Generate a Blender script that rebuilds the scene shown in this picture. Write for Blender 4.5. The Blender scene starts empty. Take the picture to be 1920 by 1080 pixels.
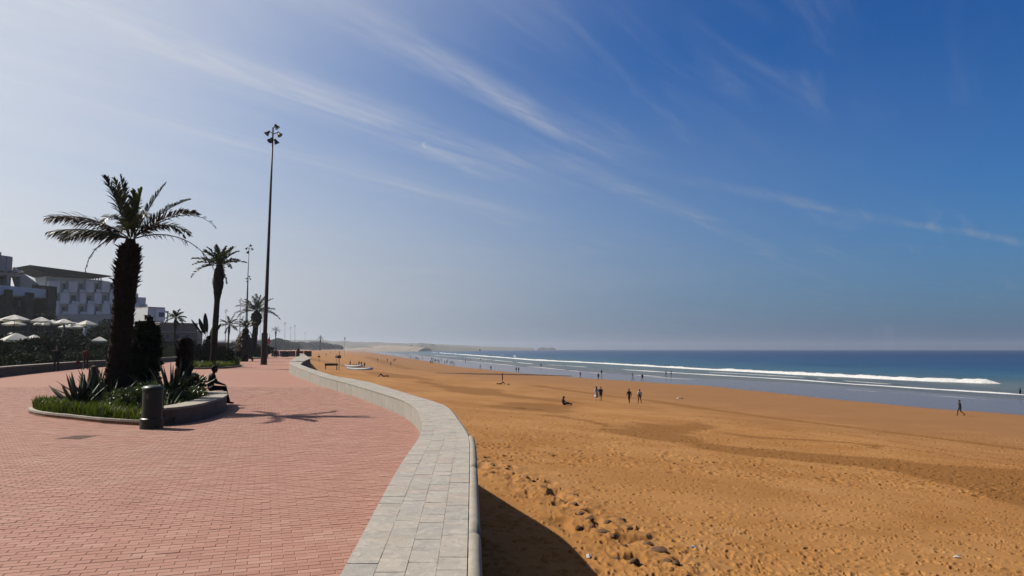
import bpy, bmesh, math, random
import numpy as np
from mathutils import Vector, Matrix, Euler

random.seed(7)
rng = np.random.default_rng(7)
R = math.radians
scene = bpy.context.scene
COL = scene.collection

# ------------------------------------------------------------------ camera
EYE = 1.6
F = 1333.0
PITCH = R(4.89)
cam_data = bpy.data.cameras.new("camera")
cam = bpy.data.objects.new("camera", cam_data)
COL.objects.link(cam)
cam.location = (0, 0, EYE)
cam.rotation_euler = (R(90) + PITCH, 0, 0)
cam_data.sensor_width = 36.0
cam_data.lens = 36.0 * F / 1920.0
cam_data.clip_start = 0.1
cam_data.clip_end = 30000
scene.camera = cam

def ray(px, py):
    u = (px - 960) / F; v = (540 - py) / F
    return Vector((u, math.cos(PITCH) - v * math.sin(PITCH), math.sin(PITCH) + v * math.cos(PITCH)))

# ------------------------------------------------------------------ light
SUN_AZ = math.atan2(-0.95, 0.30)          # clockwise from +Y, so the sun stands ahead on the land side
SUN_EL = R(45)
sun_data = bpy.data.lights.new("sun", "SUN")
sun_data.energy = 3.5
SKY_STRENGTH = 0.05
EXPOSURE = 1.6
sun_data.angle = R(0.53)
sun_data.color = (1.0, 0.93, 0.82)
sun = bpy.data.objects.new("sun", sun_data)
COL.objects.link(sun)
sdir = Vector((math.sin(SUN_AZ) * math.cos(SUN_EL), math.cos(SUN_AZ) * math.cos(SUN_EL), math.sin(SUN_EL)))
sun.rotation_euler = sdir.to_track_quat("Z", "Y").to_euler()
sun.location = (-40, 10, 60)

scene.view_settings.view_transform = "Standard"
scene.view_settings.look = "None"
scene.view_settings.exposure = EXPOSURE
scene.view_settings.gamma = 1.0
scene.view_settings.use_curve_mapping = False

# ------------------------------------------------------------------ node helpers
class NT:
    K = 1.0            # base colours below are scaled by this once the sky is done
    def __init__(self, tree):
        self.t = tree
        self.n = tree.nodes
        self.l = tree.links
        self.n.clear()
    def node(self, kind, **kw):
        nd = self.n.new(kind)
        for k, v in kw.items():
            setattr(nd, k, v)
        return nd
    def set(self, sock, v, raw=False):
        if isinstance(v, bpy.types.NodeSocket):
            self.l.new(v, sock)
        elif isinstance(v, (tuple, list)) and len(v) == 3 and sock.type == "RGBA":
            k = 1.0 if raw else NT.K
            sock.default_value = (v[0] * k, v[1] * k, v[2] * k, 1)
        else:
            sock.default_value = v
    def math(self, op, a, b=None, c=None, clamp=False):
        nd = self.node("ShaderNodeMath", operation=op, use_clamp=clamp)
        self.set(nd.inputs[0], a)
        if b is not None: self.set(nd.inputs[1], b)
        if c is not None: self.set(nd.inputs[2], c)
        return nd.outputs[0]
    def vmath(self, op, a, b=None):
        nd = self.node("ShaderNodeVectorMath", operation=op)
        self.set(nd.inputs[0], a)
        if b is not None: self.set(nd.inputs[1], b)
        return nd.outputs[0]
    def mix(self, f, a, b, mode="MIX"):
        nd = self.node("ShaderNodeMix", data_type="RGBA", blend_type=mode)
        raw = mode != "MIX"
        self.set(nd.inputs[0], f); self.set(nd.inputs[6], a, raw); self.set(nd.inputs[7], b, raw)
        return nd.outputs[2]
    def smooth(self, v, a, b, lo=0.0, hi=1.0):
        nd = self.node("ShaderNodeMapRange", interpolation_type="SMOOTHSTEP")
        self.set(nd.inputs[0], v); self.set(nd.inputs[1], a); self.set(nd.inputs[2], b)
        self.set(nd.inputs[3], lo); self.set(nd.inputs[4], hi)
        return nd.outputs[0]
    def noise(self, vec, scale, detail=4, rough=0.55, dist=0.0):
        nd = self.node("ShaderNodeTexNoise")
        if vec is not None: self.set(nd.inputs["Vector"], vec)
        nd.inputs["Scale"].default_value = scale
        nd.inputs["Detail"].default_value = detail
        nd.inputs["Roughness"].default_value = rough
        nd.inputs["Distortion"].default_value = dist
        return nd.outputs["Fac"]
    def mapping(self, vec, scale=(1, 1, 1), rot=(0, 0, 0), loc=(0, 0, 0)):
        nd = self.node("ShaderNodeMapping")
        self.set(nd.inputs[0], vec)
        nd.inputs["Location"].default_value = loc
        nd.inputs["Rotation"].default_value = rot
        nd.inputs["Scale"].default_value = scale
        return nd.outputs[0]
    def ramp(self, v, stops):
        nd = self.node("ShaderNodeValToRGB")
        self.set(nd.inputs[0], v)
        el = nd.color_ramp.elements
        stops = [(p, tuple(x * NT.K for x in c)) for p, c in stops]
        el[0].position, el[0].color = stops[0][0], (*stops[0][1], 1)
        el[1].position, el[1].color = stops[-1][0], (*stops[-1][1], 1)
        for p, c in stops[1:-1]:
            e = el.new(p); e.color = (*c, 1)
        return nd.outputs[0]

# ------------------------------------------------------------------ sky
world = bpy.data.worlds.new("World")
scene.world = world
world.use_nodes = True
w = NT(world.node_tree)
sky = w.node("ShaderNodeTexSky", sky_type="NISHITA")
sky.sun_disc = False
sky.sun_elevation = SUN_EL
sky.sun_rotation = SUN_AZ
sky.altitude = 0
sky.air_density = 1.0
sky.dust_density = 1.6
sky.ozone_density = 3.0
gen = w.node("ShaderNodeTexCoord").outputs["Generated"]
sep = w.node("ShaderNodeSeparateXYZ"); w.set(sep.inputs[0], gen)
zc = w.math("MAXIMUM", sep.outputs[2], 0.03)
su = w.math("DIVIDE", sep.outputs[0], zc)
sv = w.math("DIVIDE", sep.outputs[1], zc)
comb = w.node("ShaderNodeCombineXYZ"); w.set(comb.inputs[0], su); w.set(comb.inputs[1], sv)
plane = comb.outputs[0]
# along/across the wind of the high ice cloud
along = w.math("ADD", w.math("MULTIPLY", su, 0.57), w.math("MULTIPLY", sv, 0.82))
across = w.math("SUBTRACT", w.math("MULTIPLY", su, 0.82), w.math("MULTIPLY", sv, 0.57))
cvec = w.node("ShaderNodeCombineXYZ"); w.set(cvec.inputs[0], across); w.set(cvec.inputs[1], along)
wind = cvec.outputs[0]
wob = w.noise(plane, 0.55, 4, 0.55)
wob2 = w.math("MULTIPLY", w.math("SUBTRACT", wob, 0.5), 0.30)
fib = w.noise(w.mapping(wind, (2.6, 0.36, 1)), 1.6, 6, 0.6, 0.9)
fib2 = w.noise(w.mapping(wind, (1.0, 0.45, 1), loc=(3.1, 1.7, 0)), 0.75, 5, 0.6, 0.8)
patch = w.noise(plane, 0.42, 3, 0.5)
fib3 = w.noise(w.mapping(wind, (6.5, 1.1, 1), loc=(7.7, 0.3, 0)), 1.6, 5, 0.65, 1.6)
def streak(q, q0, wid, p, p0, p1, amt):
    d = w.math("ABSOLUTE", w.math("SUBTRACT", w.math("ADD", q, wob2), q0))
    core = w.smooth(d, wid, 0.0)
    rng_ = w.math("MULTIPLY", w.smooth(p, p0 - 0.5, p0 + 0.3), w.smooth(p, p1 + 0.9, p1 - 0.3))
    tex = w.math('MULTIPLY', w.smooth(fib, 0.30, 0.68, 0.15, 1.0), w.smooth(fib3, 0.25, 0.7, 0.5, 1.0))
    return w.math("MULTIPLY", w.math("MULTIPLY", w.math("MULTIPLY", core, rng_), tex), amt)
s1 = streak(across, -1.60, 0.15, along, 0.9, 3.1, 0.52)
s2 = streak(across, -1.92, 0.17, along, 3.1, 7.2, 0.55)
q3 = w.math("SUBTRACT", w.math("MULTIPLY", su, 0.56), w.math("MULTIPLY", sv, 0.83))
p3 = w.math("ADD", w.math("MULTIPLY", su, 0.83), w.math("MULTIPLY", sv, 0.56))
s3 = streak(q3, -2.88, 0.17, p3, 3.3, 9.0, 0.55)
s4 = streak(across, -2.25, 0.34, along, 0.2, 3.2, 0.55)
s5 = streak(across, -3.0, 0.4, along, 0.6, 4.2, 0.36)
veil = w.math("MULTIPLY", w.smooth(fib, 0.46, 0.78), w.smooth(patch, 0.40, 0.66))
veil = w.math("MULTIPLY", w.math("MULTIPLY", veil, w.smooth(fib3, 0.2, 0.75, 0.4, 1.0)), 0.42)
# the ice cloud is thicker on the sunward side (it scatters forward) and towards the horizon
sd = w.node("ShaderNodeVectorMath", operation="DOT_PRODUCT")
w.set(sd.inputs[0], gen); sd.inputs[1].default_value = sdir
sunward = sd.outputs["Value"]
elev = sep.outputs[2]
glare = w.math("MULTIPLY", w.math("POWER", w.smooth(sunward, 0.0, 0.90), 3.1), w.smooth(fib2, 0.2, 0.8, 0.72, 1.0))
low = w.math("MULTIPLY", w.math("MULTIPLY", w.smooth(elev, 0.40, 0.0), w.smooth(sunward, -0.22, 0.55)), 0.92)
lowband = w.math("MULTIPLY", w.math("MULTIPLY", w.smooth(elev, 0.03, 0.08), w.smooth(elev, 0.19, 0.11)),
                 w.smooth(w.noise(w.mapping(gen, (1.3, 1.3, 16), loc=(0.4, 0, 0)), 1.7, 4, 0.5), 0.40, 0.7))
lowband = w.math("MULTIPLY", lowband, w.smooth(sunward, 0.0, 0.50, 0.05, 0.30))
def over(a, b): return w.math("SUBTRACT", w.math("ADD", a, b), w.math("MULTIPLY", a, b))
wisps = w.math("MULTIPLY", w.math("ADD", w.math("ADD", w.math("ADD", s1, s2), w.math("ADD", s3, s4)), w.math("ADD", s5, veil)), 0.80, clamp=True)
greyband = w.math('MULTIPLY', w.smooth(elev, 0.22, 0.0), 0.50)
tot = over(over(wisps, w.math("MULTIPLY", glare, 0.93)), over(low, lowband))
K = 1.0 / (SKY_STRENGTH * 2 ** EXPOSURE)
V3 = lambda *c: tuple(x * K for x in c)
ccol = w.mix(w.smooth(sunward, 0.0, 0.85), V3(0.27, 0.32, 0.41), V3(0.75, 0.745, 0.75))
# clear sky graded towards the photograph's slide-film blue
rgb = w.node("ShaderNodeSeparateColor"); w.set(rgb.inputs[0], sky.outputs[0])
def chan(i, k, p):
    return w.math("MULTIPLY", w.math("POWER", w.math("MULTIPLY", rgb.outputs[i], 0.075), p), k * K)
cmb = w.node("ShaderNodeCombineColor")
w.set(cmb.inputs[0], chan(0, 0.80, 1.62)); w.set(cmb.inputs[1], chan(1, 1.10, 1.28)); w.set(cmb.inputs[2], chan(2, 1.24, 0.98))
skycol = w.mix(tot, w.mix(greyband, cmb.outputs[0], V3(0.115, 0.165, 0.275)), ccol)
# the pale half moon
mdir = ray(797, 272).normalized()
md = w.node("ShaderNodeVectorMath", operation="DOT_PRODUCT"); w.set(md.inputs[0], gen); md.inputs[1].default_value = mdir
md2 = w.node("ShaderNodeVectorMath", operation="DOT_PRODUCT"); w.set(md2.inputs[0], gen); md2.inputs[1].default_value = ray(803, 270).normalized()
moon = w.math("MULTIPLY", w.smooth(md.outputs["Value"], math.cos(R(.30)), math.cos(R(.20))), w.smooth(md2.outputs["Value"], math.cos(R(.16)), math.cos(R(.32))))
skycol = w.mix(w.math("MULTIPLY", moon, 0.26), skycol, V3(0.62, 0.64, 0.68))
bg = w.node("ShaderNodeBackground")
w.set(bg.inputs[0], skycol)
bg.inputs[1].default_value = SKY_STRENGTH
wo = w.node("ShaderNodeOutputWorld")
w.l.new(bg.outputs[0], wo.inputs[0])

# ------------------------------------------------------------------ objects
def tag(o, label=None, cat=None, group=None, kind=None):
    if label: o["label"] = label
    if cat: o["category"] = cat
    if group: o["group"] = group
    if kind: o["kind"] = kind
    return o

def link(name, me, parent=None, loc=None, rotz=None):
    o = bpy.data.objects.new(name, me)
    COL.objects.link(o)
    if parent is not None: o.parent = parent
    if loc is not None: o.location = loc
    if rotz is not None: o.rotation_euler = (0, 0, rotz)
    return o

def thing(name, label, cat, loc=(0, 0, 0), rotz=0.0, group=None):
    return tag(link(name, None, None, loc, rotz), label, cat, group)

def copy_tree(o, loc=None, rotz=None, label=None, scale=None):
    kids = list(o.children)
    c = o.copy(); COL.objects.link(c)
    if loc is not None: c.location = loc
    if rotz is not None: c.rotation_euler = (0, 0, rotz)
    if label: c["label"] = label
    if scale is not None: c.scale = (scale,) * 3 if not isinstance(scale, tuple) else scale
    for k in kids:
        d = k.copy(); COL.objects.link(d); d.parent = c
        for g in k.children:
            e = g.copy(); COL.objects.link(e); e.parent = d
    return c

def np_mesh(name, verts, faces, mat, smooth=False, attrs=None):
    """verts (n,3) array, faces (m,k) array of one polygon size"""
    verts = np.ascontiguousarray(verts, dtype=np.float32)
    faces = np.ascontiguousarray(faces, dtype=np.int32)
    me = bpy.data.meshes.new(name)
    m, k = faces.shape
    me.vertices.add(len(verts)); me.vertices.foreach_set("co", verts.ravel())
    me.loops.add(m * k); me.loops.foreach_set("vertex_index", faces.ravel())
    me.polygons.add(m)
    me.polygons.foreach_set("loop_start", np.arange(0, m * k, k, dtype=np.int32))
    me.polygons.foreach_set("use_smooth", np.full(m, smooth, dtype=bool))
    if mat is not None:
        for mm in (mat if isinstance(mat, (list, tuple)) else [mat]): me.materials.append(mm)
    for nm, arr in (attrs or {}).items():
        a = me.attributes.new(nm, "FLOAT", "POINT")
        a.data.foreach_set("value", np.ascontiguousarray(arr, dtype=np.float32))
    me.update(calc_edges=True)
    me.validate()
    return me

class MB:
    """collects shapes for ONE mesh"""
    def __init__(self):
        self.v = []; self.f = []; self.mi = []; self.m = 0
    def add(self, vs, fs):
        b = len(self.v)
        self.v += [tuple(x) for x in vs]
        for f in fs:
            self.f.append(tuple(i + b for i in f)); self.mi.append(self.m)
    def box(self, x0, x1, y0, y1, z0, z1):
        self.add([(x0,y0,z0),(x1,y0,z0),(x1,y1,z0),(x0,y1,z0),(x0,y0,z1),(x1,y0,z1),(x1,y1,z1),(x0,y1,z1)],
                 [(3,2,1,0),(4,5,6,7),(0,1,5,4),(1,2,6,5),(2,3,7,6),(3,0,4,7)])
        return self
    def hexa(self, bottom, top):
        self.add(list(bottom) + list(top), [(3,2,1,0),(4,5,6,7),(0,1,5,4),(1,2,6,5),(2,3,7,6),(3,0,4,7)])
        return self
    def tube(self, pts, rad, n=8, cap=True):
        pts = [Vector(p) for p in pts]
        if not isinstance(rad, (list, tuple)): rad = [rad] * len(pts)
        vs = []; up = None
        for i, p in enumerate(pts):
            d = (pts[min(i + 1, len(pts) - 1)] - pts[max(i - 1, 0)])
            d = d.normalized() if d.length > 1e-9 else Vector((0, 0, 1))
            if up is None: up = Vector((1, 0, 0)) if abs(d.z) > 0.8 else Vector((0, 0, 1))
            a = d.cross(up).normalized(); b = d.cross(a).normalized()
            up = -b if b.dot(up) < 0 else b
            up = a.cross(d)
            for k in range(n):
                t = 2 * math.pi * k / n
                vs.append(p + (a * math.cos(t) + b * math.sin(t)) * rad[i])
        fs = []
        for i in range(len(pts) - 1):
            for k in range(n):
                k2 = (k + 1) % n
                fs.append((i * n + k, i * n + k2, (i + 1) * n + k2, (i + 1) * n + k))
        if cap:
            fs.append(tuple(reversed(range(n)))); fs.append(tuple((len(pts) - 1) * n + k for k in range(n)))
        self.add(vs, fs)
        return self
    def lathe(self, prof, n=16, c=(0, 0, 0)):
        vs = []; fs = []
        for r, z in prof:
            for k in range(n):
                t = 2 * math.pi * k / n
                vs.append((c[0] + r * math.cos(t), c[1] + r * math.sin(t), c[2] + z))
        for i in range(len(prof) - 1):
            for k in range(n):
                k2 = (k + 1) % n
                fs.append((i * n + k, i * n + k2, (i + 1) * n + k2, (i + 1) * n + k))
        fs.append(tuple(reversed(range(n)))); fs.append(tuple((len(prof) - 1) * n + k for k in range(n)))
        self.add(vs, fs)
        return self
    def mesh(self, name, mat, smooth=False):
        me = bpy.data.meshes.new(name)
        me.from_pydata(self.v, [], self.f)
        for mm in (mat if isinstance(mat, (list, tuple)) else [mat]): me.materials.append(mm)
        if any(self.mi): me.polygons.foreach_set("material_index", np.array(self.mi, dtype=np.int32))
        if smooth: me.polygons.foreach_set("use_smooth", np.ones(len(self.f), dtype=bool))
        me.update()
        return me
    def build(self, name, mat, parent=None, loc=None, smooth=False, rotz=None):
        return link(name, self.mesh(name, mat, smooth), parent, loc, rotz)

# ------------------------------------------------------------------ numpy noise
def _h(ix, iy, seed):
    n = (ix.astype(np.int64) * 374761393 + iy.astype(np.int64) * 668265263 + seed * 974634777) & 0xFFFFFFFF
    n = ((n ^ (n >> 13)) * 1274126177) & 0xFFFFFFFF
    n = n ^ (n >> 16)
    return (n & 0xFFFF) / 65535.0
def vnoise(x, y, seed=0):
    ix = np.floor(x); iy = np.floor(y)
    fx = x - ix; fy = y - iy
    fx = fx * fx * (3 - 2 * fx); fy = fy * fy * (3 - 2 * fy)
    a = _h(ix, iy, seed); b = _h(ix + 1, iy, seed); c = _h(ix, iy + 1, seed); d = _h(ix + 1, iy + 1, seed)
    return (a * (1 - fx) + b * fx) * (1 - fy) + (c * (1 - fx) + d * fx) * fy
def fbm(x, y, oct=4, seed=0):
    s = 0; a = 0.5
    for i in range(oct):
        s = s + a * vnoise(x * 2 ** i, y * 2 ** i, seed + i * 17); a *= 0.5
    return s

# ------------------------------------------------------------------ survey: sight line -> place on the ground
def onplane(px, py, z=0.0):
    d = ray(px, py); t = (z - EYE) / d.z
    return Vector((d.x * t, d.y * t, z))
def at_depth(px, py, y):
    d = ray(px, py); t = y / d.y
    return Vector((d.x * t, y, EYE + d.z * t))

# shoreline (edge of the wet sand), from near to far
_sh = [(1917,780),(1760,768),(1600,753),(1317,723.5),(1200,716),(1100,710),(1000,702),(917,694),(850,686.5),(800,677),(752,669.5),(712,663.5)]
SHORE = [onplane(a, b, -6.2) for a, b in _sh]
SHORE = [SHORE[0] + Vector((100, -240, 0)), SHORE[0] + Vector((16, -42, 0))] + SHORE + [Vector((-430, 2100, -6.2)), Vector((-900, 4200, -6.2))]
SHX = np.array([[p.x, p.y] for p in SHORE])
def shore_s(x, y):
    """distance from the shoreline, positive landward"""
    x = np.asarray(x, float); y = np.asarray(y, float)
    best = np.full(x.shape, 1e18); sg = np.ones(x.shape)
    for i in range(len(SHX) - 1):
        ax, ay = SHX[i]; bx, by = SHX[i + 1]
        dx, dy = bx - ax, by - ay; L = dx * dx + dy * dy
        t = np.clip(((x - ax) * dx + (y - ay) * dy) / L, 0, 1)
        qx = x - ax - t * dx; qy = y - ay - t * dy
        d = qx * qx + qy * qy
        m = d < best
        best = np.where(m, d, best)
        sg = np.where(m, np.sign(dx * qy - dy * qx), sg)
    return np.sqrt(best) * sg
_S = [-2000, -400, -60, -25, 0, 20, 40, 55, 68, 78, 88, 120, 400, 2000]
_Z = [-9.2, -8.8, -6.75, -6.36, -6.2, -5.75, -4.95, -4.1, -3.1, -2.3, -1.92, -1.75, -1.6, -1.4]
def beach_z(x, y, s=None):
    s = shore_s(x, y) if s is None else s
    return np.interp(s, _S, _Z)
def on_beach(px, py):
    d = ray(px, py)
    lo, hi = 1.0, 9000.0
    for t in np.geomspace(5, 9000, 400):
        if EYE + d.z * t < float(beach_z(d.x * t, d.y * t)):
            hi = t; break
        lo = t
    for _ in range(40):
        m = 0.5 * (lo + hi)
        if EYE + d.z * m < float(beach_z(d.x * m, d.y * m)): hi = m
        else: lo = m
    return Vector((d.x * hi, d.y * hi, EYE + d.z * hi))
SEA_Z = -6.42

# ------------------------------------------------------------------ sea wall line (x of both edges and height, by y)
_in = [(642.5,1080,.385),(663,1042,.385),(704,960,.385),(732,907,.385),(757,863,.385),(776,837.6,.385),(789,818.7,.385),(795.7,804.5,.385),
       (790.4,781,.385),(782.5,765,.385),(755,748.5,.385),(690,729,.385),(663,721,.385),(605,706,.43),(563,691,.53),(541.7,681.7,.62),
       (545,676,.62),(552,671,.62),(563,667,.62)]
_out = [(886,1080,.385),(886,960,.385),(885,815,.385),(874,804.5,.385),(858,781,.385),(841,760,.385),(817,753,.385),(783,743,.385),(750,733,.385),
        (700,718,.385),(663,711.7,.385),(630,707,.40),(597,698,.46),(568,690,.54),(562,685,.60),(570,677,.62),(583,672,.62),(572,665,.62)]
def _line(lst):
    p = [onplane(a, b, h) for a, b, h in lst]
    p = sorted(((q.y, q.x, h) for q, (a, b, h) in zip(p, lst)))
    return np.array(p)
LI, LO = _line(_in), _line(_out)
_d = np.concatenate([np.arange(-6, 130, 0.1), np.arange(130, 900, 2.0)])
def _ext(L, d):
    x = np.interp(d, L[:, 0], L[:, 1])
    a = (L[1, 1] - L[0, 1]) / (L[1, 0] - L[0, 0])
    x = np.where(d < L[0, 0], L[0, 1] + (d - L[0, 0]) * -0.055, x)
    x = np.where(d > L[-1, 0], L[-1, 1] - (d - L[-1, 0]) * 0.30, x)
    return x
def _sm(a, d, w):
    out = a.copy()
    n = 1360
    k = np.exp(-0.5 * (np.arange(-30, 31) / w) ** 2); k /= k.sum()
    seg = np.pad(a[:n], 30, mode="edge")
    seg[:30] = a[0] + (np.arange(-30, 0)) * (a[1] - a[0]); seg[-30:] = a[n - 1] + np.arange(1, 31) * (a[n - 1] - a[n - 2])
    out[:n] = np.convolve(seg, k, mode="valid")
    return out
_xi = _sm(_ext(LI, _d), _d, 7); _xo = _sm(_ext(LO, _d), _d, 7)
_wd = np.maximum(_xo - _xi, 0.62)
_xo = _xi + _wd
_turn = np.where(_d < 2.6, (2.6 - _d) ** 1.25 * 0.75, 0)
_xi = _xi + _turn; _xo = _xo + _turn
_hh = np.interp(_d, LI[:, 0], LI[:, 2])
def wall_in(d): return float(np.interp(d, _d, _xi))
def wall_out(d): return float(np.interp(d, _d, _xo))
def wall_h(d): return float(np.interp(d, _d, _hh))
# ------------------------------------------------------------------ materials
NT.K = 0.36
def material(name, fn=None, color=(0.5, 0.5, 0.5), rough=0.8, spec=0.3, metal=0.0):
    m = bpy.data.materials.new(name)
    m.use_nodes = True
    t = NT(m.node_tree)
    p = t.node("ShaderNodeBsdfPrincipled")
    o = t.node("ShaderNodeOutputMaterial")
    t.l.new(p.outputs[0], o.inputs[0])
    p.inputs["Base Color"].default_value = (*[x * NT.K for x in color], 1)
    p.inputs["Roughness"].default_value = rough
    p.inputs["Specular IOR Level"].default_value = spec
    p.inputs["Metallic"].default_value = metal
    if fn: fn(t, p)
    return m
def pos(t): return t.node("ShaderNodeNewGeometry").outputs["Position"]
def objco(t): return t.node("ShaderNodeTexCoord").outputs["Object"]
def attr(t, n): return t.node("ShaderNodeAttribute", attribute_name=n).outputs["Fac"]
def rand(t): return t.node("ShaderNodeObjectInfo").outputs["Random"]
def bump(t, p, h, strength=0.3, dist=0.02):
    b = t.node("ShaderNodeBump")
    b.inputs["Strength"].default_value = strength
    b.inputs["Distance"].default_value = dist
    t.set(b.inputs["Height"], h)
    t.l.new(b.outputs[0], p.inputs["Normal"])
def mottled(name, a, b, scale=6, rough=0.85, spec=0.2, bmp=0.25, use_pos=False, third=None, metal=0.0):
    def fn(t, p):
        v = pos(t) if use_pos else objco(t)
        n = t.noise(v, scale, 6, 0.62)
        c = t.mix(t.smooth(n, 0.33, 0.67), a, b)
        if third: c = t.mix(t.smooth(t.noise(v, scale * 0.23, 3), 0.5, 0.72), c, third)
        t.set(p.inputs["Base Color"], c)
        if bmp: bump(t, p, t.noise(v, scale * 5, 4), bmp, 0.02)
    return material(name, fn, rough=rough, spec=spec, metal=metal)

def brick_mat(name, tone_src):
    def fn(t, p):
        v = pos(t)
        tone = attr(t, "tone") if tone_src == "attr" else rand(t)
        c = t.ramp(tone, [(0, (0.45, 0.215, 0.158)), (0.35, (0.495, 0.243, 0.182)), (0.7, (0.52, 0.262, 0.198)), (1, (0.565, 0.31, 0.24))])
        big = t.noise(v, 0.23, 4, 0.6)
        c = t.mix(t.smooth(big, 0.45, 0.72), c, t.mix(1.0, c, (0.95, 1.02, 1.04), "MULTIPLY"))
        dust = t.smooth(t.noise(v, 0.9, 5, 0.65), 0.46, 0.78)
        c = t.mix(t.math("MULTIPLY", dust, 0.5), c, (0.56, 0.34, 0.25))
        c = t.mix(t.math("MULTIPLY", t.smooth(t.noise(v, 0.42, 6, 0.7, 0.6), 0.55, 0.75), 0.40), c, (0.36, 0.165, 0.12))
        c = t.mix(t.math("MULTIPLY", t.smooth(t.noise(v, 3.6, 5, 0.7), 0.62, 0.74), 0.35), c, (0.30, 0.15, 0.11))
        spots = t.smooth(t.noise(v, 55, 3, 0.6), 0.62, 0.75)
        c = t.mix(t.math("MULTIPLY", spots, 0.35), c, (0.24, 0.12, 0.09))
        t.set(p.inputs["Base Color"], c)
        bump(t, p, t.noise(v, 160, 3), 0.35, 0.004)
    return material(name, fn, rough=0.88, spec=0.25)
M_BRICK = brick_mat("brick_single", "rand")
M_BRICK_J = brick_mat("brick_joined", "attr")
M_JOINT = mottled("joint_sand", (0.30, 0.155, 0.115), (0.46, 0.25, 0.19), 6, use_pos=True)
def _far_paving(t, p):
    v = pos(t)
    n = t.noise(v, 1.3, 6, 0.7)
    c = t.mix(t.smooth(n, 0.3, 0.7), (0.432, 0.209, 0.154), (0.482, 0.244, 0.183))
    c = t.mix(t.math("MULTIPLY", t.smooth(t.noise(v, 0.12, 4), 0.42, 0.7), 0.4), c, (0.505, 0.292, 0.22))
    t.set(p.inputs["Base Color"], c)
M_PAVE = material("far_paving", _far_paving, rough=0.9, spec=0.2)

def _slate(t, p):
    v = pos(t)
    r = rand(t)
    base = t.ramp(r, [(0.0, (0.485, 0.435, 0.37)), (0.3, (0.52, 0.47, 0.40)), (0.55, (0.465, 0.43, 0.375)), (0.72, (0.435, 0.415, 0.38)), (0.84, (0.53, 0.475, 0.40)), (0.95, (0.49, 0.40, 0.345)), (1.0, (0.51, 0.47, 0.41))])
    vein = t.noise(v, 7, 6, 0.7, 1.4)
    c = t.mix(t.math("MULTIPLY", t.smooth(vein, 0.48, 0.62), 0.8), base, (0.62, 0.56, 0.475))
    c = t.mix(t.math("MULTIPLY", t.smooth(t.noise(v, 13, 6, 0.72, 0.9), 0.50, 0.68), 0.75), c, (0.33, 0.305, 0.28))
    rust = t.math("MULTIPLY", t.smooth(t.noise(v, 3.1, 4), 0.58, 0.75), 0.35)
    c = t.mix(rust, c, (0.50, 0.39, 0.31))
    t.set(p.inputs["Base Color"], c)
    bump(t, p, t.noise(v, 26, 5, 0.7), 0.5, 0.01)
M_SLATE = material("slate_tile", _slate, rough=0.72, spec=0.3)
def _wallface(t, p):
    v = pos(t)
    n = t.noise(v, 2.2, 5, 0.6)
    c = t.mix(t.smooth(n, 0.3, 0.7), (0.40, 0.37, 0.32), (0.47, 0.44, 0.385))
    streak_ = t.noise(t.mapping(v, (5.5, 5.5, 0.35)), 1.0, 4, 0.6)
    c = t.mix(t.math("MULTIPLY", t.smooth(streak_, 0.60, 0.72), 0.8), c, (0.60, 0.57, 0.51))
    c = t.mix(t.math("MULTIPLY", t.smooth(streak_, 0.42, 0.33), 0.5), c, (0.28, 0.26, 0.23))
    t.set(p.inputs["Base Color"], c)
    bump(t, p, t.noise(v, 30, 4), 0.3, 0.01)
M_FACE = material("wall_face_render", _wallface, rough=0.85, spec=0.25)
M_GROUT = material("grout", color=(0.23, 0.21, 0.18), rough=0.95)
M_CONC = mottled("sea_wall_concrete", (0.13, 0.125, 0.12), (0.20, 0.19, 0.18), 2.5, use_pos=True)
M_ROLL = mottled("coping_roll_stone", (0.42, 0.37, 0.30), (0.50, 0.45, 0.37), 9, use_pos=True, rough=0.6)

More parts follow.
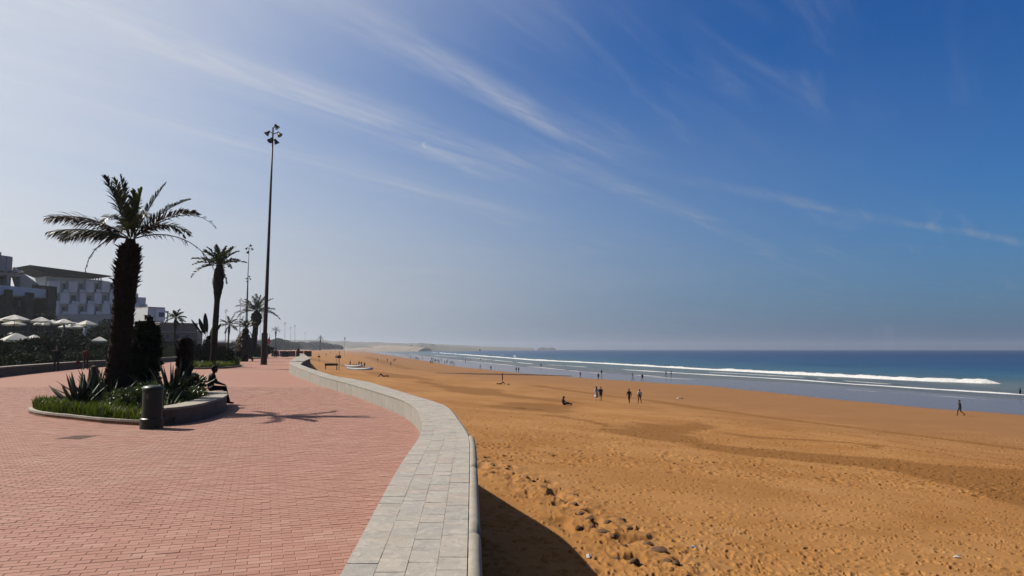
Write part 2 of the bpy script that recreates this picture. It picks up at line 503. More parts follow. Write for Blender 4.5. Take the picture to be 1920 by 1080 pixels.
def _sand(t, p):
    v = pos(t)
    s = attr(t, "shore"); damp = attr(t, "damp")
    n1 = t.noise(v, 0.16, 5, 0.6); n2 = t.noise(v, 2.6, 6, 0.65)
    dry = t.mix(t.smooth(n1, 0.35, 0.68), (0.425, 0.190, 0.050), (0.525, 0.258, 0.084))
    dry = t.mix(t.math("MULTIPLY", t.smooth(t.noise(v, 0.55, 5, 0.65), 0.50, 0.72), 0.5), dry, (0.60, 0.335, 0.135))
    dry = t.mix(t.math("MULTIPLY", t.smooth(t.noise(v, 0.11, 5, 0.6, 0.5), 0.53, 0.68), 0.55), dry, (0.375, 0.165, 0.040))
    dry = t.mix(t.math("MULTIPLY", t.smooth(n2, 0.50, 0.72), 0.42), dry, (0.36, 0.16, 0.042))
    speck = t.smooth(t.noise(v, 34, 4, 0.75), 0.56, 0.72)
    dry = t.mix(t.math("MULTIPLY", speck, 0.42), dry, (0.22, 0.095, 0.025))
    dashes = t.smooth(t.noise(t.mapping(v, (2.6, 7.5, 3), (0, 0, 0.5)), 1.0, 5, 0.72, 0.8), 0.625, 0.68)  # stretched dark brown dashes over the dry sand
    dry = t.mix(t.math("MULTIPLY", dashes, 0.72), dry, (0.15, 0.06, 0.018))
    grains = t.smooth(t.noise(v, 90, 2, 0.7), 0.60, 0.75)
    dry = t.mix(t.math("MULTIPLY", grains, 0.4), dry, (0.66, 0.42, 0.20))
    moist = t.smooth(t.math("ADD", s, t.math("MULTIPLY", n1, 22.0)), 66.0, 30.0)
    c = t.mix(t.math("MULTIPLY", moist, 0.8), dry, (0.345, 0.168, 0.066))
    dd = t.smooth(t.math("ADD", damp, t.math("MULTIPLY", t.math("SUBTRACT", t.noise(t.mapping(v, (1.1, 2.6, 1), (0, 0, 0.35)), 1.0, 6, 0.7), 0.5), 1.05)), 0.24, 0.66)
    c = t.mix(t.math("MULTIPLY", dd, 0.88), c, (0.30, 0.130, 0.028))
    edge = t.math("ADD", s, t.math("MULTIPLY", t.math("SUBTRACT", t.noise(t.mapping(v, (0.05, 0.05, 0.05)), 1.0, 5, 0.6), 0.5), 9.0))
    wet = t.smooth(edge, 1.2, -1.6)
    c = t.mix(wet, c, (0.215, 0.155, 0.118))
    t.set(p.inputs["Base Color"], c)
    t.set(p.inputs["Roughness"], t.math("ADD", t.math("MULTIPLY", wet, -0.76), 0.93))
    t.set(p.inputs["Specular IOR Level"], t.math("ADD", t.math("MULTIPLY", wet, 0.16), 0.10))
    h = t.math("ADD", t.noise(v, 9, 5, 0.7), t.math("MULTIPLY", t.noise(v, 60, 3), 0.25))
    h = t.math("MULTIPLY", h, t.math("SUBTRACT", 1.0, t.math("MULTIPLY", wet, 0.985)))
    bump(t, p, h, 0.32, 0.04)
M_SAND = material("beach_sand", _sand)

def _sea(t, p):
    v = pos(t)
    s = attr(t, "shore")                          # metres from the shore, negative seaward
    off = t.math("MULTIPLY", s, -1.0)
    k = t.math("LOGARITHM", t.math("MAXIMUM", off, 5.0), 10.0)
    c = t.ramp(t.math("DIVIDE", k, 4.0), [(0.36, (0.20, 0.19, 0.165)), (0.47, (0.14, 0.185, 0.175)), (0.515, (0.060, 0.145, 0.20)), (0.58, (0.028, 0.092, 0.19)), (0.70, (0.010, 0.044, 0.135)), (0.85, (0.005, 0.026, 0.090))])
    band = t.noise(t.mapping(v, (0.0035, 0.0035, 0), (0, 0, 0.36)), 1.0, 4, 0.55)
    band2 = t.noise(t.mapping(v, (0.030, 0.0045, 0), (0, 0, 0.40)), 1.0, 4, 0.6)
    c = t.mix(t.math("MULTIPLY", t.smooth(t.math("ADD", t.math("MULTIPLY", band2, 0.7), t.math("MULTIPLY", band, 0.3)), 0.46, 0.66), 0.55), c, t.mix(1.0, c, (0.30, 0.42, 0.55), "MULTIPLY"))
    t.set(p.inputs["Base Color"], c)
    p.inputs["IOR"].default_value = 1.33
    h1 = t.noise(t.mapping(v, (0.16, 0.05, 0.1), (0, 0, 0.40)), 1.0, 5, 0.62)
    h2 = t.noise(v, 0.9, 4, 0.6)
    h = t.math("ADD", h1, t.math("MULTIPLY", h2, 0.16))
    bump(t, p, h, 0.75, 1.4)
M_SEA = material("sea_water", _sea, rough=0.34, spec=0.16)
def _foam(t, p):
    v = pos(t)
    n = t.noise(v, 1.4, 5, 0.65)
    t.set(p.inputs["Base Color"], t.mix(t.smooth(n, 0.3, 0.6), (0.66, 0.68, 0.70), (0.86, 0.86, 0.86)))
    bump(t, p, n, 0.4, 0.2)
M_FOAM = material("foam", _foam, rough=0.9, spec=0.1)
def _thin(t, p):
    v = pos(t)
    n = t.noise(v, 0.8, 5, 0.65)
    t.set(p.inputs["Base Color"], t.mix(t.smooth(n, 0.3, 0.6), (0.42, 0.40, 0.38), (0.66, 0.65, 0.64)))
M_THIN = material("thin_foam", _thin, rough=0.8, spec=0.2)

M_LAND = mottled("land_soil", (0.10, 0.085, 0.05), (0.16, 0.13, 0.08), 0.1, use_pos=True)
M_HILL_HAZED = mottled("hill_scrub_hazed", (0.14, 0.135, 0.10), (0.20, 0.18, 0.14), 0.006, use_pos=True, bmp=0, third=(0.24, 0.21, 0.16))  # scrub colour greyed and lightened to carry some of the haze
M_DUNE_HAZED = mottled("dune_sand_hazed", (0.36, 0.28, 0.20), (0.42, 0.33, 0.25), 0.01, use_pos=True, bmp=0)  # sand colour pulled towards the haze to lower its contrast
M_ISLET = mottled("islet_rock", (0.05, 0.045, 0.04), (0.09, 0.08, 0.065), 0.05, use_pos=True, bmp=0)

# ------------------------------------------------------------------ promenade paving
PLANTER = [(-12.35,18.35),(-11.3,17.15),(-9.95,16.25),(-8.8,15.5),(-7.55,14.95),(-7.05,15.1),(-7.0,16.2),(-7.25,18.0),(-7.8,19.6),(-8.35,20.6),(-9.2,21.9),(-10.6,22.4),(-12.0,21.6),(-12.7,20.0)]
def inside_poly(x, y, poly):
    x = np.asarray(x, float); y = np.asarray(y, float)
    ins = np.zeros(x.shape, bool); n = len(poly)
    for i in range(n):
        ax, ay = poly[i]; bx, by = poly[(i + 1) % n]
        c = ((ay > y) != (by > y)) & (x < (bx - ax) * (y - ay) / (by - ay + 1e-12) + ax)
        ins ^= c
    return ins
PAVE_FAR = 30.0
def strip_sheet(ds, z, xl):
    vs = []; fs = []
    for d in ds:
        vs += [(xl(d), d, z), (wall_in(d) + 0.05, d, z)]
    for i in range(len(ds) - 1):
        fs.append((2 * i, 2 * i + 1, 2 * i + 3, 2 * i + 2))
    return np.array(vs), np.array(fs)
LEFT = lambda d: min(-22.0, -16.5 - 0.30 * d - 1.6)
v1, f1 = strip_sheet(np.linspace(-6, PAVE_FAR, 81), -0.0030, LEFT)
v2, f2 = strip_sheet(np.concatenate([np.linspace(PAVE_FAR, 130, 200), np.linspace(135, 880, 60)]), -0.001, LEFT)
me = np_mesh("promenade", np.concatenate([v1, v2]), np.concatenate([f1, f2 + len(v1)]), [M_JOINT, M_PAVE])
me.polygons.foreach_set("material_index", np.array([0] * len(f1) + [1] * len(f2), dtype=np.int32))
promenade = tag(link("promenade", me), "brick paved seafront promenade beside the low sea wall", None, None, "structure")

BA = R(19)
ca, sa = math.cos(BA), math.sin(BA)
BL, BW, BJ = 0.172, 0.086, 0.0030
aa, bb = np.meshgrid(np.arange(-40, 140), np.arange(0, 330))
# local frame: a along the courses, b across them
A = (aa + 0.5 * (bb % 2)) * BL; B = bb * BW
A = A.ravel() - 18.0; B = B.ravel() + 2.0
# keep to the seen wedge
def to_world(a, b): return a * ca - b * sa, a * sa + b * ca
# cover a rectangle wide enough: build the indices again over the needed range
na = int(72 / BL); nb = int(42 / BW)
aa, bb = np.meshgrid(np.arange(-na // 2, na // 2), np.arange(0, nb))
A = ((aa + 0.5 * (bb % 2)) * BL).ravel() ; B = (bb * BW).ravel() + 0.5
X, Y = to_world(A, B)
keep = (Y > 4.55) & (Y < PAVE_FAR) & (X > -0.76 * Y - 0.6)
X, Y = X[keep], Y[keep]
xi = np.interp(Y, _d, _xi)
keep = (X < xi + 0.08) & ~inside_poly(X, Y, PLANTER)
PIT = [onplane(98,823.5), onplane(140,816.5), onplane(188,816), onplane(150,824)]
PITP = [(p.x, p.y) for p in PIT]
keep &= ~inside_poly(X, Y, PITP)
X, Y = X[keep], Y[keep]
order = np.argsort(Y + 0.0 * X)
# the single bricks: the ones that show largest
infr = (np.abs(X) / Y < 0.735) & (Y > 5.15)
dist = np.where(infr, Y, 1e9)
single = np.argsort(dist)[:300]
msk = np.ones(len(X), bool); msk[single] = False
hl, hw = (BL - BJ) / 2, (BW - BJ) / 2
def brick_verts(cx, cy, zt, tx, ty):
    c = 0.004
    loc = np.array([(-hl,-hw,-0.03),(hl,-hw,-0.03),(hl,hw,-0.03),(-hl,hw,-0.03),
                    (-hl,-hw,-c),(hl,-hw,-c),(hl,hw,-c),(-hl,hw,-c),
                    (-hl+c,-hw+c,0),(hl-c,-hw+c,0),(hl-c,hw-c,0),(-hl+c,hw-c,0)])
    lx = loc[:, 0]; ly = loc[:, 1]
    wx = cx[:, None] + lx * ca - ly * sa; wy = cy[:, None] + lx * sa + ly * ca
    wz = zt[:, None] + loc[:, 2] + (loc[:, 2] > -0.02) * (lx * tx[:, None] + ly * ty[:, None])
    return np.stack([wx, wy, wz], -1)
BF = np.array([(0,1,5,4),(1,2,6,5),(2,3,7,6),(3,0,4,7),(4,5,9,8),(5,6,10,9),(6,7,11,10),(7,4,8,11),(8,9,10,11)])
n = msk.sum()
zt = rng.normal(0, 0.0009, n); tx = rng.normal(0, 0.005, n); ty = rng.normal(0, 0.006, n)
V = brick_verts(X[msk], Y[msk], zt, tx, ty)[:, [0, 1, 2, 3, 8, 9, 10, 11]].reshape(-1, 3)
BF5 = np.array([(0,1,5,4),(1,2,6,5),(2,3,7,6),(3,0,4,7),(4,5,6,7)])
Fb = (BF5[None] + (np.arange(n) * 8)[:, None, None]).reshape(-1, 4)
tone = np.repeat(np.clip(rng.normal(0.5, 0.20, n), 0, 1), 8)
tag(link("brick_paving", np_mesh("brick_paving", V, Fb, M_BRICK_J, attrs={"tone": tone}), promenade), kind="stuff")
bmeshes = []
for k in range(6):
    Vk = brick_verts(np.zeros(1), np.zeros(1), np.zeros(1), rng.normal(0, 0.005, 1), rng.normal(0, 0.006, 1)).reshape(-1, 3)
    bmeshes.append(np_mesh("brick", Vk, BF, M_BRICK))
for i in single:
    link("brick", bmeshes[random.randrange(6)], promenade, (X[i], Y[i], random.gauss(0, 0.0009)))

# shallow pit where the paving is taken up
pm = MB()
c0 = [(p.x, p.y, -0.055) for p in PIT]; c1 = [(p.x, p.y, -0.0045) for p in PIT]
ct = [(Vector(p) * 0.8 + sum((Vector(q) for q in c1), Vector()) / 4 * 0.2) for p in c1]
pm.add(c1 + [(p.x, p.y, 0.004) for p in ct], [(0,1,5,4),(1,2,6,5),(2,3,7,6),(3,0,4,7),(4,5,6,7)])
o = pm.build("ground_cover_plate", mottled("rusty_plate", (0.055, 0.020, 0.007), (0.12, 0.044, 0.013), 12, rough=0.85))
tag(o, "rusty brown diamond shaped plate set in the brick paving", "cover plate")

# ------------------------------------------------------------------ sea wall
sea_wall = thing("sea_wall", "long curving low sea wall topped with grey slate tiles", "sea wall")
ds = np.concatenate([np.arange(-5.5, 14, 0.3), np.arange(14, 60, 0.8), np.arange(60, 130, 3), np.arange(130, 860, 20)])
vs = []; fs = []
for d in ds:
    xi, xo, h = wall_in(d), wall_out(d), wall_h(d)
    vs += [(xi + 0.035, d, -0.3), (xi + 0.035, d, h - 0.03), (xo - 0.03, d, h - 0.03), (xo - 0.03, d, h - 0.16), (xo + 0.10, d, -3.4), (xi + 0.035, d, -3.4)]
nv = 6
for i in range(len(ds) - 1):
    for k in range(nv):
        k2 = (k + 1) % nv
        fs.append((i * nv + k, i * nv + k2, (i + 1) * nv + k2, (i + 1) * nv + k))
link("wall_body", np_mesh("wall_body", np.array(vs)[:, :], np.array(fs), M_CONC), sea_wall)
# coping tiles: four to a row, rows 0.29 m long
tiles = []
d = 2.2; row = 0
while d < 118:
    L = random.uniform(0.19, 0.27) if d < 40 else 0.6
    off = [0.0, 0.09, 0.03, 0.13]
    for c in range(4):
        d0 = d + (off[c] if d < 40 else 0) + (0 if d < 40 else 0); d1 = d0 + L
        tiles.append((d0, d1, c))
    d += L; row += 1
def tile_geo(d0, d1, c):
    g = 0.0016
    q = []
    dz = random.gauss(0, 0.0009); 
    for dd, s in ((d0 + g, 1), (d1 - g, 1)):
        xi, xo = wall_in(dd), wall_out(dd) - 0.03
        w_ = (xo - xi)
        for e in (c / 4, (c + 1) / 4):
            xx = xi + w_ * e + (g if e == c / 4 else -g)
            if c == 0 and e == 0: xx = xi - 0.012
            q.append((xx, dd, wall_h(dd) + dz + random.gauss(0, 0.0007)))
    a, b_, c_, d_ = q[0], q[1], q[3], q[2]
    top = [a, b_, c_, d_]
    bot = [(p[0], p[1], p[2] - 0.028) for p in top]
    return bot, top
m_ = MB(); bd = np.concatenate([np.arange(2.2, 30, .3), np.arange(30, 119, 1.5)])
m_.add([p for q in bd for p in ((wall_in(q) + .01, q, wall_h(q) - .0018), (wall_out(q) - .035, q, wall_h(q) - .0018))], [(2 * i, 2 * i + 1, 2 * i + 3, 2 * i + 2) for i in range(len(bd) - 1)])
m_.build("mortar_bed", material("mortar", color=(0.43, 0.39, 0.335), rough=.95), sea_wall)
near = [t for t in tiles if t[0] > 3.2][:290]
rest = [t for t in tiles if t not in set(near)]
M_CAP = []
for t in near:
    m_ = MB(); bot, top = tile_geo(*t)
    cen = sum((Vector(p) for p in top), Vector()) / 4
    m_.hexa([Vector(p) - cen for p in bot], [Vector(p) - cen for p in top])
    m_.build("tile", M_SLATE, sea_wall, cen)
m_ = MB()
for t in rest: m_.hexa(*tile_geo(*t))
tag(m_.build("coping_tiling", mottled("slate_far", (0.45, 0.415, 0.36), (0.54, 0.49, 0.425), 1.7, use_pos=True, third=(0.48, 0.45, 0.40)), sea_wall), kind="stuff")
m_ = MB()
xs = np.arange(118, 840, 6.0)
for d in xs:
    m_.hexa([(wall_in(d), d, wall_h(d) - .028), (wall_out(d), d, wall_h(d) - .028), (wall_out(d + 5.98), d + 5.98, wall_h(d) - .028), (wall_in(d + 5.98), d + 5.98, wall_h(d) - .028)],
            [(wall_in(d), d, wall_h(d)), (wall_out(d), d, wall_h(d)), (wall_out(d + 5.98), d + 5.98, wall_h(d)), (wall_in(d + 5.98), d + 5.98, wall_h(d))])
tag(m_.build("far_coping", M_FACE, sea_wall), kind="stuff")
# facing panels on the paved side
d = 2.2
while d < 100:
    step = 1.25 if d < 50 else 3.0
    n = 5
    vs = []
    for j in range(n + 1):
        dd = d + 0.006 + (step - 0.012) * j / n
        x, h = wall_in(dd), wall_h(dd) - 0.031
        vs += [(x + 0.002, dd, -0.05), (x + 0.002, dd, h), (x + 0.034, dd, h), (x + 0.034, dd, -0.05)]
    m_ = MB(); fs = []
    for j in range(n):
        for k in range(4):
            k2 = (k + 1) % 4
            fs.append((j * 4 + k, (j + 1) * 4 + k, (j + 1) * 4 + k2, j * 4 + k2))
    fs += [(0, 1, 2, 3), (n * 4 + 3, n * 4 + 2, n * 4 + 1, n * 4)]
    m_.add(vs, fs)
    m_.build("facing_panel", M_FACE, sea_wall, smooth=False)
    d += step
# rounded roll along the seaward rim of the near stretch
dd = np.arange(2.2, 10.15, 0.28)
i = 0
segs = 3.0
d = 2.2
while d < 10.1:
    e = min(d + 2.64, 10.12)
    pts = [(wall_out(q) + 0.004, q, wall_h(q) - 0.049) for q in np.linspace(d + 0.004, e - 0.004, 9)]
    MB().tube(pts, 0.052, 16).build("coping_roll", M_ROLL, sea_wall, smooth=True)
    d = e
d = 10.12
while d < 60:
    e = d + 2.5
    pts = [(wall_out(q) - 0.035, q, wall_h(q) - 0.046) for q in np.linspace(d + 0.004, e - 0.004, 9)]
    MB().tube(pts, 0.045, 8).build("coping_edge", M_ROLL, sea_wall, smooth=True)
    d = e

# ------------------------------------------------------------------ beach
def band(up, lo):
    return np.array([[p.x, p.y] for p in [on_beach(*q) for q in up] + [on_beach(*q) for q in reversed(lo)]])
BANDS = [
    band([(688,695),(720,698),(775,704),(815,712)], [(688,702),(730,708),(785,711),(815,715)]),
    band([(800,712),(842,724),(880,726),(925,730),(952,732)], [(790,716),(842,733),(900,742),(940,740),(952,735)]),
    band([(905,733),(950,738),(1017,745),(1075,752)], [(900,738),(950,744),(1017,752),(1075,757)]),
    band([(905,760),(950,755),(1017,757),(1070,763)], [(905,762),(950,766),(1017,773),(1070,771)]),
    band([(1148,808),(1180,796),(1240,791),(1333,792),(1325,800)], [(1148,812),(1200,822),(1290,832),(1330,828),(1300,812)]),
    band([(1290,824),(1350,831),(1480,843),(1600,857),(1700,866),(1800,876),(1920,884),(1990,888)], [(1250,832),(1330,845),(1480,862),(1600,872),(1720,889),(1780,908),(1850,926),(1925,955),(1990,985)]),
    band([(1010,775),(1060,778),(1110,786),(1150,796)], [(1010,778),(1055,782),(1105,791),(1145,802)]),
    band([(1340,806),(1450,818),(1560,828),(1650,840)], [(1340,809),(1450,822),(1560,832),(1640,844)]),
    band([(560,668),(600,674),(640,683),(690,690)], [(560,671),(600,678),(640,687),(690,694)]),
]
TRACKS = [[(1000,722),(1100,737),(1200,748),(1320,766),(1500,789),(1700,812),(1925,842)],
          [(1300,778),(1450,795),(1600,817),(1760,842),(1925,868)],
          [(1280,783),(1440,804),(1600,828),(1750,850),(1925,876)],
          [(688,669),(735,684),(768,692),(830,696),(900,697)]]
TRACKS = [np.array([[p.x, p.y] for p in [on_beach(*q) for q in tr]]) for tr in TRACKS]
TW = [1.1, 0.22, 0.22, 0.9]
def seg_dist(x, y, P, closed):
    best = np.full(x.shape, 1e18); n = len(P)
    for i in range(n if closed else n - 1):
        ax, ay = P[i]; bx, by = P[(i + 1) % n]
        dx, dy = bx - ax, by - ay; L = dx * dx + dy * dy + 1e-12
        t = np.clip(((x - ax) * dx + (y - ay) * dy) / L, 0, 1)
        best = np.minimum(best, (x - ax - t * dx) ** 2 + (y - ay - t * dy) ** 2)
    return np.sqrt(best)
deps = np.concatenate([np.geomspace(6.0, 60, 620), np.geomspace(60.6, 5200, 190)])
tans = np.concatenate([np.linspace(-1.35, -0.50, 60), np.linspace(-0.495, -0.12, 120), np.linspace(-0.118, 0.78, 760), np.linspace(0.80, 1.9, 40)])
TT, DD = np.meshgrid(tans, deps)
BX = TT * DD; BY = DD
SS = shore_s(BX, BY)
BZ = beach_z(BX, BY, SS)
fade = np.clip((SS - 4) / 30, 0, 1)
nearf = np.clip((120 - BY) / 60, 0, 1)
BZ = BZ + fade * 0.30 * (fbm(BX * 0.09, BY * 0.09, 3, 3) - 0.45) * np.clip(BY / 20, 0, 1)
BZ = BZ + fade * nearf * 0.05 * (fbm(BX * 0.9, BY * 0.9, 3, 5) - 0.45)
# scarp of rough sand along the line of the wall's shadow
wo_x = np.interp(BY, _d, _xo)
gap = BX - wo_x
# damp sand
wx = BX + (fbm(BX * 0.22, BY * 0.22, 4, 21) - 0.47) * 4.0; wy = BY + (fbm(BX * 0.22 + 40, BY * 0.22, 4, 22) - 0.47) * 4.0 * np.clip(BY / 40, 0.3, 2)
damp = np.zeros_like(BX)
for P in BANDS:
    lo = P.min(0) - 8; hi = P.max(0) + 8
    m = (BX > lo[0]) & (BX < hi[0]) & (BY > lo[1]) & (BY < hi[1])
    if not m.any(): continue
    ins = inside_poly(wx[m], wy[m], P); dst = seg_dist(wx[m], wy[m], P, True)
    width = np.clip(BY[m] * 0.02, 0.35, 4)
    sgn = np.where(ins, dst, -dst) / width
    damp[m] = np.maximum(damp[m], np.clip(0.5 + 0.5 * sgn, 0, 1) * np.clip(0.35 + 1.2 * fbm(wx[m] * 0.12, wy[m] * 0.5, 3, 9), 0.3, 1))
for P, wd in zip(TRACKS, TW):
    lo = P.min(0) - 4; hi = P.max(0) + 4
    m = (BX > lo[0]) & (BX < hi[0]) & (BY > lo[1]) & (BY < hi[1])
    dst = seg_dist(BX[m] + 0.3 * (fbm(BX[m] * .2, BY[m] * .2, 2, 31) - .5), BY[m], P, False)
    wdd = wd * np.clip(BY[m] / 60, 1, 6)
    damp[m] = np.maximum(damp[m], 0.85 * np.clip(1.3 - dst / wdd, 0, 1) * np.clip(0.5 + fbm(BX[m] * 0.3, BY[m] * 0.3, 2, 33), 0.4, 1.1))
# trampled sand: stamped footprints
def stamp(n, ylo, yhi, tlo, thi, smin, smax, depth):
    for k in range(n):
        y = ylo * (yhi / ylo) ** random.random()
        t = random.uniform(tlo, thi)
        x = t * y
        a = random.gauss(2.3, 0.8)
        L = random.uniform(smin, smax); W = L * random.uniform(0.30, 0.55)
        i0, i1 = np.searchsorted(deps, [y - 1.9 * L, y + 1.9 * L])
        j0, j1 = np.searchsorted(tans, [(x - 1.9 * L) / y, (x + 1.9 * L) / y])
        if i1 - i0 < 2 or j1 - j0 < 2: continue
        gx = BX[i0:i1, j0:j1] - x; gy = BY[i0:i1, j0:j1] - y
        u = (gx * math.cos(a) + gy * math.sin(a)) / L; v = (-gx * math.sin(a) + gy * math.cos(a)) / W
        r2 = u * u + v * v
        dz = depth * random.uniform(0.6, 1.5) * (-1.0 * np.exp(-(r2 * 1.1) ** 2) + 0.32 * np.exp(-((np.sqrt(r2) - 1.45) * 2.8) ** 2))
        BZ[i0:i1, j0:j1] += dz
    return
stamp(5200, 9.5, 42, -0.14, 0.80, 0.06, 0.13, 0.034)
stamp(3600, 26, 75, -0.2, 0.80, 0.12, 0.28, 0.05)
BZ = np.where((damp > 0.5) & (BY > 18), BZ, BZ)
# crusty broken sand along the edge of the wall's shadow
CR = np.array([[p.x, p.y] for p in [on_beach(*q) for q in ((890,862),(920,875),(950,889),(1010,912),(1075,955),(1130,990),(1190,1030),(1275,1085))]])
mcr = (BX > -3) & (BX < 8) & (BY > 8) & (BY < 36)
cx_, cy_ = BX[mcr], BY[mcr]
cd = seg_dist(cx_, cy_, CR, False)
cw = np.clip(1.0 - cd / 1.15, 0, 1) ** 0.7
lump = np.abs(fbm(cx_ * 2.1, cy_ * 1.5, 4, 61) - 0.47) * 2
holes = np.clip(vnoise(cx_ * 2.6, cy_ * 2.0, 64) - 0.60, 0, 1) * 2.4
BZ[mcr] += cw * (0.16 * (0.5 - lump) - 0.30 * holes)
# under the paving: push out of sight
under = gap < -0.45
BZ = np.where(under & (BY < 850), np.minimum(BZ, -2.4), BZ)
nr, nc = BX.shape
idx = np.arange(nr * nc).reshape(nr, nc)
Fq = np.stack([idx[:-1, :-1].ravel(), idx[:-1, 1:].ravel(), idx[1:, 1:].ravel(), idx[1:, :-1].ravel()], -1)
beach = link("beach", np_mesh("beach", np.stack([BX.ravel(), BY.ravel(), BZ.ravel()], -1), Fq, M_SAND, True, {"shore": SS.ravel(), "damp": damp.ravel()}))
tag(beach, "wide beach of orange sand sloping down to the surf", None, None, "structure")
def bz(x, y):
    """sand height as built"""
    i = int(np.clip(np.searchsorted(deps, y), 1, nr - 1)); j = int(np.clip(np.searchsorted(tans, x / y), 1, nc - 1))
    return float(BZ[i - 1:i + 1, j - 1:j + 1].mean())

# ------------------------------------------------------------------ sea
rr = np.concatenate([np.geomspace(60, 700, 150), np.geomspace(715, 6500, 60)])
th = np.radians(np.linspace(-32, 88, 260))
TH, RR = np.meshgrid(th, rr)
SX = RR * np.sin(TH); SY = RR * np.cos(TH)
Ss = shore_s(SX, SY)
SZ = np.full_like(SX, SEA_Z)
amp = np.clip((-Ss - 60) / 80, 0, 1) * np.clip(900 / (RR + 1), 0, 1)
ph = Ss * 0.16 + 3.0 * fbm(SX * 0.008, SY * 0.008, 3, 41)
SZ += amp * 0.24 * np.sin(ph) * (0.4 + 1.1 * fbm(SX * 0.012 + 9, SY * 0.012, 2, 43))
nr2, nc2 = SX.shape
idx = np.arange(nr2 * nc2).reshape(nr2, nc2)
Fs = np.stack([idx[:-1, :-1].ravel(), idx[:-1, 1:].ravel(), idx[1:, 1:].ravel(), idx[1:, :-1].ravel()], -1)
sea = link("sea", np_mesh("sea", np.stack([SX.ravel(), SY.ravel(), SZ.ravel()], -1), Fs, M_SEA, True, {"shore": Ss.ravel()}))
tag(sea, "blue green sea darkening to navy at the horizon", None, None, "structure")

def poly_plan(px, z): return [onplane(a, b, z) for a, b in px]
def resample(P, step):
    P = np.array([[p.x, p.y] for p in P]); seg = np.sqrt((np.diff(P, axis=0) ** 2).sum(1)); s = np.concatenate([[0], np.cumsum(seg)])
    out = [0.0]
    while out[-1] < s[-1]:
        i = min(int(np.searchsorted(s, out[-1], side="right")) - 1, len(P) - 1)
        yy = np.interp(out[-1], s, P[:, 1])
        out.append(out[-1] + step * max(1.0, yy / 150.0))
    out = np.array(out)
    return np.stack([np.interp(out, s, P[:, 0]), np.interp(out, s, P[:, 1])], -1)
def breaker(name, px, height, depth, label, mat, gaps=0.0, step=0.8, seed=0, z0=SEA_Z + 0.05, taper=True):
    P = resample(poly_plan(px, z0), step)
    T = np.gradient(P, axis=0); T /= np.linalg.norm(T, axis=1)[:, None] + 1e-9
    N = np.stack([-T[:, 1], T[:, 0]], -1)
    n = len(P)
    sarr = np.cumsum(np.concatenate([[0], np.linalg.norm(np.diff(P, axis=0), axis=1)]))
    a = fbm(sarr * 0.22, sarr * 0 + seed, 4, 50 + seed); b = fbm(sarr * 0.05, sarr * 0 + seed + 7, 3, 60 + seed)
    hgt = height * np.clip(0.35 + 1.2 * b, 0.2, 1.4) * (0.75 + 0.5 * a)
    dep = depth * np.clip(0.3 + 1.3 * b, 0.15, 1.5) * (0.6 + 0.8 * a)
    if name == 'surf_breaker':
        f_ = np.interp(np.hypot(P[:, 0], P[:, 1]), [120, 230, 420, 900], [1.15, 0.85, 0.62, 0.75]); hgt = hgt * f_; dep = dep * f_
    if gaps > 0:
        g = np.clip((fbm(sarr * 0.03 + 5, sarr * 0 + seed * 3, 3, 70 + seed) - gaps) * 9, 0, 1)
        hgt = hgt * g; dep = dep * g
    if taper:
        e = np.clip(np.minimum(np.arange(n), np.arange(n)[::-1]) / 6.0, 0.02, 1); hgt = hgt * e; dep = dep * e
    K = 7
    vs = np.zeros((n, K, 3))
    for k in range(K):
        u = k / (K - 1)
        prof = math.sin(math.pi * u ** 0.75)
        lump = 0.7 + 0.6 * fbm(sarr * 0.9 + k * 3.3, sarr * 0 + k * 1.7, 3, 80 + seed)
        o_ = (u - 0.5) * dep * (1 + 0.35 * (fbm(sarr * 0.6 + k, sarr * 0 + 2, 3, 90 + seed + k) - 0.5))
        vs[:, k, 0] = P[:, 0] + N[:, 0] * o_
        vs[:, k, 1] = P[:, 1] + N[:, 1] * o_
        vs[:, k, 2] = z0 - 0.06 + (hgt * lump * prof if 0 < k < K - 1 else -0.25) + (0.06 if 0 < k < K - 1 else 0)
    idx = np.arange(n * K).reshape(n, K)
    f = np.stack([idx[:-1, :-1].ravel(), idx[:-1, 1:].ravel(), idx[1:, 1:].ravel(), idx[1:, :-1].ravel()], -1)
    o = link(name, np_mesh(name, vs.reshape(-1, 3), f, mat, True))
    return tag(o, label, None, None, "stuff")
breaker("surf_breaker", [(1876,719.5),(1800,716.5),(1744,714.5),(1700,712.5),(1600,707.5),(1500,702.5),(1400,697),(1317,693),(1200,686),(1100,680),(1000,675.5),(940,670.5),(880,666),(823,661.8)], 1.05, 3.8, "main white breaker rolling towards the beach", M_FOAM, seed=1, step=0.5)
breaker("foam_line", [(1935,741),(1880,737.5),(1800,732.5),(1730,728.5),(1650,723),(1600,720.2),(1500,712.5),(1400,706.5),(1317,702),(1250,698),(1167,692.8)], 0.10, 1.7, "second white foam line in front of the main breaker", M_FOAM, seed=2, z0=SEA_Z + 0.04)
breaker("foam_line", [(1240,706),(1180,702.5),(1110,699),(1060,693.5),(1010,688.5),(960,685),(900,679.5),(850,675),(800,669.5),(766,662.6)], 0.07, 1.5, "broken thin foam line nearest the wet sand", M_THIN, 0.33, seed=3, z0=SEA_Z + 0.05)
breaker("foam_line", [(1120,689.5),(1050,685),(1000,682.5),(940,676.5),(890,671.5),(850,668.5),(800,665)], 0.09, 1.7, "short foam line between breaker and wet sand", M_FOAM, 0.30, seed=4, z0=SEA_Z + 0.04)
breaker("foam_line", [(822,661.6),(808,661.2)], 0.7, 5.0, "small bright end of the far breaker", M_FOAM, seed=5)
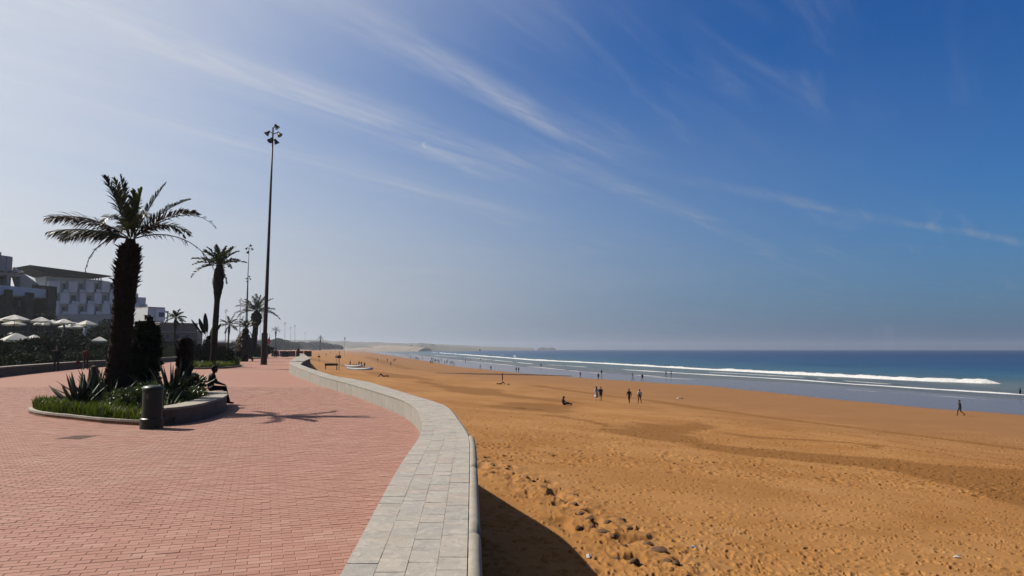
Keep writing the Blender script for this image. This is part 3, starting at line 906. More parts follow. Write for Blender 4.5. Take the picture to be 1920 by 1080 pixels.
for (px, lab, sd_) in [([(880,657.6),(842,657.2)], "far white crest below the dark headland", 6), ([(806,658.2),(790,657.4)], "small far crest near the tan dune", 8), ([(968,668.2),(962,667.4)], "bright splash of spray behind the main breaker", 9), ([(944,665.6),(940,665.2)], "tiny bright splash of spray further along the breaker", 10)]:
    breaker("wave_crest", px, 0.9, 4.0, lab, M_FOAM, seed=sd_)
breaker("foam_line", [(1560,731),(1640,737.5),(1720,742.5)], 0.0, 2.2, "reddish churned swash strip on the wet sand", mottled("swash", (0.20, 0.11, 0.08), (0.26, 0.15, 0.11), 0.6, use_pos=True, rough=0.4), 0.1, seed=12, z0=-6.40)
breaker("foam_line", [(1920,757),(1850,750),(1780,744),(1700,739),(1620,733),(1540,727),(1450,720)], 0.05, 0.9, "thin lacy wash line nearest the striding man", M_THIN, 0.36, seed=21, z0=-6.385, step=0.4)
breaker("foam_line", [(1700,722),(1600,715),(1500,707),(1420,702.5),(1330,697.5)], 0.05, 1.5, "faint broken foam just landward of the main breaker", M_THIN, 0.36, seed=22, z0=SEA_Z + 0.05)
breaker("foam_line", [(1320,712.5),(1260,709.5),(1200,706),(1150,702.5),(1090,699)], 0.05, 1.2, "broken white wash behind the pair at the wet edge", M_FOAM, 0.36, seed=23, z0=SEA_Z + 0.05)
# swell face at the end of the breaker
# ------------------------------------------------------------------ land, dunes, hills, islets
dl = np.concatenate([np.linspace(-40, 130, 30), np.geomspace(140, 5200, 50)])
vs = []; fs = []
for d in dl:
    xr = LEFT(d) + 0.4 if d < 860 else -17 - 0.30 * d
    vs += [(-5200, d, -0.02), (xr, d, -0.02)]
fs = [(2 * i, 2 * i + 1, 2 * i + 3, 2 * i + 2) for i in range(len(dl) - 1)]
tag(link("land", np_mesh("land", np.array(vs), np.array(fs), M_LAND)), "dark soil ground behind the promenade", None, None, "structure")

def ridge(name, y, pts, thick, mat, label, seed, rough=0.12, kind="structure", base=-7.5):
    """a hill whose crest stands at the given sight lines, with real depth"""
    P = [at_depth(a, b, y) for a, b in pts]
    xs = np.linspace(P[0].x, P[-1].x, 90)
    zs = np.interp(xs, [p.x for p in P], [p.z for p in P])
    zs = zs + (zs - base) * rough * (fbm(xs / (abs(xs[-1] - xs[0]) / 26), xs * 0 + seed, 4, seed) - 0.47) * 2
    rows = np.linspace(-1, 1, 15)
    vs = np.zeros((len(rows), len(xs), 3))
    for i, r_ in enumerate(rows):
        prof = (1 - r_ * r_) ** 0.8 if abs(r_) < 1 else 0
        vs[i, :, 0] = xs; vs[i, :, 1] = y + r_ * thick * (1 + 0.3 * (fbm(xs / 90, xs * 0 + r_ * 3, 3, seed + 2) - .5))
        vs[i, :, 2] = base + (zs - base) * prof * (1 + (0.25 * (fbm(xs / 40, xs * 0 + r_ * 9, 3, seed + 5) - .5) if 0 < i < 14 and i != 7 else 0))
    idx = np.arange(vs.shape[0] * vs.shape[1]).reshape(vs.shape[:2])
    f = np.stack([idx[:-1, :-1].ravel(), idx[:-1, 1:].ravel(), idx[1:, 1:].ravel(), idx[1:, :-1].ravel()], -1)
    return tag(link(name, np_mesh(name, vs.reshape(-1, 3), f, mat, True)), label, None, None, kind)
ridge("hill", 2900, [(300,640),(380,636),(450,636.5),(520,637),(570,638),(608,637),(625,641),(650,640),(690,642),(730,643.5),(780,645)], 300, M_HILL_HAZED, "long hazy hill behind the far end of the beach", 11)
ridge("hill", 3900, [(640,643.5),(700,642.5),(760,643),(830,645.5),(880,648.5),(930,650.5),(1000,652.2)], 250, M_HILL_HAZED, "low pale headland running out into the sea", 12)
ridge("dune", 2350, [(640,652),(672,650),(700,648.3),(735,647.6),(780,649.5),(800,652.5)], 220, M_DUNE_HAZED, "tan sand dune at the far bend of the beach", 13, 0.05)
ridge("hill", 2250, [(640,655),(662,649.5),(690,648.8),(712,651.8),(722,654.5)], 60, M_HILL_HAZED, "dark scrubby mound in front of the tan dune", 14)
ridge("hill", 2550, [(770,654),(776,645.5),(790,643),(812,644.5),(820,648),(850,650),(880,652),(900,654)], 90, M_HILL_HAZED, "dark flat topped rocky headland at the water", 15, 0.06)
ridge("islet", 4300, [(1008,653.6),(1013,651.6),(1020,651),(1024,652.6),(1028,652),(1036,651.2),(1042,653.4)], 40, M_ISLET, "small dark rocky islet pair on the horizon", 16, 0.05)

# ------------------------------------------------------------------ haze
hz = MB().box(-6700, 6700, -300, 6900, -10.5, 62)
def _haze():
    m = bpy.data.materials.new("haze")
    m.use_nodes = True
    t = NT(m.node_tree)
    p = t.node("ShaderNodeVolumePrincipled")
    p.inputs["Color"].default_value = (0.70, 0.745, 0.84, 1)
    p.inputs["Density"].default_value = 1.5e-4
    p.inputs["Anisotropy"].default_value = 0.6
    o = t.node("ShaderNodeOutputMaterial")
    t.l.new(p.outputs[0], o.inputs["Volume"])
    return m
tag(hz.build("haze", _haze()), "thin sea haze over beach and water", None, None, "stuff")
# ------------------------------------------------------------------ plants: materials
def leafmat(name, a, b, scale=3.0, rough=0.55, trans=0.25, spec=0.18):
    def fn(t, p):
        v = pos(t)
        n = t.noise(v, scale, 3, 0.6)
        c = t.mix(t.smooth(n, 0.35, 0.65), a, b)
        t.set(p.inputs["Base Color"], c)
        tr = t.node("ShaderNodeBsdfTranslucent"); t.set(tr.inputs[0], t.mix(1.0, c, (1.2, 1.25, 0.7), "MULTIPLY"))
        mx = t.node("ShaderNodeMixShader"); mx.inputs[0].default_value = trans
        t.l.new(p.outputs[0], mx.inputs[1]); t.l.new(tr.outputs[0], mx.inputs[2])
        out = [x for x in t.n if x.type == "OUTPUT_MATERIAL"][0]
        t.l.new(mx.outputs[0], out.inputs[0])
    return material(name, fn, rough=rough, spec=spec)
M_FROND = leafmat("palm_frond", (0.035, 0.045, 0.016), (0.062, 0.075, 0.026), 4, 0.5, 0.18)
M_FROND_RED = leafmat("palm_frond_dry", (0.075, 0.040, 0.022), (0.11, 0.062, 0.034), 5, 0.6, 0.12)
M_FROND_Y = leafmat("palm_heart", (0.075, 0.10, 0.018), (0.12, 0.14, 0.03), 8, 0.5, 0.3)
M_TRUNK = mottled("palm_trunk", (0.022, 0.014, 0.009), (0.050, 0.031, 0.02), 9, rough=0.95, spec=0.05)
M_AGAVE = leafmat("agave_leaf", (0.065, 0.085, 0.036), (0.15, 0.16, 0.075), 3, 0.45, 0.12, 0.3)
M_LEAF = leafmat("shrub_leaf", (0.045, 0.075, 0.020), (0.12, 0.155, 0.05), 5, 0.4, 0.22, 0.3)
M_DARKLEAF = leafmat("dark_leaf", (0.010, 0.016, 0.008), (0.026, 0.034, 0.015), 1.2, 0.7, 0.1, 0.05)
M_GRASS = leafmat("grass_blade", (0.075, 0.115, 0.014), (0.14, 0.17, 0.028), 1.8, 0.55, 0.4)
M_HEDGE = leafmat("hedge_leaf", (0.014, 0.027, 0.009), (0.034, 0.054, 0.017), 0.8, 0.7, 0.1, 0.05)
M_SOIL = mottled("planter_soil", (0.045, 0.035, 0.02), (0.08, 0.06, 0.035), 8)
M_KERB = mottled("kerb_stone", (0.46, 0.41, 0.34), (0.56, 0.50, 0.42), 5, use_pos=True)
M_KERB_BOUNCE = mottled("kerb_bounce_tint", (0.30, 0.14, 0.075), (0.38, 0.19, 0.11), 7, use_pos=True)  # reddish bounce light painted into the shaded kerb sides
M_BENCH = mottled("bench_wall", (0.20, 0.155, 0.12), (0.28, 0.215, 0.165), 4, use_pos=True)

def frond_arrays(L, e0, droop, az, leaf=0.36, n=46, dens=1.0, twist=0.0, vee=0.55, bare=0.12, width=0.016, side=0.0, seed=0, curl=1.6, ragged=0.12, plume=0.7):
    """a pinnate frond that starts at the origin: (rachis points, vertices, tris, quads)"""
    r = np.random.default_rng(seed + 1000)
    N = 26
    pts = [Vector((0, 0, 0))]; dirs = []
    for i in range(N):
        u = (i + 0.5) / N
        e = e0 - droop * u ** curl
        a = az + side * u ** 1.5
        d = Vector((math.cos(e) * math.cos(a), math.cos(e) * math.sin(a), math.sin(e)))
        dirs.append(d); pts.append(pts[-1] + d * (L / N))
    vs = []; fs = []
    for i in range(n):
        u = bare + (1 - bare) * (i + 0.5) / n
        k = min(int(u * N), N - 1); fr = u * N - k
        p = pts[k].lerp(pts[k + 1], fr); d = dirs[k]
        h = d.cross(Vector((0, 0, 1)))
        if h.length < 0.05: h = Vector((-math.sin(az), math.cos(az), 0))
        h.normalize(); up = h.cross(d).normalized()
        tw = twist * u
        h, up = h * math.cos(tw) + up * math.sin(tw), up * math.cos(tw) - h * math.sin(tw)
        prof = (0.35 + 0.65 * math.sin(math.pi * min(1, u * 0.82 + 0.16)) ** 0.8) * (1.0 if u < 0.9 else 1.0 - (u - 0.9) * 4)
        for s in (-1, 1):
            if r.random() > dens: continue
            ll = leaf * prof * (1 + r.normal(0, ragged))
            sweep = 0.75 + 0.5 * u + r.normal(0, 0.06)
            ve = vee + (r.uniform(-plume, plume) if plume else 0)
            dd = (h * s * math.cos(ve) + up * math.sin(ve)).normalized()
            dir_ = (dd * math.cos(sweep * 0.8) + d * math.sin(sweep * 0.8)).normalized()
            q = p + dir_ * ll * 0.55
            e_ = p + dir_ * ll + Vector((0, 0, -0.16 * ll))
            wv = d.cross(dir_).cross(dir_)
            wv = (wv.normalized() if wv.length > 1e-4 else d) * width
            b = len(vs)
            vs += [p - wv * 0.6, p + wv * 0.6, q + wv, q - wv, e_]
            fs += [(b, b + 1, b + 2), (b, b + 2, b + 3), (b + 3, b + 2, b + 4)]
    return pts, vs, fs
def frond_mesh(name, mat, rad=0.022, **kw):
    pts, vs, fs = frond_arrays(**kw)
    m_ = MB()
    m_.add(vs, fs)
    st = pts[::3] + ([pts[-1]] if (len(pts) - 1) % 3 else [])
    m_.tube(st, [rad * (1 - 0.85 * i / (len(st) - 1)) for i in range(len(st))], 5)
    return m_.mesh(name, mat)

def trunk_mesh(pts, rads, n=14, bump_=0.06, seed=0, mat=None, rings=60):
    """a tapered, ringed, uneven trunk through the given points"""
    r = random.Random(seed)
    P = [Vector(p) for p in pts]
    s = np.linspace(0, len(P) - 1, rings)
    m_ = MB(); cs = []; rs = []
    for q in s:
        i = min(int(q), len(P) - 2); f = q - i
        f2 = f * f * (3 - 2 * f)
        cs.append(P[i].lerp(P[i + 1], f)); rs.append((rads[i] * (1 - f2) + rads[i + 1] * f2) * (1 + r.uniform(-bump_, bump_)))
    m_.tube(cs, rs, n)
    me = m_.mesh("trunk", mat or M_TRUNK, True)
    return me

# ------------------------------------------------------------------ the big date palm in the planter
PALM = onplane(228, 782, 0.0); PALM = Vector((-10.05, 18.6, 0.0))
big_palm = thing("palm_tree", "big thick trunked date palm with shaggy leaf stubs in the round planter", "palm tree", PALM)
def rel(px, py, y=None):
    return at_depth(px, py, PALM.y if y is None else y) - PALM
tp = [rel(222, 745), rel(222, 690), rel(228, 620), rel(234, 560), rel(238, 505), rel(243, 470), rel(245, 448)]
tp[0].z = 0.05
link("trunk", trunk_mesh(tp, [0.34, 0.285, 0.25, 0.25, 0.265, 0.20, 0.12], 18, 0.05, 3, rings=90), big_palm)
# leaf stubs
m_ = MB(); r_ = random.Random(5)
tr_r = [0.34, 0.285, 0.25, 0.25, 0.265, 0.20, 0.12]
for k in range(760):
    q = r_.uniform(0.3, 5.5); i = int(q); f = q - i
    c = Vector(tp[i]).lerp(Vector(tp[i + 1]), f); rad = tr_r[i] * (1 - f) + tr_r[i + 1] * f
    a = r_.uniform(0, 2 * math.pi); o_ = Vector((math.cos(a), math.sin(a), 0)); t_ = Vector((-math.sin(a), math.cos(a), 0))
    L = r_.uniform(0.04, 0.11) * (1.5 if 3.2 < q < 5.2 else 0.75); wd = r_.uniform(0.02, 0.045)
    up = r_.uniform(0.5, 1.3)
    b = c + o_ * (rad - 0.02); tip = b + (o_ + Vector((0, 0, up))).normalized() * L * 1.3
    z = Vector((0, 0, 1))
    m_.add([b - t_ * wd, b + t_ * wd, b + t_ * wd * 0.8 - z * 0.03 + o_ * 0.02, b - t_ * wd * 0.8 - z * 0.03 + o_ * 0.02, tip - t_ * wd * 0.35, tip + t_ * wd * 0.35],
           [(0, 1, 5, 4), (2, 3, 4, 5), (1, 2, 5), (3, 0, 4), (0, 3, 2, 1)])
for k in range(34):
    q = r_.uniform(3.3, 5.3); i = int(q); f = q - i
    c = Vector(tp[i]).lerp(Vector(tp[i + 1]), f); rad = tr_r[i] * (1 - f) + tr_r[i + 1] * f
    a = r_.uniform(-1.3, 1.3) if r_.random() < 0.75 else r_.uniform(1.8, 4.4)
    o_ = Vector((math.cos(a), math.sin(a), 0))
    m_.tube([c + o_ * (rad - 0.03), c + o_ * (rad + 0.05) + Vector((0, 0, 0.02)), c + o_ * (rad + r_.uniform(0.08, 0.18)) + Vector((0, 0, r_.uniform(0.02, 0.10)))], [0.022, 0.018, 0.008], 5)
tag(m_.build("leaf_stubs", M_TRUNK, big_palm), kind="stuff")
heart = rel(246, 440)
def deg(*a): return [math.radians(x) for x in a]
# length, start elevation, droop, azimuth (0 = towards the beach, 180 = inland), material, options
FR = [
    (2.20, 36, 50, 186, M_FROND_RED, dict(leaf=0.46, n=92, vee=-0.45, curl=1.2, width=0.015, plume=0.9)),
    (2.05, 22, 46, 172, M_FROND_RED, dict(leaf=0.44, n=88, vee=-0.5, curl=1.2, width=0.014, plume=0.9)),
    (1.85, 18, 34, 200, M_FROND, dict(leaf=0.44, n=70, vee=-0.6, curl=1.2, plume=0.8, width=.013)),
    (1.80, 70, 14, 176, M_FROND, dict(leaf=0.36, n=74, vee=0.5, width=0.019, plume=1.0)),
    (1.62, 84, 8, 200, M_FROND, dict(leaf=0.33, n=46, vee=0.6)),
    (1.30, 86, 6, 20, M_FROND_Y, dict(leaf=0.30, n=44, vee=1.0, width=0.024)),
    (1.20, 82, 6, 300, M_FROND_Y, dict(leaf=0.28, n=44, vee=1.0, width=0.024)),
    (1.65, 66, 10, 4, M_FROND, dict(leaf=0.24, n=44, vee=0.5, width=.013, plume=.4)),
    (1.85, 44, 30, 355, M_FROND, dict(leaf=0.25, n=46, vee=0.6, width=.013, plume=.4)),
    (1.85, 38, 62, 5, M_FROND_RED, dict(leaf=0.30, n=62, vee=0.4, curl=2.6, plume=1.0)),
    (2.45, 34, 92, 0, M_FROND, dict(leaf=0.20, n=40, vee=0.7, curl=2.2, dens=0.6, width=0.009)),
    (1.70, 30, 88, 350, M_FROND_RED, dict(leaf=0.24, n=54, vee=-0.4, curl=1.8, dens=0.9, plume=.8)),
    (2.55, 20, 88, 3, M_FROND, dict(leaf=0.20, n=40, vee=-0.5, curl=1.1, dens=0.7, width=0.009)),
    (1.65, 22, 112, 184, M_FROND_RED, dict(leaf=0.10, n=34, vee=-0.3, curl=0.75, dens=0.9, width=0.012)),
    (1.9, 34, 85, 278, M_FROND, dict(leaf=0.24, n=52, vee=0.0, width=.017)),
    (1.85, 40, 80, 310, M_FROND, dict(leaf=0.24, n=52, vee=0.0, width=.017)),
    (1.9, 40, 80, 60, M_FROND, dict(leaf=0.25, n=52, vee=0.0, width=.017)),
    (1.9, 36, 75, 130, M_FROND, dict(leaf=0.25, n=52, vee=0.0, width=.017)),
    (1.55, 66, 22, 110, M_FROND, dict(leaf=0.30, n=46, vee=0.6)),
    (1.55, 70, 18, 262, M_FROND, dict(leaf=0.30, n=46, vee=0.6)),
]
for k, (L, e0, dr, az, mt, kw) in enumerate(FR):
    link("frond", frond_mesh("frond", mt, 0.020, L=L, e0=R(e0), droop=R(dr), az=R(az), seed=k, **kw), big_palm, heart + Vector((0.07 * math.cos(R(az)), 0.07 * math.sin(R(az)), -0.04 - 0.10 * (1 - math.sin(R(e0))))))

# ------------------------------------------------------------------ planter
planter = thing("planter_kerb", "pale stone kerb round the palm planter", "kerb", (0, 0, 0))
def kerb_run(path, w_, h, parent, mats, piece=0.62, name="kerb_stone"):
    P = [Vector((a, b, 0)) for a, b in path]
    seg = [0]
    for i in range(1, len(P)): seg.append(seg[-1] + (P[i] - P[i - 1]).length)
    def at(s):
        for i in range(1, len(P)):
            if s <= seg[i] + 1e-9:
                return P[i - 1].lerp(P[i], (s - seg[i - 1]) / (seg[i] - seg[i - 1]))
        return P[-1]
    s = 0
    while s < seg[-1] - 0.05:
        e = min(s + piece, seg[-1])
        a, b = at(s + 0.004), at(e - 0.004)
        t_ = (b - a).normalized(); n_ = Vector((-t_.y, t_.x, 0))
        m_ = MB()
        zb = h - 0.045
        m_.hexa([a + Vector((0,0,zb)), b + Vector((0,0,zb)), b + n_ * w_ + Vector((0,0,zb)), a + n_ * w_ + Vector((0,0,zb))],
                [a + Vector((0,0,h)), b + Vector((0,0,h)), b + n_ * w_ + Vector((0,0,h)), a + n_ * w_ + Vector((0,0,h))])
        me_ = m_.mesh(name, mats)
        link(name, me_, parent)
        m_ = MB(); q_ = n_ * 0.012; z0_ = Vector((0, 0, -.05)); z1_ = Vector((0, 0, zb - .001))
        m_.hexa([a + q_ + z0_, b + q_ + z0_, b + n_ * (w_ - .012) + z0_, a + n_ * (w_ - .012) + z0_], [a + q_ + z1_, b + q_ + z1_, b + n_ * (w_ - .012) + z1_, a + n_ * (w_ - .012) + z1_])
        m_.build("kerb_bounce_side", M_KERB_BOUNCE, parent)  # lower kerb body, its red standing in for bounced light
        s = e
def smooth_path(pts, n=8):
    P = [Vector((a, b, 0)) for a, b in pts]; out = []
    for i in range(len(P) - 1):
        p0 = P[max(i - 1, 0)]; p1 = P[i]; p2 = P[i + 1]; p3 = P[min(i + 2, len(P) - 1)]
        for k in range(n):
            t = k / n
            q = 0.5 * ((2 * p1) + (-p0 + p2) * t + (2 * p0 - 5 * p1 + 4 * p2 - p3) * t * t + (-p0 + 3 * p1 - 3 * p2 + p3) * t ** 3)
            out.append((q.x, q.y))
    out.append((P[-1].x, P[-1].y))
    return out
front = smooth_path([PLANTER[i] for i in (13, 0, 1, 2, 3, 4)])
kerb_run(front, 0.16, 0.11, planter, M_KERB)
back = smooth_path([PLANTER[i] for i in (9, 10, 11, 12, 13)])
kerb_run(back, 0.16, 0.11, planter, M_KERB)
# curved bench wall on the beach side
bench = thing("bench_wall", "curved masonry bench wall with pale slab seat beside the planter", "bench", (0, 0, 0))
bp = smooth_path([(-7.45, 14.95), (-7.1, 15.35), (-7.0, 16.2), (-7.22, 17.8), (-7.65, 19.3), (-8.2, 20.55)], 10)
P = [Vector((a, b, 0)) for a, b in bp]
T_ = [(P[min(i + 1, len(P) - 1)] - P[max(i - 1, 0)]).normalized() for i in range(len(P))]
N_ = [Vector((-t.y, t.x, 0)) for t in T_]
BH = lambda i: 0.36 + 0.04 * i / len(P)
m_ = MB(); vs = []; fs = []
for i, p in enumerate(P):
    h = BH(i) - 0.05
    vs += [p + N_[i] * 0.02, p + N_[i] * 0.02 + Vector((0, 0, h)), p + N_[i] * 0.48 + Vector((0, 0, h)), p + N_[i] * 0.48]
for i in range(len(P) - 1):
    for k in range(4):
        k2 = (k + 1) % 4
        fs.append((i * 4 + k, (i + 1) * 4 + k, (i + 1) * 4 + k2, i * 4 + k2))
fs += [(0, 1, 2, 3), tuple((len(P) - 1) * 4 + k for k in (3, 2, 1, 0))]
m_.add(vs, fs); m_.build("bench_base", M_BENCH, bench)
st = 0
for w_ in (5, 6, 5, 6, 7, 6, 7, 8):
    en = min(st + w_, len(P) - 1)
    if en <= st: break
    m_ = MB(); vs = []; fs = []
    for i in range(st, en + 1):
        h = BH(i); sh = T_[i] * (0.006 if i == st else (-0.006 if i == en else 0))
        a, b = P[i] + sh, P[i] + N_[i] * 0.52 + sh
        vs += [a + Vector((0, 0, h - 0.049)), a + Vector((0, 0, h)), b + Vector((0, 0, h)), b + Vector((0, 0, h - 0.049))]
    nn = en - st
    for i in range(nn):
        for k in range(4):
            k2 = (k + 1) % 4
            fs.append((i * 4 + k, (i + 1) * 4 + k, (i + 1) * 4 + k2, i * 4 + k2))
    fs += [(0, 1, 2, 3), tuple(nn * 4 + k for k in (3, 2, 1, 0))]
    m_.add(vs, fs); m_.build("seat_slab", M_KERB, bench)
    st = en
# soil mound and grass
def mound(poly, h, name, label, z0=0.02):
    cx = sum(p[0] for p in poly) / len(poly); cy = sum(p[1] for p in poly) / len(poly)
    m_ = MB(); vs = [(cx, cy, z0 + h)]; fs = []
    n = len(poly); K = 6
    for k in range(1, K + 1):
        u = k / K
        for (a, b) in poly:
            vs.append((cx + (a - cx) * u * 0.985, cy + (b - cy) * u * 0.985, z0 + h * (1 - u ** 3)))
    for i in range(n): fs.append((0, 1 + i, 1 + (i + 1) % n))
    for k in range(K - 1):
        for i in range(n):
            a = 1 + k * n + i; b = 1 + k * n + (i + 1) % n
            fs.append((a, a + n, b + n, b))
    m_.add(vs, fs)
    return tag(m_.build(name, M_SOIL, smooth=True), label, None, None, "structure")
def blades(name, label, poly, n, hmin, hmax, mat, zf, dens=None, lean=0.35, wid=0.012, seed=0):
    r = np.random.default_rng(seed)
    xs = [p[0] for p in poly]; ys = [p[1] for p in poly]
    X_ = r.uniform(min(xs), max(xs), n * 3); Y_ = r.uniform(min(ys), max(ys), n * 3)
    k = inside_poly(X_, Y_, poly)
    if dens is not None: k &= r.random(n * 3) < dens(X_, Y_)
    X_ = X_[k][:n]; Y_ = Y_[k][:n]; n = len(X_)
    clump = 0.55 + 0.9 * fbm(X_ * 1.6, Y_ * 1.6, 3, 77 + seed)
    Z_ = zf(X_, Y_); H = r.uniform(hmin, hmax, n) * clump; A_ = r.uniform(0, 6.283, n); Ln = r.uniform(0, lean, n) * H * 1.6
    dx, dy = np.cos(A_), np.sin(A_)
    w_ = wid * r.uniform(0.6, 1.3, n)
    p0 = np.stack([X_ - dy * w_, Y_ + dx * w_, Z_ - 0.01], -1); p1 = np.stack([X_ + dy * w_, Y_ - dx * w_, Z_ - 0.01], -1)
    mx, my, mz = X_ + dx * Ln * 0.35, Y_ + dy * Ln * 0.35, Z_ + H * 0.6
    p2 = np.stack([mx + dy * w_ * .8, my - dx * w_ * .8, mz], -1); p3 = np.stack([mx - dy * w_ * .8, my + dx * w_ * .8, mz], -1)
    p4 = np.stack([X_ + dx * Ln, Y_ + dy * Ln, Z_ + H * (1 - 0.25 * Ln / (H + 1e-6))], -1)
    V_ = np.stack([p0, p1, p2, p3, p4], 1).reshape(-1, 3)
    b = (np.arange(n) * 5)[:, None]
    F_ = np.concatenate([b + [0, 1, 2], b + [0, 2, 3], b + [3, 2, 4]])
    return tag(link(name, np_mesh(name, V_, F_, mat)), label, None, None, "stuff")
PIN = [(a + (-9.9 - a) * 0.035, b + (18.6 - b) * 0.035) for a, b in smooth_path(PLANTER + [PLANTER[0]], 4)[:-1]]
mound(PIN, 0.12, "planter_soil", "dark soil bed of the palm planter", 0.03)
def zf_pl(x, y): return 0.06 + 0.10 * np.clip(1 - ((x + 9.9) ** 2 / 8 + (y - 18.4) ** 2 / 12), 0, 1)
blades("grass", "lush green grass edging the palm planter", PIN, 30000, 0.11, 0.34, M_GRASS, zf_pl, seed=1)

def leaf_cloud(n, blobs, size, seed, aspect=0.5):
    """leaf-sized bent faces spread through ellipsoids (cx,cy,cz,rx,ry,rz)"""
    r = np.random.default_rng(seed)
    vol = np.array([b[3] * b[4] * b[5] for b in blobs]) ** 0.75
    which = r.choice(len(blobs), n, p=vol / vol.sum())
    B_ = np.array(blobs)[which]
    d = r.normal(size=(n, 3)); d /= np.linalg.norm(d, axis=1)[:, None]
    rad = r.uniform(0.0, 1, n) ** 0.38
    c = B_[:, :3] + d * B_[:, 3:] * rad[:, None]
    keepn = vnoise(c[:, 0] * 2.2 / max(size * 6, .3), c[:, 2] * 2.2 / max(size * 6, .3) + c[:, 1] * 1.7, seed) > 0.22
    c = c[keepn]; d = d[keepn]; n = len(c)
    out = d + r.normal(0, 0.7, (n, 3)); out[:, 2] += 0.25; out /= np.linalg.norm(out, axis=1)[:, None]
    sd_ = np.cross(out, r.normal(size=(n, 3))); sd_ /= np.linalg.norm(sd_, axis=1)[:, None] + 1e-9
    L = size * r.uniform(0.6, 1.3, n)[:, None]; W = L * aspect * 0.5
    nrm = np.cross(out, sd_)
    a = c - out * L * .5; b = c + sd_ * W - nrm * W * .4; e = c + out * L * .5; f = c - sd_ * W - nrm * W * .4
    V_ = np.stack([a, b, e, f], 1).reshape(-1, 3)
    i = (np.arange(n) * 4)[:, None]
    return V_, np.concatenate([i + [0, 1, 2], i + [0, 2, 3]])
def bush(label, loc, blobs, n, size, mat, seed, name="shrub", cat="shrub", group=None, stems=4):
    t = thing(name, label, cat, loc, 0, group)
    V_, F_ = leaf_cloud(n, blobs, size, seed)
    link("foliage", np_mesh("foliage", V_, F_, mat), t)
    r = random.Random(seed); m_ = MB()
    for k in range(stems):
        b = r.choice(blobs)
        top = Vector((b[0] + r.uniform(-.4, .4) * b[3], b[1] + r.uniform(-.4, .4) * b[4], b[2] + r.uniform(-.2, .5) * b[5]))
        s = Vector((b[0] * 0.5, b[1] * 0.5, -0.02))
        m_.tube([s, s.lerp(top, 0.5) + Vector((r.uniform(-.1, .1), r.uniform(-.1, .1), 0)) * b[5], top], [0.03 * max(1, b[5]), 0.02 * max(1, b[5]), 0.008 * max(1, b[5])], 5)
    m_.build("stem", M_TRUNK, t)
    return t

def agave(label, loc, leaves, mat=M_AGAVE, cat="agave", name="agave", group=None, wid=0.055):
    """rosette of thick channelled blades; leaves = (azimuth deg, elevation deg, length, width factor, droop)"""
    t = thing(name, label, cat, loc, 0, group)
    for az, el, L, wf, dr in leaves:
        a = R(az); N = 7; m_ = MB(); vs = []; fs = []
        p = Vector((math.cos(a) * 0.05, math.sin(a) * 0.05, 0)); s_ = Vector((-math.sin(a), math.cos(a), 0))
        for i in range(N + 1):
            u = i / N; e = R(el) - R(dr) * u
            d_ = Vector((math.cos(e) * math.cos(a), math.cos(e) * math.sin(a), math.sin(e)))
            up = s_.cross(d_)
            if i: p = p + d_ * (L / N)
            w_ = wid * wf * (0.75 + 0.9 * u - 1.65 * u * u * u) if i < N else 0.002
            th_ = 0.020 * (1 - u) + 0.003
            vs += [p - s_ * w_ + up * w_ * 0.5, p - up * th_ * 0.1, p + s_ * w_ + up * w_ * 0.5, p - up * (th_ + w_ * 0.25)]
        for i in range(N):
            for k in range(4):
                k2 = (k + 1) % 4
                fs.append((i * 4 + k, i * 4 + k2, (i + 1) * 4 + k2, (i + 1) * 4 + k))
        m_.add(vs, fs)
        link("leaf", m_.mesh("leaf", mat, True), t)
    return t
r_ = random.Random(11)
def rosette(n, L0, L1, e0, e1, wf=1.0, rr_=None):
    rr_ = rr_ or r_
    return [(i * 137.5 + rr_.uniform(-15, 15), e0 + (e1 - e0) * (i / n) + rr_.uniform(-6, 6), rr_.uniform(L0, L1), wf * rr_.uniform(0.8, 1.15), rr_.uniform(0, 18)) for i in range(n)]
pA = at_depth(150, 765, 17.5); pA.z = 0.10
agave("large agave with broad leaning blades at the grassy tip of the palm planter", pA,
      [(178, 42, 0.98, 1.35, 6), (150, 68, 1.02, 1.0, 2), (200, 74, 0.95, 0.9, 2), (120, 76, 0.95, 1.0, 0), (40, 62, 0.62, 1.1, 0), (10, 50, 0.60, 1.1, 0), (300, 60, 0.7, 1.2, 5), (260, 55, 0.6, 1.2, 8), (230, 62, 0.75, 1.2, 5), (80, 72, 0.95, 1.0, 0), (330, 48, 0.55, 1.1, 5), (100, 82, 0.9, 0.9, 0)] + rosette(8, 0.6, 0.9, 50, 80), wid=0.062)
pB = at_depth(178, 768, 18.6); pB.z = 0.12
agave("spiky yucca clump between the agave and the thick palm trunk", pB, rosette(46, 0.75, 1.15, 30, 88, 0.55, random.Random(3)), M_AGAVE, "yucca", "yucca")
pC = at_depth(205, 768, 17.6); pC.z = 0.1
agave("narrow bladed agave leaning beside the thick palm trunk", pC, rosette(16, 0.5, 0.95, 35, 75, 0.6, random.Random(8)) + [(165, 70, 1.3, 0.6, 2), (150, 66, 1.15, 0.6, 2)], M_AGAVE, "agave", "agave")
pD = at_depth(322, 745, 18.9); pD.z = 0.12
agave("dark spiky yucca behind the green bollard", pD, rosette(54, 0.85, 1.35, 20, 88, 0.6, random.Random(4)), M_AGAVE, "yucca", "yucca", wid=0.05)
pE = at_depth(312, 776, 16.8); pE.z = 0.1
agave("small bright bladed agave just behind the green bollard", pE, [(30, 62, 0.62, 0.9, 0), (60, 55, 0.5, 0.9, 0), (10, 48, 0.5, 1.0, 4), (100, 75, 0.5, 0.8, 0), (350, 70, 0.55, 0.8, 0), (200, 60, 0.4, 0.8, 5)], M_AGAVE, "agave", "agave")
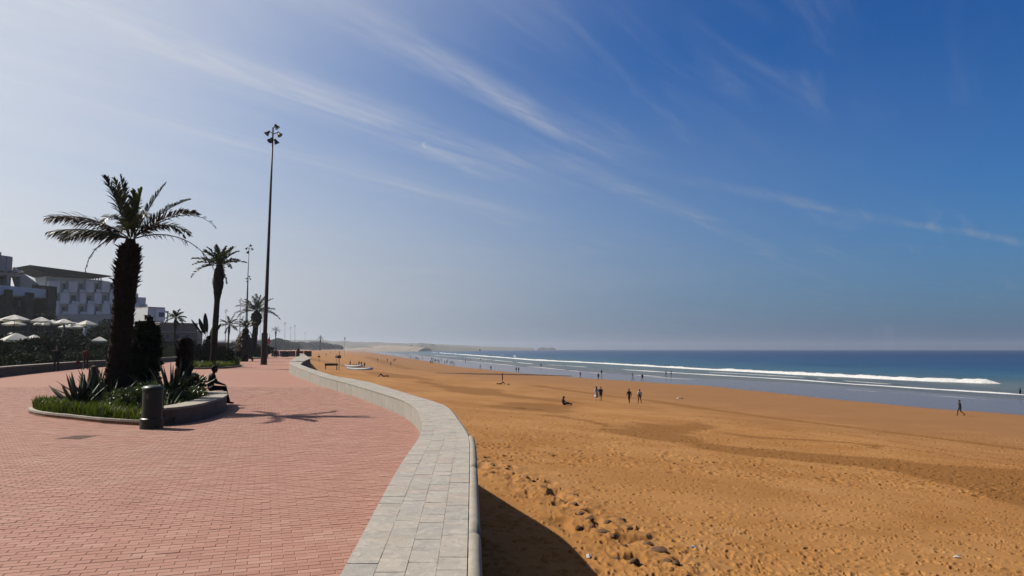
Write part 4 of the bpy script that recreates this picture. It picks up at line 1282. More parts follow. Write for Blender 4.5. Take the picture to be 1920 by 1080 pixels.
# dried reddish flower stub of the yucca
pf = at_depth(171, 742, 19.3); pf.z = 0.1
stub = thing("dry_palm_stump", "short reddish brown dry palm stump behind the agave", "palm stump", pf)
link("trunk", trunk_mesh([(0, 0, -0.05), (0.02, 0, 0.5), (0.04, 0, 0.85), (0.05, 0, 1.02), (0.05, 0, 1.06)], [0.17, 0.15, 0.13, 0.09, 0.03], 12, 0.07, 8, mottled("red_stump", (0.10, 0.045, 0.02), (0.17, 0.08, 0.04), 12), 24), stub)
# tall dark plant hard against the trunk, and the headless trunk
pG = at_depth(268, 768, 19.6); pG.z = 0.08
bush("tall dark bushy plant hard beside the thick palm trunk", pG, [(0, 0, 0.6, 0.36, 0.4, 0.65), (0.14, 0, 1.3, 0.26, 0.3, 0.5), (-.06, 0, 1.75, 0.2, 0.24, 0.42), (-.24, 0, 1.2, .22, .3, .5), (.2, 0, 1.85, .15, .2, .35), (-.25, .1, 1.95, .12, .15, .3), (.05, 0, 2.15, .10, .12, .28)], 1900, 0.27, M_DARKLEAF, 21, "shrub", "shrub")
pH = at_depth(343, 748, 20.0); pH.z = 0.05
hd = thing("headless_palm", "thick headless dark palm trunk behind the bollard", "palm stump", pH)
link("trunk", trunk_mesh([(0, 0, -0.05), (0, 0, 0.6), (0.0, 0, 1.3), (0.0, 0, 1.78), (0, 0, 1.86)], [0.235, 0.205, 0.195, 0.20, 0.13], 16, 0.06, 9, rings=40), hd)
m_ = MB(); r2 = random.Random(6)
for k in range(330):
    a = r2.uniform(0, 6.28); z = r2.uniform(0.1, 1.75); o_ = Vector((math.cos(a), math.sin(a), 0)); t_ = Vector((-math.sin(a), math.cos(a), 0))
    b = o_ * 0.18 + Vector((0, 0, z)); tip = b + (o_ + Vector((0, 0, 1.1))).normalized() * r2.uniform(0.06, 0.14)
    m_.add([b - t_ * .035, b + t_ * .035, tip + t_ * .012, tip - t_ * .012, b - Vector((0, 0, .04)) + o_ * .03], [(0, 1, 2, 3), (4, 1, 0), (0, 3, 4), (1, 4, 2), (2, 4, 3)])
m_.build("leaf_stubs", M_TRUNK, hd)
# leafy shrubs in the bed
pI = at_depth(245, 778, 16.6); pI.z = 0.08
bush("glossy leaved low shrub in front of the thick palm trunk", pI, [(0, 0, 0.34, 0.5, 0.4, 0.34), (0.35, 0.1, 0.5, 0.35, 0.3, 0.3), (-0.4, 0.1, 0.3, 0.35, 0.3, 0.3)], 1100, 0.12, M_LEAF, 31)
pJ = at_depth(352, 762, 19.2); pJ.z = 0.05
bush("rounded green shrub beside the seated man", pJ, [(0, 0, 0.42, 0.38, 0.42, 0.42), (0.1, 0.2, 0.6, 0.28, 0.3, 0.30), (-.25, -.3, 0.35, .4, .4, .35)], 1700, 0.13, M_LEAF, 32)
pK = at_depth(300, 766, 18.0); pK.z = 0.05
bush("low dark shrub filling the bed behind the bench wall", pK, [(0, 0, 0.3, 0.6, 0.5, 0.3), (0.5, 0.5, 0.3, 0.5, 0.5, 0.3)], 1300, 0.11, M_LEAF, 33)

# ------------------------------------------------------------------ green bollard
M_BOLL = mottled("bollard_green", (0.020, 0.032, 0.022), (0.032, 0.046, 0.032), 20, rough=0.42, spec=0.25, bmp=0.05)
bo = onplane(284, 803.5, 0.0); bo = Vector((bo.x, bo.y, 0))
boll = thing("bollard", "stout dark green bollard with domed top in front of the planter", "bollard", bo)
MB().lathe([(0.19, 0.075), (0.19, 0.76), (0.184, 0.765)], 28).build("post", M_BOLL, boll, smooth=False)
MB().lathe([(0.205, 0.0), (0.218, 0.004), (0.218, 0.20), (0.20, 0.215), (0.191, 0.22)], 28).build("base_collar", M_BOLL, boll)
MB().lathe([(0.198, 0.752), (0.203, 0.772), (0.198, 0.806), (0.178, 0.838), (0.12, 0.862), (0.05, 0.870), (0.004, 0.872)], 28).build("dome_cap", M_BOLL, boll, smooth=True)
MB().box(-0.03, 0.006, -0.1925, -0.1885, 0.60, 0.70).build("badge", material("badge", color=(0.16, 0.18, 0.15), rough=0.4), boll)
MB().tube([(0.19, 0.0, 0.70), (0.222, 0.0, 0.68), (0.222, 0.0, 0.40), (0.19, 0.0, 0.38)], 0.009, 6).build("side_bracket", M_BOLL, boll)

# ------------------------------------------------------------------ farther palms
def palm(label, loc, h, r0, crown, nf, L, seed, lean=(0, 0), boots=1.5, group="date palms along the promenade", leaf=0.42, dead=0, e_lo=-15):
    t = thing("palm_tree", label, "palm tree", loc, 0, group)
    top = Vector((lean[0], lean[1], h))
    link("trunk", trunk_mesh([(0, 0, -0.1), top * 0.33, top * 0.68, top * 0.80, top * 0.93, top, top + Vector((0, 0, 0.35))], [r0, r0 * .92, r0 * .9, r0 * boots, r0 * boots * 1.05, r0 * 1.0, r0 * .3], 12, 0.09, seed, rings=44), t)
    r = random.Random(seed)
    protos = []
    for k in range(nf):
        u = (k + 0.5) / nf
        el = 82 - (82 - e_lo) * u ** 0.85 + r.uniform(-8, 8); az = k * 137.5 + r.uniform(-14, 14)
        dr = 14 + 40 * u + r.uniform(-8, 8)
        link("frond", frond_mesh("frond", M_FROND, 0.03, L=L * r.uniform(0.85, 1.1) * (0.8 + 0.3 * u), e0=R(el), droop=R(dr), az=R(az), leaf=leaf, n=26, vee=0.5, width=0.045, bare=0.14, seed=seed * 50 + k, curl=1.5), t, top + Vector((0, 0, 0.1)))
    for k in range(dead):
        az = r.uniform(0, 360)
        link("dead_frond", frond_mesh("dead_frond", M_FROND_RED, 0.025, L=L * 0.7, e0=R(-25), droop=R(60), az=R(az), leaf=leaf * .6, n=16, vee=-0.3, width=0.04, seed=seed * 70 + k, curl=0.8), t, top + Vector((0, 0, -0.15)))
    return t
palm("tall slender date palm standing on the second planted island", at_depth(398, 690, 58) * 1.0 - Vector((0, 0, 0)), 8.35, 0.26, None, 21, 2.3, 4, (0.3, 0), 1.5, leaf=0.40, dead=2, e_lo=2)
p3_ = onplane(474, 672, 0); palm("date palm with swollen crown base on the dark bushy island by the lamp mast", Vector((p3_.x, p3_.y, 0)), 7.8, 0.5, None, 22, 3.7, 6, (0.45, 0), 1.75, leaf=0.75, dead=4, e_lo=-5)
for (px, d, h, L, lab, sd_) in [(325, 118, 6.6, 1.9, "small date palm in front of the tan pavilion", 13), (427, 165, 7.0, 3.0, "small shaggy date palm beside the far kiosk", 14),
                                (618 - 18, 760, 12.5, 4.5, "distant palm poking above the far tree line", 15), (516 , 520, 15, 4.0, "far hazy palm beside the red flag", 16)]:
    q = at_depth(px, 650, d); q.z = 0
    palm(lab, q, h, 0.16 * max(1, d / 100) ** .5, None, 14, L, sd_, (0.2, 0), 1.4, leaf=0.5 * max(1, L / 2.5), dead=3)
# fix the slender palm to the ground
for o in [x for x in COL.objects if x.name.startswith("palm_tree")]: o.location.z = 0.0

# traveller palm with paddle leaves
q = onplane(383, 688.5, 0)
tv = thing("banana_plant", "tall plant with upright paddle leaves beside the slender palm", "banana plant", Vector((q.x, q.y + 0.5, 0)))
link("trunk", trunk_mesh([(0, 0, 0), (0, 0, 1.2), (0, 0, 2.3)], [0.34, 0.30, 0.22], 12, 0.08, 3, rings=20), tv)
def paddle(L, wid, az, e0, dr):
    N = 12; vs = []; fs = []; a = R(az); s_ = Vector((-math.sin(a), math.cos(a), 0)); p = Vector((0, 0, 0))
    for i in range(N + 1):
        u = i / N; e = R(e0) - R(dr) * u ** 1.6
        d_ = Vector((math.cos(e) * math.cos(a), math.cos(e) * math.sin(a), math.sin(e)))
        if i: p = p + d_ * L / N
        up = s_.cross(d_)
        w_ = 0.03 if u < 0.35 else wid * math.sin(math.pi * min(1, (u - 0.33) / 0.67 * 0.93 + 0.04)) ** 0.6
        vs += [p - s_ * w_ + up * w_ * .4, p + up * .0, p + s_ * w_ + up * w_ * .4]
    for i in range(N):
        fs += [(i * 3, i * 3 + 1, i * 3 + 4, i * 3 + 3), (i * 3 + 1, i * 3 + 2, i * 3 + 5, i * 3 + 4)]
    m_ = MB(); m_.add(vs, fs); return m_.mesh("leaf", M_DARKLEAF)
for k, (L, wd, az, e0, dr) in enumerate([(2.6, .27, 178, 62, 18), (2.7, .26, 150, 84, 8), (2.6, .26, 20, 76, 14), (2.2, .25, 340, 60, 20), (2.4, .26, 250, 70, 15), (2.2, .25, 80, 66, 20), (1.8, .22, 300, 40, 40), (1.7, .22, 210, 30, 40)]):
    link("leaf", paddle(L, wd, az, e0, dr), tv, (0, 0, 2.1))
# shaggy hanging palm
q = onplane(434, 679, 0)
sp = thing("shaggy_palm", "short shaggy palm with a skirt of hanging dead fronds", "palm tree", Vector((q.x, q.y + 4, 0)))
link("trunk", trunk_mesh([(0, 0, 0), (0, 0, 2), (0.1, 0, 4.0), (.1, 0, 4.3)], [0.5, 0.55, 0.4, .1], 12, 0.08, 5, rings=24), sp)
for k in range(30):
    hz_ = 1.4 + 2.6 * (k / 30)
    link("dead_frond", frond_mesh("dead_frond", M_FROND_RED, 0.03, L=1.9, e0=R(20), droop=R(115), az=R(k * 137.5), leaf=0.5, n=16, vee=-0.2, width=0.06, seed=900 + k, curl=0.6), sp, (0, 0, hz_))
for k in range(9):
    link("frond", frond_mesh("frond", M_FROND, 0.03, L=1.6, e0=R(75 - 6 * k), droop=R(70), az=R(k * 137.5 + 160), leaf=0.5, n=16, vee=0.3, width=0.05, seed=950 + k), sp, (0.1, 0, 4.2))

# ------------------------------------------------------------------ second and third planted islands
def island(name, pts, h, lab_soil, lab_kerb):
    k = thing("planter_kerb", lab_kerb, "kerb")
    sm = smooth_path(pts + [pts[0]], 6)
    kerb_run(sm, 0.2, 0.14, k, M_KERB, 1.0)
    poly = [(a + (sum(p[0] for p in pts) / len(pts) - a) * .03, b + (sum(p[1] for p in pts) / len(pts) - b) * .03) for a, b in sm[:-1]]
    mound(poly, h, name, lab_soil, 0.05)
    return poly
def gp(px, py): v = onplane(px, py, 0); return (v.x, v.y)
i2 = island("island_soil", [gp(330, 691), gp(360, 692.5), gp(400, 691.8), gp(435, 690), gp(451, 686.5), gp(444, 682), gp(420, 680), gp(370, 682), gp(335, 685.5)], 0.4, "soil of the second planted island", "low kerb round the second planted island")
zf2 = lambda x, y: 0.15 + 0 * x
blades("grass", "bright grass edging the second planted island", i2, 9000, 0.25, 0.55, M_GRASS, zf2, wid=0.035, seed=2)
q = onplane(425, 688, 0); bush("low yellow green shrub at the tip of the second island", Vector((q.x, q.y + .5, .1)), [(0, 0, 0.4, 1.0, 0.8, 0.45), (-1.0, .6, 0.6, 0.8, .8, .6)], 1500, 0.22, M_GRASS, 41)
q = onplane(400, 689, 0); bush("dark shrub at the foot of the slender palm", Vector((q.x, q.y + 2, .1)), [(0, 0, 0.8, 1.0, 0.8, 0.9), (-1.2, .6, 1.0, 0.9, .8, 1.1)], 1800, 0.26, M_DARKLEAF, 42)
q = onplane(376, 689, 0); bush("dark shrub at the foot of the paddle leaved plant", Vector((q.x - .4, q.y + .6, .1)), [(0, 0, 0.9, 0.9, 0.8, 1.0), (0.6, .6, 1.6, 0.6, .6, 1.0)], 1800, 0.26, M_DARKLEAF, 43)
i3 = island("island_soil", [gp(446, 673.5), gp(470, 673.2), gp(493, 672), gp(492, 669), gp(470, 667.5), gp(447, 668.5)], 0.4, "soil of the third planted island", "low kerb round the third planted island")
for k, (px, py, hh_, lab) in enumerate([(456, 672, 2.0, "dark shrub at the inland end of the third island"), (470, 671.6, 1.7, "dark shrub at the foot of the swollen palm"), (484, 671, 1.9, "dark shrub at the beach end of the third island")]):
    q = onplane(px, py, 0); bush(lab, Vector((q.x, q.y + 1.5, .1)), [(0, 0, hh_ * .5, 1.7, 1.5, hh_ * .5), (.7, 1, hh_ * .7, 1.2, 1.2, hh_ * .4)], 1900, 0.32, M_DARKLEAF, 44 + k)
# ------------------------------------------------------------------ hotel quarter
M_WHITE = mottled("white_render", (1.25, 1.25, 1.27), (1.4, 1.4, 1.42), 0.5, use_pos=True, bmp=0.1)
M_CREAM = mottled("cream_render", (0.75, 0.69, 0.62), (0.86, 0.79, 0.71), 0.5, use_pos=True, bmp=0.1)
M_BROWN = mottled("brown_stone", (0.10, 0.075, 0.05), (0.15, 0.11, 0.075), 2.0, use_pos=True)
M_TAN = mottled("tan_render", (0.40, 0.33, 0.265), (0.48, 0.405, 0.33), 0.6, use_pos=True, bmp=0.1)
M_ROOFDARK = mottled("dark_roof_boards", (0.035, 0.028, 0.022), (0.055, 0.042, 0.032), 1.2, use_pos=True)
M_PANE = material("window_pane", color=(0.03, 0.035, 0.05), rough=0.12, spec=0.5)
M_FRAME = material("window_frame", color=(1.2, 1.2, 1.2), rough=0.6)
M_RAILW = material("white_rail", color=(1.3, 1.3, 1.3), rough=0.6)
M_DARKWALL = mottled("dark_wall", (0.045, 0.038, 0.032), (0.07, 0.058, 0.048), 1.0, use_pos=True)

class Facade:
    """a wall standing between two sight lines at given distances"""
    def __init__(self, pxa, da, pxb, db):
        self.a = at_depth(pxa, 600, da); self.b = at_depth(pxb, 600, db); self.a.z = self.b.z = 0
        self.U = (self.b - self.a).normalized(); self.W = Vector((-self.U.y, self.U.x, 0))
        if self.W.y < 0: self.W = -self.W            # away from the viewer
    def u(self, px):
        d = ray(px, 600); d.z = 0
        # intersect the sight line with the wall
        A = self.a; U = self.U
        den = d.x * U.y - d.y * U.x
        t = (A.x * U.y - A.y * U.x) / den
        return (d * t - A).dot(U)
    def z(self, px, py):
        p = self.a + self.U * self.u(px)
        return at_depth(px, py, p.y).z
    def box(self, m, u0, u1, w0, w1, z0, z1):
        o = self.a
        c = [o + self.U * u + self.W * w for u, w in ((u0, w0), (u1, w0), (u1, w1), (u0, w1))]
        m.hexa([(p.x, p.y, z0) for p in c], [(p.x, p.y, z1) for p in c])
        return m
    def prism(self, m, pts, w0, w1):
        """pts = [(u, z)] polygon extruded along W"""
        o = self.a; n = len(pts)
        vs = [tuple((o + self.U * u + self.W * w0)[:2]) + (z,) for u, z in pts] + [tuple((o + self.U * u + self.W * w1)[:2]) + (z,) for u, z in pts]
        fs = [tuple(range(n)), tuple(reversed(range(n, 2 * n)))] + [(i, n + i, n + (i + 1) % n, (i + 1) % n) for i in range(n)]
        m.add(vs, fs)
        return m

# terraced front wing at the left
fa = Facade(-60, 124, 100, 141)
wing = thing("terrace_wing", "cream hotel wing with brown pillars and deep balcony openings", "building")
Z = fa.z; Uu = fa.u
m_ = MB(); fa.box(m_, Uu(-60), Uu(84), 0, 0.35, Z(40, 555), Z(40, 538.5)); m_.build("balcony_parapet", M_WHITE, wing)
m_ = MB(); fa.box(m_, Uu(-60), Uu(84), 0.36, 9, Z(40, 557), Z(40, 553)); m_.build("balcony_floor", M_CREAM, wing)
m_ = MB(); fa.box(m_, Uu(-60), Uu(57), 2.2, 9, Z(30, 516.5), Z(30, 507)); m_.build("roof_slab", M_CREAM, wing)
for a, b in ((-60, -22), (-4, 7), (27.5, 31.5), (52, 56)):
    m_ = MB(); fa.box(m_, Uu(a), Uu(b), 2.25, 3.2, Z(30, 556), Z(30, 516.3)); m_.build("opening_post", M_CREAM, wing)
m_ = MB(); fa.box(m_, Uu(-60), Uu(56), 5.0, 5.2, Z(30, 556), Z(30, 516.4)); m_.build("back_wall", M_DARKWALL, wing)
for a, b in ((8.5, 27), (32.5, 51)):
    fr = MB(); fa.box(fr, Uu(a), Uu(b), 4.7, 4.9, Z(30, 553), Z(30, 517.5)); w_ = fr.build("window", M_PANE, wing)
    for s in (0.33, 0.66):
        u_ = Uu(a) + (Uu(b) - Uu(a)) * s
        mm = MB(); fa.box(mm, u_ - 0.06, u_ + 0.06, 4.6, 4.69, Z(30, 553), Z(30, 518)); mm.build("mullion", M_DARKWALL, w_)
m_ = MB(); fa.box(m_, Uu(-60), Uu(21), 3.2, 8, Z(10, 506.9), Z(10, 470.5)); m_.build("roof_block", M_CREAM, wing)
m_ = MB(); fa.box(m_, Uu(21.1), Uu(43), 3.4, 8, Z(30, 506.9), Z(30, 478.5)); m_.build("roof_block", M_CREAM, wing)
m_ = MB(); fa.box(m_, Uu(33), Uu(43.2), 3.25, 3.39, Z(38, 506.9), Z(38, 481)); m_.build("roof_block_pier", M_CREAM, wing)
for a, b, t in ((4, 16, 543), (44, 57, 549), (83.5, 99, 537)):
    m_ = MB(); fa.box(m_, Uu(a), Uu(b), -0.6, 0.9 if t > 540 else 5, -0.5, Z((a + b) / 2, t)); m_.build("pillar", M_BROWN, wing)
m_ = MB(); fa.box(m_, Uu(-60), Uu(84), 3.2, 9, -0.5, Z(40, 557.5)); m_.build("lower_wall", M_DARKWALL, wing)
for a, b, t0, t1 in ((18, 33, 575, 557), (56, 66, 574, 559), (-20, 2, 580, 556)):
    m_ = MB(); fa.box(m_, Uu(a), Uu(b), 2.9, 3.19, Z(30, t0), Z(30, t1 + 1)); m_.build("wall_panel", M_CREAM, wing)
m_ = MB(); fa.box(m_, Uu(16), Uu(55), 1.2, 2.5, -0.5, Z(30, 575)); m_.build("lower_parapet", mottled("pinkish_render", (0.16, 0.115, 0.09), (0.20, 0.145, 0.115), 1, use_pos=True), wing)
# slanting stair walls
m_ = MB(); fa.prism(m_, [(Uu(44), Z(44, 506)), (Uu(46), Z(46, 501)), (Uu(96), Z(96, 535)), (Uu(96), Z(96, 540)), (Uu(56), Z(56, 540))], 3.3, 3.9); m_.build("stair_wall", M_CREAM, wing)
m_ = MB(); fa.prism(m_, [(Uu(46), Z(46, 500.5)), (Uu(47), Z(47, 499)), (Uu(97), Z(97, 534)), (Uu(96), Z(96, 535))], 3.25, 3.95); m_.build("stair_coping", M_WHITE, wing)
m_ = MB(); fa.prism(m_, [(Uu(100), Z(100, 556)), (Uu(126), Z(126, 582)), (Uu(126), Z(126, 590)), (Uu(100), Z(100, 575))], 4, 4.6); m_.build("stair_wall", M_CREAM, wing)
m_ = MB()
for k in range(9):
    u_ = Uu(58) + (Uu(83) - Uu(58)) * k / 8
    fa.box(m_, u_ - .05, u_ + .05, 0.1, 0.2, Z(70, 540), Z(70, 535.5))
fa.box(m_, Uu(57), Uu(84), 0.08, 0.22, Z(70, 535.4), Z(70, 534.5))
m_.build("balcony_railing", M_DARKWALL, wing)
o = wing

# white stepped hotel
fh = Facade(86, 188, 312, 214)
hotel = thing("hotel", "large white stepped hotel with staggered recessed windows", "hotel")
Z = fh.z; Uu = fh.u
def hz_(py): return Z(180, py)
blocks = [(86, 197, 521.5), (197.3, 226, 529), (226.3, 259, 541), (259.3, 277, 557)]
for a, b, t in blocks:
    m_ = MB(); fh.box(m_, Uu(a), Uu(b), 1.6, 14, -0.5, Z((a + b) / 2, t)); m_.build("wall", M_WHITE, hotel)
rows = [(527, 548.5, [(117, 126), (148, 158), (179, 188), (207, 216), (238, 246)]),
        (549.5, 570, [(103, 111), (134, 148), (164, 175), (194, 204), (222, 230), (250, 257)]),
        (570.5, 590, [(118, 128), (151, 163), (181, 191), (211, 220), (240, 248), (264, 272)])]
for t, b, rec in rows:
    end = 226 if t < 530 else (257.5 if t < 560 else 277)
    edges = [88] + [e for r_c in rec for e in r_c if e < end] + [end]
    if len(edges) % 2: edges = edges[:-1]
    for i in range(0, len(edges) - 1, 2):
        a, c = edges[i], edges[i + 1]
        m_ = MB()
        ua, uc = Uu(a), Uu(c)
        # bay with a slanting flank, standing in front of the wall
        top, bot = Z((a + c) / 2, t + 0.3), Z((a + c) / 2, b - 0.3)
        o_ = fh.a
        def pt(u, w, z): q = o_ + fh.U * u + fh.W * w; return (q.x, q.y, z)
        sl = min(1.3, (uc - ua) * .3)
        m_.hexa([pt(ua, 0, bot), pt(uc - sl, 0, bot), pt(uc, 1.59, bot), pt(ua, 1.59, bot)], [pt(ua, 0, top), pt(uc - sl, 0, top), pt(uc, 1.59, top), pt(ua, 1.59, top)])
        m_.build("bay", M_WHITE, hotel)
    for (a, c) in rec:
        if c > end: continue
        m_ = MB(); fh.box(m_, Uu(a) + .15, Uu(a) + (Uu(c) - Uu(a)) * .75, 1.45, 1.58, Z(a, b - 3.5), Z(a, t + 4)); w_ = m_.build("window", M_PANE, hotel)
        m_ = MB(); fh.box(m_, Uu(a) + .02, Uu(a) + .14, 1.40, 1.59, Z(a, b - 3), Z(a, t + 3.5)); m_.build("frame", M_FRAME, w_)
        m_ = MB(); fh.box(m_, Uu(a), Uu(c), 0.3, 0.45, Z(a, b - .4), Z(a, b - 6)); m_.build("balcony_front", M_WHITE, hotel)
m_ = MB(); fh.box(m_, Uu(86), Uu(277), 0, 1.58, -0.5, Z(180, 590.5)); m_.build("ground_storey", M_CREAM, hotel)
# sun canopy on the roof and its pergola posts
m_ = MB(); fh.prism(m_, [(Uu(46), Z(46, 497.5)), (Uu(125), Z(125, 507.5)), (Uu(206), Z(206, 518.5)), (Uu(193), Z(193, 520.3)), (Uu(84), Z(84, 517)), (Uu(60), Z(60, 507))], -1.5, 9); m_.build("roof_canopy", M_ROOFDARK, hotel)
for k in range(13):
    px = 132 + k * 5
    m_ = MB(); fh.box(m_, Uu(px), Uu(px + 1.6), 2.2, 2.5, Z(px, 527), Z(px, 520.4)); m_.build("pergola_post", M_RAILW, hotel)
m_ = MB(); fh.box(m_, Uu(130), Uu(197), 2.1, 2.19, Z(165, 524.2), Z(165, 523.2)); m_.build("pergola_rail", M_RAILW, hotel)

f2 = Facade(276, 176, 312, 180)
house = thing("white_house", "small flat roofed white house with a blue window at the end of the hotel", "house")
Z = f2.z; Uu = f2.u
m_ = MB(); f2.box(m_, Uu(276.5), Uu(308), 0, 9, -0.5, Z(292, 577)); m_.build("wall", M_WHITE, house)
m_ = MB(); f2.box(m_, Uu(276.3), Uu(308.4), -0.2, 9.2, Z(292, 577) + 0.003, Z(292, 575.8)); m_.build("roof_edge", M_CREAM, house)
m_ = MB(); f2.box(m_, Uu(291), Uu(308), -0.35, -0.005, Z(292, 601), Z(292, 578.5)); m_.build("bay", material("bright_render", color=(1.7, 1.7, 1.7), rough=.8), house)
m_ = MB(); f2.box(m_, Uu(296), Uu(306), -0.45, -0.36, Z(300, 594), Z(300, 586)); w_ = m_.build("window", material("blue_pane", color=(0.04, 0.05, 0.11), rough=.2), house)
m_ = MB(); f2.box(m_, Uu(295.2), Uu(306.8), -0.50, -0.37, Z(300, 595), Z(300, 594.1)); m_.build("sill", M_FRAME, w_)
m_ = MB(); f2.box(m_, Uu(308.5), Uu(320), 1, 4, Z(314, 584.6), Z(314, 583)); m_.build("awning", material("red_awning", color=(0.16, 0.045, 0.03), rough=.8), house)
for px in (310, 318):
    m_ = MB(); f2.box(m_, Uu(px), Uu(px + 1), 1.1, 1.3, -0.5, Z(314, 584.7)); m_.build("awning_post", M_BROWN, house)

f3 = Facade(300, 128, 380, 134)
pav = thing("pavilion", "low tan flat roofed pavilion behind the small date palm", "pavilion")
Z = f3.z; Uu = f3.u
m_ = MB(); f3.box(m_, Uu(300), Uu(371), 0, 10, Z(335, 640), Z(335, 606.5)); m_.build("wall", M_TAN, pav)
m_ = MB(); f3.box(m_, Uu(299.4), Uu(371.6), -0.25, 10.2, Z(335, 606.5) + .003, Z(335, 605.2)); m_.build("roof_edge", M_CREAM, pav)
m_ = MB(); f3.box(m_, Uu(299.6), Uu(371.4), -0.3, -0.004, Z(335, 623), Z(335, 621.4)); m_.build("cornice", M_CREAM, pav)
m_ = MB(); f3.box(m_, Uu(300.5), Uu(371), -0.05, 9, -0.5, Z(335, 640) - .003); m_.build("plinth", M_DARKWALL, pav)
m_ = MB(); f3.box(m_, Uu(371.2), Uu(388), 1.5, 9, -0.5, Z(380, 620)); m_.build("side_wall", M_CREAM, pav)
for px in (312, 330, 348):
    m_ = MB(); f3.box(m_, Uu(px), Uu(px + 7), -0.06, -0.003, Z(px, 637), Z(px, 627)); w_ = m_.build("window", M_PANE, pav)
    m_ = MB(); f3.box(m_, Uu(px) - .1, Uu(px + 7) + .1, -0.12, -0.004, Z(px, 638), Z(px, 637.1)); m_.build("sill", M_FRAME, w_)

# kiosk beyond the second island
f4 = Facade(404, 165, 428, 166)
kio = thing("beach_kiosk", "small kiosk with a low orange brown roof behind the slender palm", "kiosk")
Z = f4.z; Uu = f4.u
m_ = MB(); f4.box(m_, Uu(405), Uu(425), 0.5, 6, -0.3, Z(415, 648)); m_.build("wall", M_DARKWALL, kio)
m_ = MB(); f4.prism(m_, [(Uu(402), Z(402, 648)), (Uu(427.5), Z(427, 648)), (Uu(425), Z(425, 643.3)), (Uu(404), Z(404, 643.3))], -0.5, 7); m_.build("roof", mottled("orange_roof", (0.22, 0.105, 0.045), (0.28, 0.14, 0.06), 2, use_pos=True), kio)
m_ = MB(); f4.box(m_, Uu(404), Uu(424), 7.5, 12, Z(415, 646), Z(415, 639.8)); m_.build("rear_block", M_WHITE, kio)

# ------------------------------------------------------------------ terraces, border wall and hedges
def slab(poly, z0, z1, name, label, mat):
    n = len(poly); m_ = MB()
    m_.add([(a, b, z0) for a, b in poly] + [(a, b, z1) for a, b in poly], [tuple(reversed(range(n))), tuple(range(n, 2 * n))] + [(i, (i + 1) % n, n + (i + 1) % n, n + i) for i in range(n)])
    return tag(m_.build(name, mat), label, None, None, "structure")
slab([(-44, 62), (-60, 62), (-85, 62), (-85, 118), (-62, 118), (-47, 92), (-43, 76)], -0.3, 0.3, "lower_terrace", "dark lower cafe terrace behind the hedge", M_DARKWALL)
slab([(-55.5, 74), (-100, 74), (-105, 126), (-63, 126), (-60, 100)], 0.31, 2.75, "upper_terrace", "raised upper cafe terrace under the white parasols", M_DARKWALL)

bw_px = [(-330, 752), (-150, 726), (0, 707), (75, 698.5), (150, 691), (217, 686), (285, 681.5), (335, 677), (380, 673.5), (420, 669.5)]
bwp = [gp(*p) for p in bw_px]
bwall = thing("border_wall", "long low dark border wall with pale coping along the hedge", "wall")
bsm = smooth_path(bwp, 6)
for i in range(len(bsm) - 1):
    a, b = Vector((*bsm[i], 0)), Vector((*bsm[i + 1], 0)); t_ = (b - a).normalized(); n_ = Vector((-t_.y, t_.x, 0))
    e = t_ * .004
    m_ = MB(); z = Vector((0, 0, 1))
    m_.hexa([a + e - z * .3, b - e - z * .3, b - e + n_ * .34 - z * .3, a + e + n_ * .34 - z * .3], [a + e + z * .50, b - e + z * .50, b - e + n_ * .34 + z * .50, a + e + n_ * .34 + z * .50])
    m_.build("wall_section", mottled("border_stone", (0.11, 0.09, 0.07), (0.16, 0.13, 0.10), 2, use_pos=True) if i == 0 else bpy.data.materials["border_stone"], bwall)
    m_ = MB()
    m_.hexa([a + e - n_ * .04 + z * .502, b - e - n_ * .04 + z * .502, b - e + n_ * .40 + z * .502, a + e + n_ * .40 + z * .502], [a + e - n_ * .04 + z * .57, b - e - n_ * .04 + z * .57, b - e + n_ * .40 + z * .57, a + e + n_ * .40 + z * .57])
    m_.build("coping_stone", M_KERB, bwall)
# hedges: separate runs behind the wall
def hedge(label, pa, pb, hgt, wid, n, seed, size=0.22, z0=0.0, mat=None):
    a, b = Vector((*pa, z0)), Vector((*pb, z0)); t_ = (b - a).normalized(); n_ = Vector((-t_.y, t_.x, 0)); L = (b - a).length
    t = thing("hedge", label, "hedge", a, math.atan2(t_.y, t_.x), "hedges along the border wall")
    r = np.random.default_rng(seed)
    k = max(3, int(L / 1.6))
    blobs = [(L * (i + .5) / k, wid * .5 + r.normal(0, .12), hgt * .5 + r.normal(0, .05 * hgt), L / k * .9, wid * .6, hgt * r.uniform(.45, .58)) for i in range(k)]
    V_, F_ = leaf_cloud(n, blobs, size, seed, 0.6)
    V_[:, 2] = np.maximum(V_[:, 2], 0.02)
    link("foliage", np_mesh("foliage", V_, F_, mat or M_HEDGE), t)
    m_ = MB()
    for i in range(k): m_.tube([(L * (i + .5) / k, wid * .5, -0.05), (L * (i + .5) / k + .1, wid * .5 + .05, hgt * .6)], [.05, .02], 5)
    m_.build("stem", M_TRUNK, t)
def off(p, dx): return (p[0] - dx, p[1] + dx * 0.2)
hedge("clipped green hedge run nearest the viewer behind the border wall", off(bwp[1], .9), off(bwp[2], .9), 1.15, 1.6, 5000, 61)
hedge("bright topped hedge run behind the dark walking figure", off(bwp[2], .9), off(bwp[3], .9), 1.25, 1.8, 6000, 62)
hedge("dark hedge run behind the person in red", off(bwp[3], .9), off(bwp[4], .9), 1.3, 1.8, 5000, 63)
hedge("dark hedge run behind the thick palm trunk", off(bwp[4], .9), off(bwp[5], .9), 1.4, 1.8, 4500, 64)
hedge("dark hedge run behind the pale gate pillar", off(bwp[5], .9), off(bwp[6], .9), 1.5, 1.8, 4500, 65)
hedge("far dark hedge run before the tan pavilion", off(bwp[6], .9), off(bwp[8], .9), 1.9, 2.0, 5000, 66)
